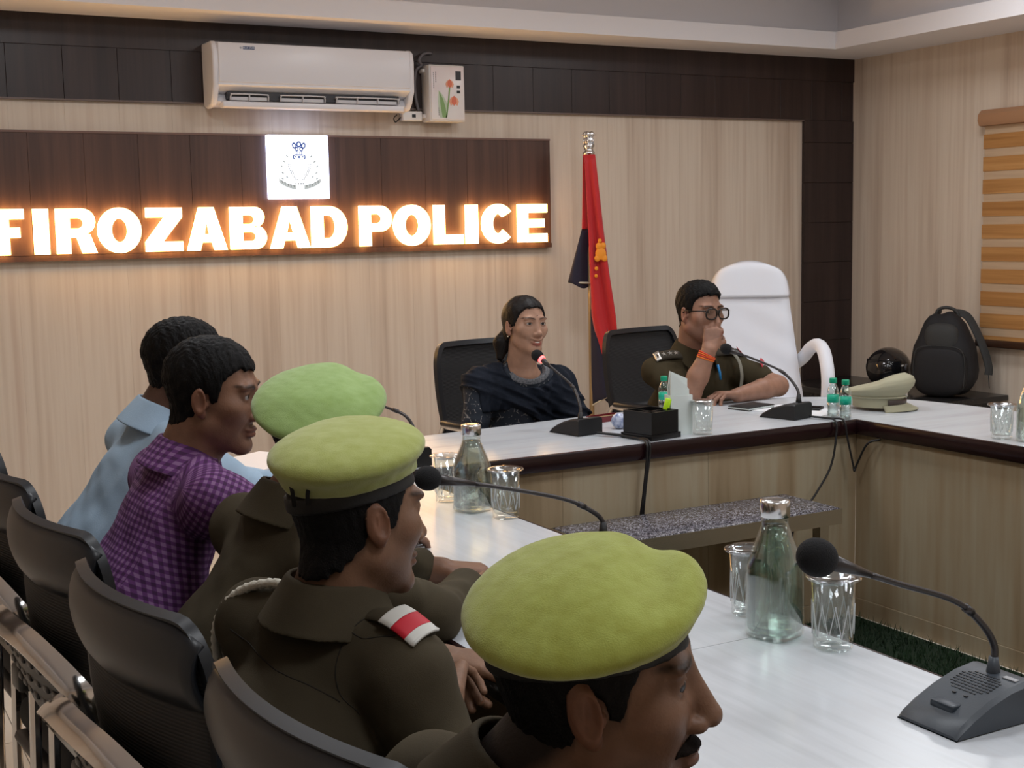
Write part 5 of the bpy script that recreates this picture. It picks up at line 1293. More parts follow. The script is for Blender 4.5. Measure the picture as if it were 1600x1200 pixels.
def must_vol(q, w=0.031, hgt=0.0075):
    ax = np.abs(q[:, 0]); zc = -0.046-0.009*(ax/w)**2; d = np.abs(q[:, 2]-zc)-hgt*(1-0.5*(ax/w)**2); return np.maximum(np.maximum(d, ax-w), 0.05-q[:, 1])
def skin_tint(h, stubble=0.0, lips=(0.78, 0.52, 0.50), tash=0.0, scalp=None, brow=0.0058, bdark=0.97):
    def fn(V):
        q = h.loc(V); n = len(V); c = np.ones((n, 3), f32); ax = np.abs(q[:, 0])
        near = np.linalg.norm(q, axis=1) < 0.17
        lipm = np.exp(-(((q[:, 0])/0.022)**4+((q[:, 2]+0.061)/0.0105)**4))*(q[:, 1] > 0.075)
        c = c*(1-lipm[:, None])+np.asarray(lips, f32)*lipm[:, None]
        if stubble:
            zone = np.clip((-0.030-q[:, 2])/0.025, 0, 1)*np.clip((q[:, 1]-0.0)/0.03, 0, 1)*near*(1-lipm)*np.clip((0.055+0.10+q[:, 2])/0.04, 0, 1)
            c *= (1-stubble*zone)[:, None]*np.where(zone[:, None] > 0, A(1, 1.0, 1.02), 1)
        u_ = np.clip((ax-0.010)/0.046, 0, 1); zc = 0.0375+0.006*np.sin(u_*math.pi*0.75)
        bm = np.exp(-(np.abs(q[:, 2]-zc)/(brow*(1.05-0.5*u_)))**3)*np.clip((ax-0.007)/0.007, 0, 1)*np.clip((0.060-ax)/0.008, 0, 1)*(q[:, 1] > 0.04)
        c *= (1-bdark*bm*(0.9+0.1*vnoise(V, 700, 4)))[:, None]
        if tash:
            tm = np.exp(-((q[:, 0]/0.026)**4+((q[:, 2]+0.047)/0.008)**4))*(q[:, 1] > 0.07); c *= (1-tash*tm)[:, None]
        if scalp is not None:
            reg = h.hair_region(q, scalp); k_ = np.clip((0.010-reg)/0.026, 0, 1)*near*(ax < 0.0755+0.03*(q[:, 1] < -0.03)); c *= (1-0.93*k_)[:, None]
        # ears and nose a little redder, sockets a little browner
        ear = np.clip((ax-0.068)/0.008, 0, 1)*near
        c *= 1-ear[:, None]*A(0.0, 0.12, 0.12)
        sock = np.exp(-(((ax-0.032)/0.022)**2+((q[:, 2]-0.018)/0.014)**2))*(q[:, 1] > 0.05)
        c *= 1-0.22*sock[:, None]
        c *= (1+0.05*vnoise(V, 90, 2))[:, None]
        return np.clip(c, 0, 1.2)
    return fn
# ---- hands ------------------------------------------------------------------------------------------------
def hand_prims(wrist, fwd, palm_n, side, curls, spread=0.0, thumb=(0.5, 0.6), k=1.0):
    """wrist position, finger direction, palm normal (out of the palm), side=+1 thumb to the left of fwd seen from the back...; returns list of (a,b,r1,r2)"""
    f = Vector(fwd).normalized(); n = Vector(palm_n); n = (n-f*n.dot(f)).normalized(); x = f.cross(n)*side   # x towards the thumb
    w = Vector(wrist); P = []
    L = [(0.030, 0.086, (0.042, 0.025, 0.020), 0.0088), (0.010, 0.090, (0.046, 0.029, 0.022), 0.0092), (-0.011, 0.086, (0.043, 0.027, 0.021), 0.0088), (-0.030, 0.078, (0.034, 0.021, 0.018), 0.0077)]
    for sx, ln, seg, r in L:
        P.append((w+x*sx*0.55*k+f*0.012*k, w+(x*sx+f*ln)*k, 0.016*k, (r+0.003)*k))
    for i, (sx, ln, seg, r) in enumerate(L):
        c = curls[i]; a = w+(x*sx+f*ln)*k; ang = 0
        sd = x*spread*(1.5-i)*0.5
        for j, sl in enumerate(seg):
            ang += c[j]; d = (f*math.cos(ang)+n*math.sin(ang)+sd).normalized(); b = a+d*sl*k
            P.append((a, b, r*k*(1-0.06*j), r*k*(1-0.06*(j+1)))); a = b
    t0 = w+(x*0.020+f*0.022)*k; d0 = (x*math.cos(thumb[0])*0.9+f*0.75+n*math.sin(thumb[0])*0.9).normalized(); t1 = t0+d0*0.046*k
    d1 = (f*0.8*math.cos(thumb[1])+x*0.35*math.cos(thumb[1])-x*0.5*math.sin(thumb[1])+n*math.sin(thumb[1])*0.8).normalized(); t2 = t1+d1*0.032*k; t3 = t2+(d1+(-x)*0.25*math.sin(thumb[1])).normalized()*0.026*k
    P += [(t0, t1, 0.015*k, 0.0115*k), (t1, t2, 0.0112*k, 0.010*k), (t2, t3, 0.0098*k, 0.0082*k)]
    return [(np.array(a, f32), np.array(b, f32), r1, r2) for a, b, r1, r2 in P]
def hand_sd(p, P, blend=0.006):
    d = rcone(p, *P[0])
    for q in P[1:4]: d = smin(d, rcone(p, *q), 0.014)
    th = None
    for i in range(4):
        fd = None
        for q in P[4+3*i:7+3*i]: fd = rcone(p, *q) if fd is None else smin(fd, rcone(p, *q), 0.003)
        d = smin(d, fd, 0.0035)
    for q in P[16:]: th = rcone(p, *q) if th is None else smin(th, rcone(p, *q), 0.004)
    return smin(d, th, 0.007)
# ---- cloth materials ----------------------------------------------------------------------------------------
def cloth_mat(name, col, bump=0.25, bscale=380, rough=0.85, var=0.15, sheen=0.15):
    return mat(name, col, rough, bump=bump, bscale=bscale, var=var, vscale=14, spec=0.15)
def check_mat():
    m = bpy.data.materials.new('purple_check'); m.use_nodes = True; nt = m.node_tree; b = nt.nodes['Principled BSDF']; b.inputs['Roughness'].default_value = 0.85
    at = _n(nt, 'ShaderNodeAttribute'); at.attribute_name = 'cuv'; sp = _n(nt, 'ShaderNodeSeparateXYZ'); nt.links.new(at.outputs['Vector'], sp.inputs[0])
    outs = []
    for i in (0, 1):
        mu = _n(nt, 'ShaderNodeMath', operation='MULTIPLY'); mu.inputs[1].default_value = 2*math.pi/0.0150; nt.links.new(sp.outputs[i], mu.inputs[0])
        sn = _n(nt, 'ShaderNodeMath', operation='SINE'); nt.links.new(mu.outputs[0], sn.inputs[0])
        mr = _n(nt, 'ShaderNodeMapRange'); mr.inputs['From Min'].default_value = -0.25; mr.inputs['From Max'].default_value = 0.25; nt.links.new(sn.outputs[0], mr.inputs['Value']); outs.append(mr.outputs[0])
    ad = _n(nt, 'ShaderNodeMath', operation='ADD'); nt.links.new(outs[0], ad.inputs[0]); nt.links.new(outs[1], ad.inputs[1])
    dv = _n(nt, 'ShaderNodeMath', operation='MULTIPLY'); dv.inputs[1].default_value = 0.5; nt.links.new(ad.outputs[0], dv.inputs[0])
    cr = _n(nt, 'ShaderNodeValToRGB'); e = cr.color_ramp.elements; e[0].color = (0.055, 0.012, 0.065, 1); e[1].color = (0.24, 0.12, 0.26, 1); x = e.new(0.5); x.color = (0.115, 0.030, 0.14, 1)
    nt.links.new(dv.outputs[0], cr.inputs['Fac']); nt.links.new(cr.outputs['Color'], b.inputs['Base Color']); return m
# ---- garments ---------------------------------------------------------------------------------------------
class Torso:
    """upper-body garment: spine points with radii (half depth), flattened by wid; arms as tapered sleeves"""
    def __init__(s, face, spine, neck, shoulders, arms, wid=1.42, kshoulder=0.062, seed=1, wrinkle=0.0035):
        s.f = np.array((math.cos(face), math.sin(face), 0), f32); s.r = np.array((s.f[1], -s.f[0], 0), f32)
        s.spine = [(np.asarray(c, f32), r) for c, r in spine]; s.neck = np.asarray(neck, f32); s.sh = [np.asarray(v, f32) for v in shoulders]
        s.arms = [[(np.asarray(c, f32), r) for c, r in a] for a in arms]; s.wid = wid; s.ks = kshoulder; s.seed = seed; s.wr = wrinkle
    def torso(s, p):
        o = s.spine[0][0]; q = p-o; u = q @ s.r; qs = p-np.outer(u*(1-1/s.wid), s.r).astype(f32)
        def sq(c):
            uu = (c-o) @ s.r; return c-(uu*(1-1/s.wid))*s.r
        d = None
        for (a, ra), (b, rb) in zip(s.spine[:-1], s.spine[1:]):
            e = rcone(qs, sq(a), sq(b), ra, rb); d = e if d is None else smin(d, e, 0.05)
        return d*0.9
    def sleeve(s, p, i):
        d = None; a = s.arms[i]
        for (c0, r0), (c1, r1) in zip(a[:-1], a[1:]):
            ax = c1-c0; L = float(np.linalg.norm(ax)); ax = ax/L; t = (p-c0) @ ax
            w = s.wr*0.8*np.sin(t*95+4*vnoise(p, 22, s.seed+i))*np.exp(-((t-L*0.85)/(0.10))**2)
            e = rcone(p, c0, c1, r0, r1)+w
            d = e if d is None else smin(d, e, 0.02)
        return d
    def sd(s, p, collar=True):
        d = s.torso(p)
        for i in (0, 1):
            d = smin(d, rcone(p, s.neck+A(0, 0, -0.035), s.sh[i], 0.058, s.ks), 0.05)
        for i in range(len(s.arms)): d = smin(d, s.sleeve(p, i), 0.035)
        d = d+s.wr*1.6*(np.abs(vnoise(p*A(1, 1, 0.6), 15, s.seed))-0.3)+s.wr*0.35*vnoise(p, 70, s.seed+4)
        return d
    def uv(s, V):
        n = len(V); dt = s.torso(V); best = dt.copy(); out = np.zeros((n, 3), f32)
        q = V-s.spine[0][0]; u = q @ s.r; w = q @ s.f
        a0, b0 = s.spine[0][0], s.spine[-1][0]; ax = (b0-a0)/np.linalg.norm(b0-a0)
        out[:, 0] = np.where(np.abs(u) < 0.13, u, np.sign(u)*(0.13+0.0)-0*u+np.sign(u)*np.abs(w)*0.8); out[:, 1] = q @ ax
        for i in range(len(s.arms)):
            d = s.sleeve(V, i)-0.012; m = d < best; best = np.where(m, d, best)
            c0, c1 = s.arms[i][0][0], s.arms[i][1][0]; ax = (c1-c0)/np.linalg.norm(c1-c0); e1 = np.cross(ax, np.array((0, 0, 1.0))); e1 /= np.linalg.norm(e1)+1e-6; e2 = np.cross(ax, e1)
            r = V-c0; ang = np.arctan2(r @ e2, r @ e1); out[m, 0] = (ang*0.058)[m]; out[m, 1] = (r @ ax)[m]
        return out
def collar_fn(center, axis, fwd, r0, h, flare=0.35, t=0.004, gap=0.35, tilt=0.0, fall=0.03, ry=1.0):
    """stand-and-fall shirt collar: cone shell round the neck, open at the front"""
    c = np.asarray(center, f32); z = np.asarray(axis, f32)/np.linalg.norm(axis); f = np.asarray(fwd, f32); f = f-z*(f @ z); f /= np.linalg.norm(f); x = np.cross(f, z)
    def fn(p):
        q = p-c; hz = q @ z; u = q @ x; w = (q @ f)*ry
        rad = np.hypot(u, w); ang = np.abs(np.arctan2(u, w))
        rr = r0+flare*np.clip(h-hz, 0, 1)+0.0
        d = np.abs(rad-rr)/math.sqrt(1+flare*flare)-t
        # hem drops towards the front points
        low = -0.036-fall*(1-np.clip((ang-0.35)/0.9, 0, 1))
        hi = h-0.016*(1-np.clip((ang-0.2)/1.0, 0, 1))
        d = smax(d, np.maximum(hz-hi, low-hz), 0.004)
        return smax(d, (gap-ang)*rad, 0.004)
    return fn
def beret_fn(h, drop=0.5, back=0.0, lift=0.098, rx=0.118, ry=0.128, rz=0.036, side=1, seed=0, yaw=0.0, off=(0.03, -0.008), crease=0.0, slope=0.12, pit=0.12):
    """felt beret: soft disc pulled down to the wearer's right (side=+1), gathered into the band"""
    Rm = (Matrix.Rotation(yaw, 3, 'Z') @ Matrix.Rotation(side*drop, 3, 'Y') @ Matrix.Rotation(pit, 3, 'X')); Rm = np.array(Rm, f32)
    def fn(p):
        q = h.loc(p)
        d = ell(q, (0, -0.012, 0.066), (0.086, 0.108, 0.052))            # crown on the head
        d = smax(d, 0.060+slope*(q[:, 1]+0.01)-q[:, 2], 0.012)
        disc = ell(q, (side*off[0], off[1], lift), (rx, ry, rz), Rm)
        d = smin(d, disc, 0.035)
        if crease:
            d = d+crease*np.exp(-((q[:, 1]-0.055)/0.022)**2)*np.clip((q[:, 2]-lift)/0.03, 0, 1)
        d = d+0.0016*vnoise(q, 26, seed)+0.0004*vnoise(q, 170, seed+2)
        return d*h.k
    return fn
def band_fn(h, z0=0.040, slope=0.12, hgt=0.026, t=0.0065):
    def fn(p):
        q = h.loc(p); base = s_ = h.skull(q)
        zc = z0+slope*(q[:, 1]+0.01)
        return np.maximum(base-t, np.abs(q[:, 2]-zc-0.012)-hgt/2)*h.k
    return fn
def person(label, base):
    t = thing('person', label, 'person', (base[0], base[1], 0)); return t
def legs(t, hip, face, o, m, mshoe, knee_d=0.42, spread=0.10, kz=0.50, foot=0.10):
    f = np.array((math.cos(face), math.sin(face), 0)); r = np.array((f[1], -f[0], 0)); hip = np.asarray(hip, float)
    J = []
    for s in (-1, 1):
        a = hip+r*s*0.085; k_ = hip+f*knee_d+r*s*spread; k_[2] = kz; an = k_+f*foot*0.3; an[2] = 0.09; J.append((a, k_, an))
    def fn(p):
        d = ell(p, hip+f*0.02, (0.16, 0.16, 0.10))
        for a, k_, an in J: d = smin(d, smin(rcone(p, a, k_, 0.088, 0.062), rcone(p, k_, an, 0.062, 0.048), 0.02), 0.03)
        return d+0.003*vnoise(p, 30, 3)
    lo, hi = bounds([hip]+[q for j in J for q in j], 0.13); lo[2] = 0.05
    sdf_obj('trousers', fn, lo, hi, 0.012, m, t, origin=o)
    for a, k_, an in J:
        c = an+f*0.06; c[2] = 0.045
        sh = lambda p, c=c: smin(ell(p, c, (0.06, 0.06, 0.045)), rcone(p, c-f*0.05, c+f*0.10+np.array((0, 0, -0.008)), 0.045, 0.034), 0.03)
        sdf_obj('shoe', lambda p, sh=sh: np.maximum(sh(p), 0.002-p[:, 2]), c-0.19, c+0.19, 0.010, mshoe, t, origin=o)

def seam(fn, pts, o, parent, m, r=0.0011, n=8):
    """thin stitched seam laid on the surface of fn through the given points"""
    P = np.array([tuple(v) for v in catmull(pts, n)], f32)
    for _ in range(12):
        d = fn(P); e = 0.002
        g = np.stack([(fn(P+np.eye(3, dtype=f32)[i]*e)-fn(P-np.eye(3, dtype=f32)[i]*e))/(2*e) for i in range(3)], 1)
        P = P-0.8*d[:, None]*g/np.maximum((g*g).sum(1, keepdims=True), 0.2)
    return obj('seam', MB().tube([tuple(v) for v in P-np.asarray(o, f32)], r, 5), m, parent)
# ------------------------------------------------------------------ the seven people
M_OLIVE = cloth_mat('olive_uniform', (0.066, 0.053, 0.033), bump=0.2, bscale=600)
M_OLIVED = cloth_mat('olive_uniform_trousers', (0.055, 0.046, 0.030))
M_SHOE = mat('shoe_black', (0.01, 0.01, 0.01), 0.3)
M_BERET = mat('beret_felt', (0.34, 0.38, 0.085), 0.95, col2=(0.285, 0.31, 0.055), vscale=45, bump=0.35, bscale=620, sheen=0.35, spec=0.1)
M_BERET2 = mat('beret_felt_pale', (0.39, 0.43, 0.145), 0.95, col2=(0.335, 0.37, 0.10), vscale=45, bump=0.35, bscale=620, sheen=0.35, spec=0.1)
M_BERET3 = mat('beret_felt_green', (0.30, 0.43, 0.155), 0.95, col2=(0.26, 0.38, 0.12), vscale=45, bump=0.35, bscale=620, sheen=0.35, spec=0.1)
M_BAND = mat('beret_band', (0.008, 0.008, 0.008), 0.6, bump=0.2, bscale=300)
def V3(*v): return np.array(v, f32)
def make_body(t, o, H, neck, sh, arms, hands, h, m, tint):
    """arms: list of bone lists [(pos,r),...]; hands: list of prim lists"""
    n0 = H.world((0, -0.024, -0.035)); neck = np.asarray(neck, f32)
    throat = H.world((0, 0.02, -0.075))
    hb = [(np.mean([q[1] for q in P[:4]], axis=0), P) for P in hands]
    back_ = -H.R[:, 1]*0.025; back_[2] = 0
    nr = 0.050 if H.p['female'] else 0.058+H.p['plump']
    def fn(p):
        d = rcone(p, n0, neck, nr, nr+0.006)
        d = smin(d, rcone(p, throat, neck+A(0, 0, -0.01), 0.036, 0.05), 0.03)
        for s in sh: d = smin(d, rcone(p, neck+A(0, 0, -0.055), s, 0.045, 0.04), 0.04)
        d = smin(d, rcone(p, neck+back_-A(0, 0, 0.06), neck+back_*1.5-A(0, 0, 0.14), 0.05, 0.055), 0.04)
        for a in arms:
            for (c0, r0), (c1, r1) in zip(a[:-1], a[1:]): d = smin(d, rcone(p, c0, c1, r0, r1), 0.014)
        for c, P in hb:
            dc = np.linalg.norm(p-c, axis=1)-0.13; mk = dc < 0.05
            e = dc.copy()
            if mk.any(): e[mk] = hand_sd(p[mk], P)
            d = smin(d, e, 0.008)
        dc = np.linalg.norm(p-H.c, axis=1)-0.155*H.k; mk = dc < 0.05
        e = dc.copy()
        if mk.any(): e[mk] = H.sd(p[mk])
        return smin(d, e, 0.022)
    pts = [H.c-0.16, H.c+0.17, neck-A(0.05, 0.05, 0.24)]+[np.asarray(s)-0.06 for s in sh]+[np.asarray(s)+0.06 for s in sh]
    for a in arms: pts += [np.asarray(c)-0.06 for c, _ in a]+[np.asarray(c)+0.06 for c, _ in a]
    for P in hands:
        for q in P: pts += [q[0]-0.02, q[0]+0.02, q[1]-0.02, q[1]+0.02]
    lo, hi = bounds(pts, 0.015)
    return sdf_obj('body', fn, lo, hi, h, m, t, tint=tint, origin=o)
def head_parts(t, o, H, style, h=0.003, brow=0.0045, must=None, look=(0, 0), hair_m=None, hair_name='hair'):
    c = H.c
    if style is not None:
        sdf_obj(hair_name, H.hair(style), c-0.17, c+0.19, h, hair_m or M_HAIR, t, origin=o)
    if must: mw = H.world((0, 0.09, -0.05)); sdf_obj('moustache', H.patch(lambda q: must_vol(q, *must), 0.0018), mw-0.05, mw+0.05, 0.0018, M_BROW, t, origin=o)
    make_eyes(H, t, o, look)
def wear_beret(t, o, H, m, bslope=0.12, **kw):
    c = H.world((0, -0.01, 0.08)); sdf_obj('beret', beret_fn(H, slope=bslope, **kw), c-0.19, c+0.19, 0.003, m, t, origin=o)
    sdf_obj('beret_band', band_fn(H, slope=bslope), c-0.16, c+0.16, 0.003, M_BAND, t, origin=o)
FIST = [(1.25, 1.5, 0.9)]*4
LOOSE = [(0.35, 0.5, 0.3), (0.40, 0.55, 0.3), (0.5, 0.6, 0.35), (0.6, 0.6, 0.4)]
ZB_COP = [-0.085, -0.080, -0.060, -0.034, 0.020, 0.018, -0.006, 0.030, 0.055, 0.070, 0.075]
def uniform(t, o, T_, H, neck, axis, fwd, m, h=0.006, collar_r=0.066, ch=0.040, gap=0.45, fall=0.045, flare=0.42, uv=False, cut=None, extra=()):
    pts = [c for c, _ in T_.spine]+[c for a in T_.arms for c, _ in a]+list(T_.sh)
    lo, hi = bounds(pts, 0.20); hi[2] = float(neck[2])+0.06
    neck = np.asarray(neck, f32); ax = np.asarray(axis, f32)/np.linalg.norm(axis)
    def fn(p):
        d = T_.sd(p)
        # neck opening
        d = smax(d, -rcone(p, neck+ax*(collar_r-0.016), neck+ax*0.25, collar_r-0.014, collar_r-0.010), 0.006)
        if cut is not None: d = np.maximum(d, cut(p))
        return d
    sdf_obj('shirt', fn, lo, hi, h, m, t, uv=T_.uv if uv else None, origin=o)
    T_.fn = fn
    cf = collar_fn(neck, ax, fwd, collar_r, ch, flare=flare, gap=gap, fall=fall)
    sdf_obj('collar', cf, neck-0.13, neck+0.13, 0.0034, m, t, uv=T_.uv if uv else None, origin=o)
# ---------------------------------------------------------------- 1. officer nearest the camera (moustache, lime beret)
def cop_near():
    base = (0.60, 1.15); t = person('police officer in lime beret and moustache, nearest the camera', base); o = V3(*base, 0)
    H = Head((0.683, 1.083, 1.034), -0.62, 0.0, -0.02, 1.0, nose=1.12, jaw=1.05)
    neck = V3(0.615, 1.13, 0.925); sh = [V3(0.62, 0.965, 0.855), V3(0.60, 1.30, 0.865)]
    arms = [[(sh[0], 0.042), (V3(0.80, 0.93, 0.685), 0.037), (V3(0.93, 1.02, 0.79), 0.028)], [(sh[1], 0.042), (V3(0.80, 1.34, 0.70), 0.037), (V3(0.95, 1.20, 0.79), 0.028)]]
    hands = [hand_prims(V3(0.93, 1.02, 0.79), (0.9, 0.35, 0.02), (0, 0.1, -1), 1, LOOSE), hand_prims(V3(0.95, 1.20, 0.79), (0.95, -0.2, 0.02), (0, 0.1, -1), -1, LOOSE)]
    make_body(t, o, H, neck, sh, arms, hands, 0.0029, skin_mat('near', (0.190, 0.102, 0.064)), skin_tint(H, 0.32, lips=(0.72, 0.55, 0.55), tash=0.7, scalp=dict(zb=ZB_COP), brow=0.0072))
    head_parts(t, o, H, dict(t=0.0022, top=0.001, zb=ZB_COP, amp=0.0007, freq=420, strands=120), must=(0.031, 0.0075), brow=0.0055, look=(0.5, -0.2))
    wear_beret(t, o, H, M_BERET, drop=0.33, seed=1, lift=0.100, off=(0.022, -0.014), rx=0.112, ry=0.122, rz=0.034, crease=0.014, pit=0.14)
    T_ = Torso(-0.1, [(V3(0.52, 1.17, 0.53), 0.125), (V3(0.55, 1.15, 0.70), 0.118), (V3(0.59, 1.13, 0.82), 0.105)], neck, sh, [[(sh[0], 0.062), (V3(0.80, 0.93, 0.685), 0.052), (V3(0.90, 1.00, 0.765), 0.042)], [(sh[1], 0.062), (V3(0.80, 1.34, 0.70), 0.052), (V3(0.92, 1.22, 0.77), 0.042)]], seed=2)
    uniform(t, o, T_, H, neck, H.c-neck+V3(-0.02, 0.01, 0), (0.85, -0.5, 0), M_OLIVE, collar_r=0.070)
    legs(t, (0.56, 1.16, 0.545), 0.0, o, M_OLIVED, M_SHOE)
cop_near()
# ---------------------------------------------------------------- 2. middle officer (profile, white lanyard, red and white shoulder slide)
def cop_mid():
    base = (0.60, 1.85); t = person('police officer in pale beret with red and white shoulder slide, between two berets', base); o = V3(*base, 0)
    H = Head((0.730, 1.838, 1.060), 0.10, -0.08, 0.06, 1.0, nose=0.95)
    neck = V3(0.690, 1.855, 0.940); sh = [V3(0.748, 1.705, 0.852), V3(0.620, 2.00, 0.878)]
    w1 = V3(0.838, 1.775, 0.775); e1 = V3(0.79, 1.60, 0.655)
    arms = [[(sh[0], 0.042), (e1, 0.037), (w1, 0.028)], [(sh[1], 0.042), (V3(0.76, 2.07, 0.70), 0.037), (V3(0.92, 1.95, 0.775), 0.028)]]
    hands = [hand_prims(w1, (0.45, 0.85, 0.15), (0.5, -0.3, -0.8), 1, [(0.9, 1.0, 0.6)]*4), hand_prims(V3(0.92, 1.95, 0.775), (0.6, -0.8, 0.05), (0.1, 0, -1), -1, LOOSE)]
    make_body(t, o, H, neck, sh, arms, hands, 0.0029, skin_mat('mid', (0.215, 0.115, 0.070)), skin_tint(H, 0.22, lips=(0.75, 0.55, 0.55), tash=0.5, scalp=dict(zb=ZB_COP)))
    head_parts(t, o, H, dict(t=0.0022, top=0.001, zb=ZB_COP, amp=0.0007, freq=420, strands=120), look=(0, 0))
    wear_beret(t, o, H, M_BERET2, bslope=0.24, drop=0.22, seed=3, lift=0.110, off=(0.016, -0.030), rx=0.108, ry=0.120, rz=0.036, pit=0.22)
    # ribbon tails at the back of the band
    for k, (a, b, c) in enumerate((((0.020, -0.116, 0.030), (0.030, -0.124, 0.052), (0.028, -0.128, 0.072)), ((0.044, -0.106, 0.034), (0.056, -0.112, 0.056), (0.066, -0.108, 0.078)))):
        obj('ribbon_tail', MB().tube([tuple(H.world(q)-o) for q in catmull([a, b, c], 4)], 0.003, 6, flat=(0.006, 0.002)), M_BAND, t)
    obj('ribbon_knot', MB().ball(tuple(H.world((0.066, -0.110, 0.080))-o), 0.005, 10, 6), M_BAND, t)
    T_ = Torso(0.40, [(V3(0.54, 1.83, 0.53), 0.125), (V3(0.60, 1.845, 0.70), 0.116), (V3(0.665, 1.855, 0.80), 0.100)], neck, sh, [[(sh[0], 0.062), (e1, 0.055), (w1-V3(0.03, 0.06, 0.03), 0.044)], [(sh[1], 0.062), (V3(0.76, 2.07, 0.70), 0.052), (V3(0.89, 1.97, 0.76), 0.042)]], seed=5)
    uniform(t, o, T_, H, neck, (0.10, -0.02, 1), (0.92, -0.1, 0), M_OLIVE, collar_r=0.068, ch=0.038, fall=0.050, flare=0.55)
    M_SEAM = mat('seam_dark', (0.018, 0.015, 0.010), 0.9); sr = lambda a, k=1.0: tuple(sh[0]+V3(0.0, 0.02, 0.0)+V3(-0.085*math.cos(a)*k, 0.035, 0.085*math.sin(a)*k))
    seam(T_.fn, [sr(a) for a in np.linspace(-0.7, 2.2, 6)], o, t, M_SEAM)
    seam(T_.fn, [(0.565, 1.965, 0.885), (0.575, 1.90, 0.868), (0.60, 1.82, 0.845), (0.655, 1.745, 0.815)], o, t, M_SEAM)
    seam(T_.fn, [(0.665, 1.78, 0.93), (0.70, 1.74, 0.90), (0.73, 1.70, 0.90)], o, t, M_SEAM)
    # shoulder strap with slide, laid along the right shoulder
    n2 = V3(*neck)+V3(0.02, -0.055, -0.022); r2 = V3(*sh[0])+V3(0.012, -0.030, 0.057)
    d = (r2-n2)/np.linalg.norm(r2-n2); up = V3(-0.1, -0.30, 0.95); up = up-d*(up @ d); up /= np.linalg.norm(up); sd_ = np.cross(d, up)
    def strap(u0, u1, w, lift, m_, nm, th=0.004):
        def fnp(u, v):
            s_ = u0+(u1-u0)*u; c = n2+(r2-n2)*s_+up*(0.022*math.sin(min(1, s_)*math.pi)+lift); return tuple(c+sd_*(v-0.5)*w*(1 if nm != 'shoulder_strap' else (1-0.25*(1-s_)))-up*abs(v-0.5)**2*0.02-o)
        return obj(nm, MB().grid(fnp, 12, 6, th), m_, t)
    strap(0.05, 1.0, 0.046, 0.006, M_OLIVE, 'shoulder_strap')
    sl = strap(0.55, 0.72, 0.054, 0.012, mat('slide_white', (0.62, 0.61, 0.57), 0.6), 'slide_white')
    strap(0.72, 0.91, 0.054, 0.012, mat('slide_red', (0.55, 0.012, 0.030), 0.5), 'slide_red'); strap(0.91, 1.04, 0.054, 0.012, mat('slide_white', (0.62, 0.61, 0.57), 0.6), 'slide_white')
    # white braided lanyard round the left shoulder
    P0 = V3(0.648, 1.895, 0.955); P = [P0, V3(0.622, 1.935, 0.957), V3(0.590, 1.978, 0.942), V3(0.566, 2.01, 0.91), V3(0.556, 2.03, 0.865), V3(0.565, 2.05, 0.81), V3(0.60, 2.075, 0.78)]
    pts = catmull([tuple(v-o) for v in P], 10); ly = MB().tube(pts, [0.0075*(1+0.16*math.sin(i*2.4)) for i in range(len(pts))], 10)
    obj('lanyard', ly, mat('lanyard_white', (0.66, 0.63, 0.54), 0.8, bump=0.8, bscale=260), t)
    obj('lanyard_end', MB().ball(tuple(P0-o), (0.008, 0.008, 0.010), 10, 8), mat('lanyard_red', (0.25, 0.04, 0.03), 0.6), t)
    legs(t, (0.56, 1.83, 0.545), 0.15, o, M_OLIVED, M_SHOE)
cop_mid()
# ---------------------------------------------------------------- 3. far officer (green beret, mostly hidden)
def cop_far():
    base = (0.66, 2.34); t = person('police officer in bright green beret, half hidden behind another beret', base); o = V3(*base, 0)
    H = Head((0.870, 2.318, 1.100), -0.34, 0.0, 0.0, 1.0)
    neck = V3(0.80, 2.345, 0.985); sh = [V3(0.815, 2.175, 0.900), V3(0.76, 2.52, 0.915)]
    arms = [[(sh[0], 0.042), (V3(0.98, 2.12, 0.80), 0.037), (V3(1.14, 2.26, 0.795), 0.028)], [(sh[1], 0.042), (V3(0.97, 2.55, 0.80), 0.037), (V3(1.14, 2.42, 0.795), 0.028)]]
    hands = [hand_prims(V3(1.14, 2.26, 0.795), (0.8, 0.5, -0.02), (0, 0, -1), 1, LOOSE), hand_prims(V3(1.14, 2.42, 0.795), (0.8, -0.5, -0.02), (0, 0, -1), -1, LOOSE)]
    make_body(t, o, H, neck, sh, arms, hands, 0.004, skin_mat('far', (0.20, 0.10, 0.06)), skin_tint(H, 0.25))
    head_parts(t, o, H, dict(t=0.0022, top=0.001, zb=ZB_COP, amp=0.0007, freq=420, strands=120))
    wear_beret(t, o, H, M_BERET3, drop=0.52, seed=6, lift=0.084, off=(0.026, -0.020), rx=0.116, ry=0.124, rz=0.034, pit=0.04, crease=0.008)
    T_ = Torso(0.15, [(V3(0.605, 2.36, 0.53), 0.125), (V3(0.69, 2.365, 0.70), 0.118), (V3(0.765, 2.355, 0.85), 0.100)], neck, sh, [[(sh[0], 0.062), (V3(0.98, 2.12, 0.80), 0.050), (V3(1.10, 2.23, 0.805), 0.040)], [(sh[1], 0.062), (V3(0.97, 2.55, 0.80), 0.050), (V3(1.10, 2.44, 0.805), 0.040)]], seed=8)
    uniform(t, o, T_, H, neck, (0.35, 0, 1), (0.95, -0.2, 0), M_OLIVE, h=0.007)
    legs(t, (0.58, 2.36, 0.545), 0.05, o, M_OLIVED, M_SHOE)
cop_far()
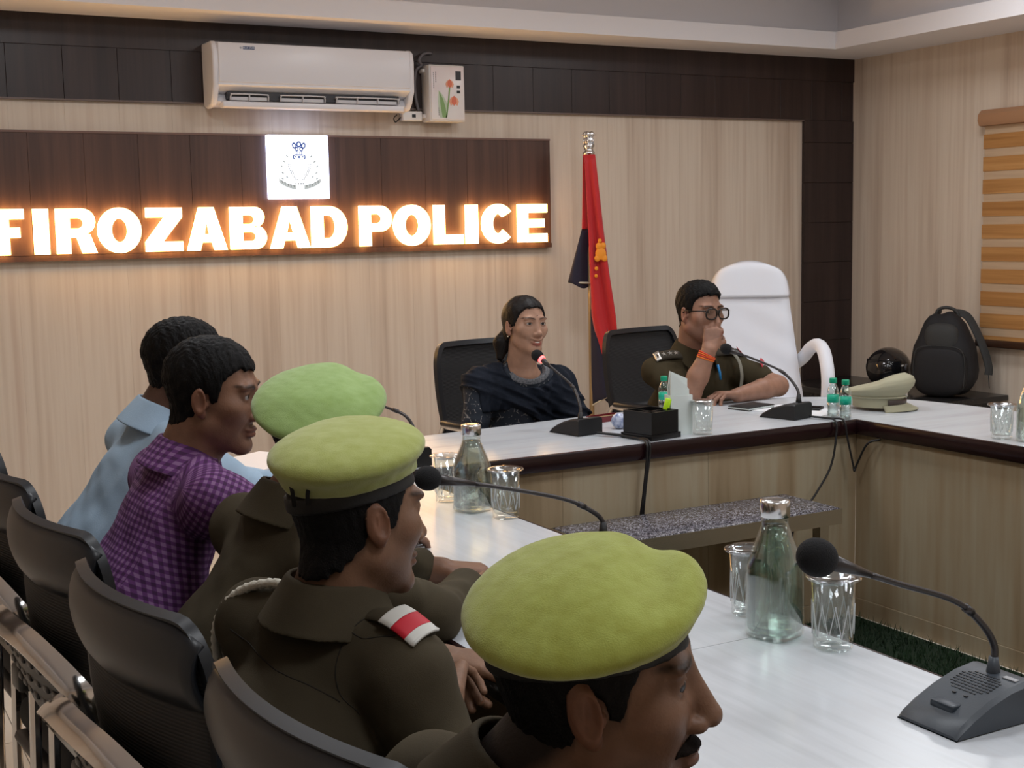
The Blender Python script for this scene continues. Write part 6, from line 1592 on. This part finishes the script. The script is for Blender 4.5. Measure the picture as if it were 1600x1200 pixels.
# ---------------------------------------------------------------- 4. man in purple checks
def man_purple():
    base = (0.62, 2.85); t = person('man in a purple checked shirt turned towards the camera', base); o = V3(*base, 0)
    H = Head((0.790, 2.814, 1.142), -0.56, -0.14, -0.03, 1.0, jaw=0.98)
    neck = V3(0.735, 2.855, 1.015); sh = [V3(0.745, 2.675, 0.940), V3(0.715, 3.02, 0.945)]
    arms = [[(sh[0], 0.042), (V3(0.97, 2.615, 0.825), 0.037), (V3(1.15, 2.72, 0.795), 0.028)], [(sh[1], 0.042), (V3(0.95, 3.06, 0.82), 0.037), (V3(1.14, 2.94, 0.795), 0.028)]]
    hands = [hand_prims(V3(1.15, 2.72, 0.795), (0.85, 0.45, -0.02), (0, 0, -1), 1, LOOSE), hand_prims(V3(1.14, 2.94, 0.795), (0.85, -0.45, -0.02), (0, 0, -1), -1, LOOSE)]
    make_body(t, o, H, neck, sh, arms, hands, 0.003, skin_mat('purple', (0.225, 0.115, 0.072)), skin_tint(H, 0.18, lips=(0.72, 0.5, 0.5), tash=0.45))
    head_parts(t, o, H, dict(t=0.006, top=0.005, front=0.078, amp=0.0016, freq=230, strands=95, zb=[-0.072, -0.068, -0.052, -0.030, 0.026, 0.024, 0.004, 0.050, 0.068, 0.078, 0.070]), brow=0.005, look=(0.05, 0.1))
    M_CK = check_mat()
    T_ = Torso(0.0, [(V3(0.575, 2.87, 0.53), 0.130), (V3(0.625, 2.87, 0.70), 0.122), (V3(0.695, 2.86, 0.88), 0.105)], neck, sh, [[(sh[0], 0.066), (V3(0.97, 2.615, 0.825), 0.056), (V3(1.06, 2.67, 0.815), 0.046)], [(sh[1], 0.066), (V3(0.95, 3.06, 0.82), 0.055), (V3(1.05, 3.0, 0.81), 0.046)]], seed=11, wrinkle=0.0045)
    uniform(t, o, T_, H, neck, (0.30, -0.08, 1), (0.85, -0.3, 0), M_CK, collar_r=0.064, ch=0.034, uv=True, flare=0.5)
    legs(t, (0.56, 2.87, 0.545), 0.0, o, cloth_mat('trousers_grey', (0.04, 0.04, 0.05)), M_SHOE)
man_purple()
# ---------------------------------------------------------------- 5. man in pale blue shirt
def man_blue():
    base = (0.64, 3.38); t = person('man in a pale blue shirt at the far end of the seated row', base); o = V3(*base, 0)
    H = Head((0.866, 3.322, 1.152), -0.55, -0.10, -0.03, 1.0)
    neck = V3(0.800, 3.362, 1.035); sh = [V3(0.815, 3.185, 0.950), V3(0.775, 3.545, 0.955)]
    arms = [[(sh[0], 0.042), (V3(1.00, 3.12, 0.825), 0.037), (V3(1.17, 3.24, 0.795), 0.028)], [(sh[1], 0.042), (V3(0.98, 3.59, 0.82), 0.037), (V3(1.17, 3.47, 0.795), 0.028)]]
    hands = [hand_prims(V3(1.17, 3.24, 0.795), (0.85, 0.45, -0.02), (0, 0, -1), 1, LOOSE), hand_prims(V3(1.17, 3.47, 0.795), (0.85, -0.45, -0.02), (0, 0, -1), -1, LOOSE)]
    make_body(t, o, H, neck, sh, arms, hands, 0.0038, skin_mat('blue', (0.10, 0.05, 0.033)), skin_tint(H, 0.15))
    head_parts(t, o, H, dict(t=0.007, top=0.008, front=0.075, amp=0.0018, freq=220, strands=90, zb=[-0.060, -0.055, -0.040, -0.020, 0.030, 0.026, -0.010, 0.025, 0.050, 0.070, 0.075]))
    T_ = Torso(0.0, [(V3(0.60, 3.40, 0.53), 0.130), (V3(0.655, 3.395, 0.70), 0.122), (V3(0.755, 3.37, 0.89), 0.105)], neck, sh, [[(sh[0], 0.066), (V3(1.00, 3.12, 0.825), 0.055), (V3(1.12, 3.21, 0.81), 0.044)], [(sh[1], 0.066), (V3(0.98, 3.59, 0.82), 0.055), (V3(1.12, 3.50, 0.81), 0.044)]], seed=14, wrinkle=0.005)
    uniform(t, o, T_, H, neck, (0.40, -0.10, 1), (0.85, -0.3, 0), cloth_mat('pale_blue_shirt', (0.36, 0.48, 0.60), var=0.08), collar_r=0.064, ch=0.040, h=0.007, flare=0.42)
    legs(t, (0.57, 3.40, 0.545), 0.0, o, cloth_mat('trousers_navy', (0.02, 0.022, 0.035)), M_SHOE)
man_blue()
# ---------------------------------------------------------------- 6. woman at the head table
def woman():
    base = (2.52, 4.58); t = person('smiling woman in a navy printed kurta and shawl at the head table', base); o = V3(*base, 0)
    H = Head((2.484, 4.450, 1.112), -1.49, 0.06, 0.05, 0.95, female=True, smile=1.0, jaw=0.85, nose=0.84, plump=0.0)
    neck = V3(2.495, 4.505, 0.965); sh = [V3(2.325, 4.545, 0.885), V3(2.665, 4.515, 0.875)]
    e0, e1 = V3(2.275, 4.50, 0.665), V3(2.735, 4.45, 0.665); w0, w1 = V3(2.42, 4.40, 0.655), V3(2.60, 4.38, 0.655)
    arms = [[(sh[0], 0.036), (e0, 0.032), (w0, 0.024)], [(sh[1], 0.036), (e1, 0.032), (w1, 0.024)]]
    hands = [hand_prims(w0, (0.9, -0.3, -0.05), (0, 0, -1), -1, LOOSE, k=0.9), hand_prims(w1, (-0.9, -0.2, 0.05), (0, 0, -1), 1, LOOSE, k=0.9)]
    make_body(t, o, H, neck, sh, arms, hands, 0.0028, skin_mat('woman', (0.40, 0.225, 0.150)), skin_tint(H, 0, lips=(0.80, 0.38, 0.40), brow=0.0038, bdark=0.92))
    # hair: centre parting, drawn back into a low tail
    st_ = dict(t=0.006, top=0.006, front=0.080, fade=False, amp=0.0008, freq=160, strands=110, zb=[-0.06, -0.06, -0.05, -0.035, 0.018, 0.024, 0.010, 0.030, 0.056, 0.080, 0.092])
    hf = H.hair(st_)
    def hfn(p):
        q = H.loc(p); d = hf(p)/H.k
        d = d+0.004*np.exp(-(q[:, 0]/0.0035)**2)*np.clip((q[:, 2]-0.06)/0.03, 0, 1)
        tail = rcone(q, (0.02, -0.088, -0.012), (0.05, -0.095, -0.060), 0.030, 0.034); tail = smin(tail, rcone(q, (0.05, -0.095, -0.060), (0.066, -0.088, -0.115), 0.034, 0.016), 0.02)
        return smin(d, tail+0.0012*np.sin(q[:, 0]*900+q[:, 1]*500), 0.012)*H.k
    sdf_obj('hair', hfn, H.c-0.19, H.c+0.18, 0.0028, M_HAIRB, t, origin=o)
    head_parts(t, o, H, None, brow=0.0028, look=(0.05, 0.0))
    tw = H.world((0, 0.085, -0.058))
    sdf_obj('teeth', lambda p: ell(H.loc(p), (0, 0.0725, -0.0560), (0.021, 0.0205, 0.0060))*H.k, tw-0.035, tw+0.035, 0.0018, mat('teeth', (0.75, 0.72, 0.66), 0.25), t, origin=o)
    bd = H.world((0, 0.0905, 0.052)); obj('bindi', MB().ball(tuple(bd-o), 0.0022, 10, 6), mat('bindi', (0.10, 0.01, 0.02), 0.4), t)
    er = H.world((0.082, -0.002, -0.030)); obj('earring', MB().ball(tuple(er-o), 0.0035, 10, 6), mat('earring', (0.7, 0.6, 0.45), 0.2, metal=1.0), t)
    # kurta, printed navy
    mk_ = bpy.data.materials.new('navy_print'); mk_.use_nodes = True; nt = mk_.node_tree; b = nt.nodes['Principled BSDF']; b.inputs['Roughness'].default_value = 0.85
    tc = _n(nt, 'ShaderNodeTexCoord'); vo = _n(nt, 'ShaderNodeTexVoronoi'); vo.feature = 'DISTANCE_TO_EDGE'; vo.inputs['Scale'].default_value = 34; nz = _n(nt, 'ShaderNodeTexNoise'); nz.inputs['Scale'].default_value = 24; nz.inputs['Distortion'].default_value = 2.5
    nt.links.new(tc.outputs['Object'], vo.inputs['Vector']); nt.links.new(tc.outputs['Object'], nz.inputs['Vector'])
    c1 = _n(nt, 'ShaderNodeValToRGB'); c1.color_ramp.elements[0].position = 0.018; c1.color_ramp.elements[0].color = (1, 1, 1, 1); c1.color_ramp.elements[1].position = 0.05; c1.color_ramp.elements[1].color = (0, 0, 0, 1); nt.links.new(vo.outputs['Distance'], c1.inputs['Fac'])
    c2 = _n(nt, 'ShaderNodeValToRGB'); c2.color_ramp.elements[0].position = 0.50; c2.color_ramp.elements[1].position = 0.58; nt.links.new(nz.outputs['Fac'], c2.inputs['Fac'])
    mu = _n(nt, 'ShaderNodeMath', operation='MULTIPLY'); nt.links.new(c1.outputs['Color'], mu.inputs[0]); nt.links.new(c2.outputs['Color'], mu.inputs[1])
    mx = _n(nt, 'ShaderNodeMix', data_type='RGBA'); mx.inputs[6].default_value = (0.012, 0.018, 0.030, 1); mx.inputs[7].default_value = (0.26, 0.25, 0.24, 1); nt.links.new(mu.outputs[0], mx.inputs[0]); nt.links.new(mx.outputs[2], b.inputs['Base Color'])
    T_ = Torso(-1.40, [(V3(2.54, 4.62, 0.53), 0.115), (V3(2.525, 4.59, 0.68), 0.100), (V3(2.50, 4.545, 0.82), 0.094)], neck, sh, [[(sh[0], 0.056), (e0, 0.052), (w0-V3(0.04, -0.03, 0), 0.040)], [(sh[1], 0.056), (e1, 0.052), (w1+V3(0.04, 0.03, 0), 0.040)]], wid=1.38, kshoulder=0.052, seed=21, wrinkle=0.004)
    pts = [c for c, _ in T_.spine]+[c for a in T_.arms for c, _ in a]+list(T_.sh); lo, hi = bounds(pts, 0.17)
    nk = neck+V3(0.01, -0.040, -0.002)
    sdf_obj('kurta', lambda p: smax(T_.sd(p), -ell(p, nk, (0.080, 0.080, 0.050)), 0.01), lo, hi, 0.006, mk_, t, origin=o)
    # shawl over both shoulders, falling across the chest
    f = T_.f; r = T_.r
    def shawl(p):
        base_ = T_.sd(p); q = p-neck; u = q @ r; w = q @ f; z = q[:, 2]
        # diagonal swathe from the right shoulder (u<0 is her left) down to the left waist
        dia = z+0.085+0.62*(-u)*-1*0-0.0
        s1 = (z+0.110)+0.55*(-u)               # swathe axis: falls towards her left (negative u)
        d1 = np.abs(s1)-0.085-0.05*np.clip(-u, 0, 0.3)
        fold = 0.006*np.sin(s1*120+3*vnoise(p, 12, 2))+0.003*np.sin(s1*260+u*20)
        d = np.maximum(base_-0.014-fold, d1*0.85)
        # right shoulder cape
        d2 = np.maximum(base_-0.012-0.005*np.sin(u*150+w*60), np.maximum(np.abs(u-0.115)-0.085, -0.17-z))
        d2 = np.maximum(d2, -(z+0.17))
        d = smin(d, np.maximum(d2, w-0.02), 0.02)
        d3 = np.maximum(base_-0.013-0.005*np.sin(u*140+w*70), np.maximum(np.abs(u+0.15)-0.075, -0.27-z))
        d = smin(d, d3, 0.02)
        return smax(d, -ell(p, nk+V3(0.012, -0.01, 0.01), (0.118, 0.125, 0.092)), 0.01)
    sdf_obj('shawl', shawl, lo, hi, 0.0055, mat('navy_shawl', (0.007, 0.010, 0.017), 0.8, bump=0.5, bscale=240, col2=(0.012, 0.016, 0.026), vscale=60, spec=0.2), t, origin=o)
    # pale embroidered neckline
    ring_ = [tuple(nk+V3(0.092*math.cos(a), 0.088*math.sin(a), 0.0)+V3(0, 0, -0.030-0.012*math.sin(-a))-o) for a in np.linspace(-2.7, -0.45, 22)]
    def neckline(p):
        q = p-nk; d = np.maximum(T_.sd(p)-0.004, np.maximum(ell(p, nk, (0.104, 0.104, 0.072)), -ell(p, nk, (0.080, 0.080, 0.050)))); return np.maximum(d, (q @ f)*-1-0.01)
    sdf_obj('neckline_border', neckline, nk-0.14, nk+0.14, 0.0034, mat('embroidery', (0.17, 0.17, 0.18), 0.8, col2=(0.05, 0.055, 0.065), vscale=140), t, origin=o)
    bord = MB()
    for q0 in np.linspace(0, 1, 2): pass
    legs(t, (2.54, 4.62, 0.545), -1.5, o, cloth_mat('kurta_lower', (0.014, 0.018, 0.028)), M_SHOE)
woman()
# ---------------------------------------------------------------- 7. officer with glasses, fist at his mouth
def officer():
    base = (3.44, 4.66); t = person('police officer in glasses resting his fist against his mouth', base); o = V3(*base, 0)
    H = Head((3.350, 4.489, 1.122), -1.46, -0.05, 0.02, 1.03, plump=0.006, jaw=1.06, nose=1.08)
    neck = V3(3.375, 4.565, 0.975); sh = [V3(3.205, 4.60, 0.880), V3(3.605, 4.60, 0.872)]
    e0, w0 = V3(3.232, 4.395, 0.805), V3(3.300, 4.357, 0.985); e1, w1 = V3(3.700, 4.40, 0.803), V3(3.42, 4.325, 0.792)
    arms = [[(sh[0], 0.052), (e0, 0.044), (e0*0.6+w0*0.4, 0.044), (w0, 0.030)], [(sh[1], 0.052), (e1, 0.044), (e1*0.6+w1*0.4, 0.044), (w1, 0.030)]]
    hands = [hand_prims(w0, (0.36, 0.10, 0.93), (0.55, 0.80, -0.25), -1, [(1.15, 1.5, 0.9)]*4, thumb=(0.6, 0.9)), hand_prims(w1, (-0.97, 0.02, 0.12), (-0.05, -0.1, -1), -1, [(0.45, 0.6, 0.4), (0.55, 0.7, 0.4), (0.65, 0.7, 0.4), (0.75, 0.7, 0.4)])]
    make_body(t, o, H, neck, sh, arms, hands, 0.0032, skin_mat('officer', (0.33, 0.175, 0.118)), skin_tint(H, 0.22, lips=(0.75, 0.5, 0.5)))
    head_parts(t, o, H, dict(t=0.006, top=0.016, front=0.086, amp=0.0014, freq=230, strands=90, zb=[-0.066, -0.062, -0.048, -0.028, 0.028, 0.026, 0.012, 0.056, 0.076, 0.086, 0.090]), must=(0.034, 0.008), look=(0.1, -0.05))
    T_ = Torso(-1.45, [(V3(3.46, 4.70, 0.53), 0.150), (V3(3.44, 4.67, 0.69), 0.145), (V3(3.40, 4.60, 0.82), 0.115)], neck, sh, [[(sh[0], 0.066), (sh[0]*0.35+e0*0.65+V3(-0.005, 0.01, 0), 0.064)], [(sh[1], 0.068), (sh[1]*0.35+e1*0.65+V3(0.005, 0.01, 0), 0.064)]], wid=1.45, seed=31, wrinkle=0.004, kshoulder=0.058)
    uniform(t, o, T_, H, neck, (0.0, -0.22, 1), (0.1, -0.95, 0), cloth_mat('olive_uniform_dark', (0.050, 0.039, 0.021)), collar_r=0.074, ch=0.030, gap=0.5, fall=0.06)
    # epaulettes with stars
    M_ST = mat('star_silver', (0.72, 0.70, 0.66), 0.3, metal=0.9); M_EP = mat('epaulette', (0.035, 0.028, 0.018), 0.8)
    def starpoly(r): return [(r*(1 if k % 2 == 0 else 0.42)*math.cos(math.pi/2+k*math.pi/5), r*(1 if k % 2 == 0 else 0.42)*math.sin(math.pi/2+k*math.pi/5)) for k in range(10)]
    star_me = curve_mesh([starpoly(0.013)], 0.0015, 'rank_star'); star_me.materials.append(M_ST)
    for si, sgn in ((0, 1), (1, -1)):
        a = neck+V3(-0.075*sgn, -0.02, -0.030); b_ = sh[si]+V3(-0.02*sgn, -0.028, 0.060)
        d = (b_-a)/np.linalg.norm(b_-a); up = V3(0, -0.62, 0.78); up = up-d*(up @ d); up /= np.linalg.norm(up); s_ = np.cross(d, up)
        ep = obj('epaulette', MB().grid(lambda u, v: tuple(a+(b_-a)*u+s_*(v-0.5)*0.048+up*(0.014+0.010*math.sin(u*math.pi)-0.03*(v-0.5)**2)-o), 10, 4, 0.004), M_EP, t)
        for k in range(3):
            u = 0.30+0.22*k; c = a+(b_-a)*u+up*(0.017+0.010*math.sin(u*math.pi))-o
            so = obj('rank_star', star_me, None, ep); so.matrix_local = Matrix(((d[0], s_[0], up[0], c[0]), (d[1], s_[1], up[1], c[1]), (d[2], s_[2], up[2], c[2]), (0, 0, 0, 1)))
        obj('shoulder_title', MB().grid(lambda u, v: tuple(b_+d*(-0.014+0.022*u)+s_*(v-0.5)*0.050+up*(0.021-0.014*u)-o), 4, 4, 0.003), M_ST if sgn == 1 else mat('title_red', (0.35, 0.03, 0.04), 0.5), ep)
    # badge on the left upper arm, red and silver
    c = sh[1]*0.60+e1*0.40+V3(0.034, -0.046, 0.046)-o
    q = Vector((0.55, -0.75, 0.35)).normalized().to_track_quat('Z', 'Y').to_matrix().to_4x4()
    bd = obj('arm_badge', MB().lathe([(0.030, 0), (0.030, 0.003), (0.026, 0.005)], 20).xf(Matrix.Translation(c) @ q), mat('badge_red', (0.50, 0.05, 0.07), 0.5), t)
    obj('badge_device', MB().lathe([(0.015, 0.005), (0.014, 0.0065), (0.006, 0.0075)], 12).xf(Matrix.Translation(c) @ q), mat('badge_pale', (0.55, 0.5, 0.5), 0.4), bd)
    # pocket pen and cross strap
    pn = V3(3.425, 4.448, 0.875)-o
    obj('pen', MB().tube([tuple(pn+V3(0.004, 0.0, -0.030)), tuple(pn), tuple(pn+V3(-0.004, 0.010, 0.034))], 0.0055, 8), mat('pen_blue', (0.02, 0.25, 0.62), 0.3), t)
    P = [V3(3.53, 4.52, 0.965), V3(3.545, 4.475, 0.92), V3(3.545, 4.452, 0.86), V3(3.54, 4.452, 0.80)]
    obj('pistol_lanyard', MB().tube(catmull([tuple(v-o) for v in P], 6), 0.0065, 8, flat=(0.014, 0.005), up=(0, -1, 0)), mat('lanyard_grey', (0.22, 0.21, 0.17), 0.7), t)
    # red sacred threads on the right wrist, ring
    ax = (w0-e0)/np.linalg.norm(w0-e0); c0 = w0-ax*0.030; e_1 = np.cross(ax, V3(0, 0, 1)); e_1 /= np.linalg.norm(e_1); e_2 = np.cross(ax, e_1)
    for k in range(4):
        cc = c0+ax*(0.006*k-0.008); obj('wrist_thread', MB().tube([tuple(cc+(e_1*math.cos(a)+e_2*math.sin(a))*0.0352+ax*0.003*math.sin(a+k)-o) for a in np.linspace(0, 2*math.pi, 25)], 0.0034, 6), mat('thread_red' if k % 2 else 'thread_orange', (0.62, 0.06, 0.02) if k % 2 else (0.75, 0.16, 0.02), 0.7), t)
    fk = hands[0][7]; fc = (fk[0]+fk[1])/2; fd_ = (fk[1]-fk[0])/np.linalg.norm(fk[1]-fk[0]); q = Vector(fd_).to_track_quat('Z', 'Y').to_matrix().to_4x4()
    obj('ring', MB().tube([tuple((Matrix.Translation(fc-o) @ q) @ Vector((0.0102*math.cos(a), 0.0102*math.sin(a), 0))) for a in np.linspace(0, 2*math.pi, 17)], 0.002, 6), mat('gold', (0.8, 0.55, 0.2), 0.2, metal=1.0), t)
    # spectacles
    gl = MB(); hw = lambda q_: tuple(H.world(q_)-o)
    M_SP = mat('spectacle_frame', (0.012, 0.007, 0.005), 0.2); M_LENS = thin_glass('lens', (0.80, 0.76, 0.74), edge=0.35)
    for s in (-1, 1):
        cx, cz = s*0.0335, 0.014
        lp = [hw((cx+0.0285*math.copysign(abs(math.cos(a))**0.75, math.cos(a)), 0.106-0.05*abs(cx+0.0285*math.cos(a))**1.3*1.2, cz+0.0215*math.copysign(abs(math.sin(a))**0.75, math.sin(a)))) for a in np.linspace(0, 2*math.pi, 33)]
        gl.tube(lp+[lp[1]], 0.0036, 8)
        gl.tube([hw((s*0.062, 0.101, 0.026)), hw((s*0.076, 0.092, 0.026)), hw((s*0.0815, 0.05, 0.022)), hw((s*0.083, 0.0, 0.020)), hw((s*0.081, -0.012, 0.010))], 0.0027, 8)
    gl.tube([hw((-0.006, 0.1055, 0.024)), hw((0, 0.1075, 0.026)), hw((0.006, 0.1055, 0.024))], 0.0026, 8)
    sp = obj('spectacles', gl, M_SP, t)
    for s in (-1, 1):
        cx, cz = s*0.0335, 0.014
        lv = [hw((cx+0.027*math.copysign(abs(math.cos(a))**0.75, math.cos(a)), 0.1055-0.05*abs(cx+0.027*math.cos(a))**1.3*1.2, cz+0.020*math.copysign(abs(math.sin(a))**0.75, math.sin(a)))) for a in np.linspace(0, 2*math.pi, 24, endpoint=False)]
        obj('lens', MB().add(lv, [tuple(range(24))]), M_LENS, sp)
    legs(t, (3.46, 4.72, 0.545), -1.5, o, M_OLIVED, M_SHOE)
officer()
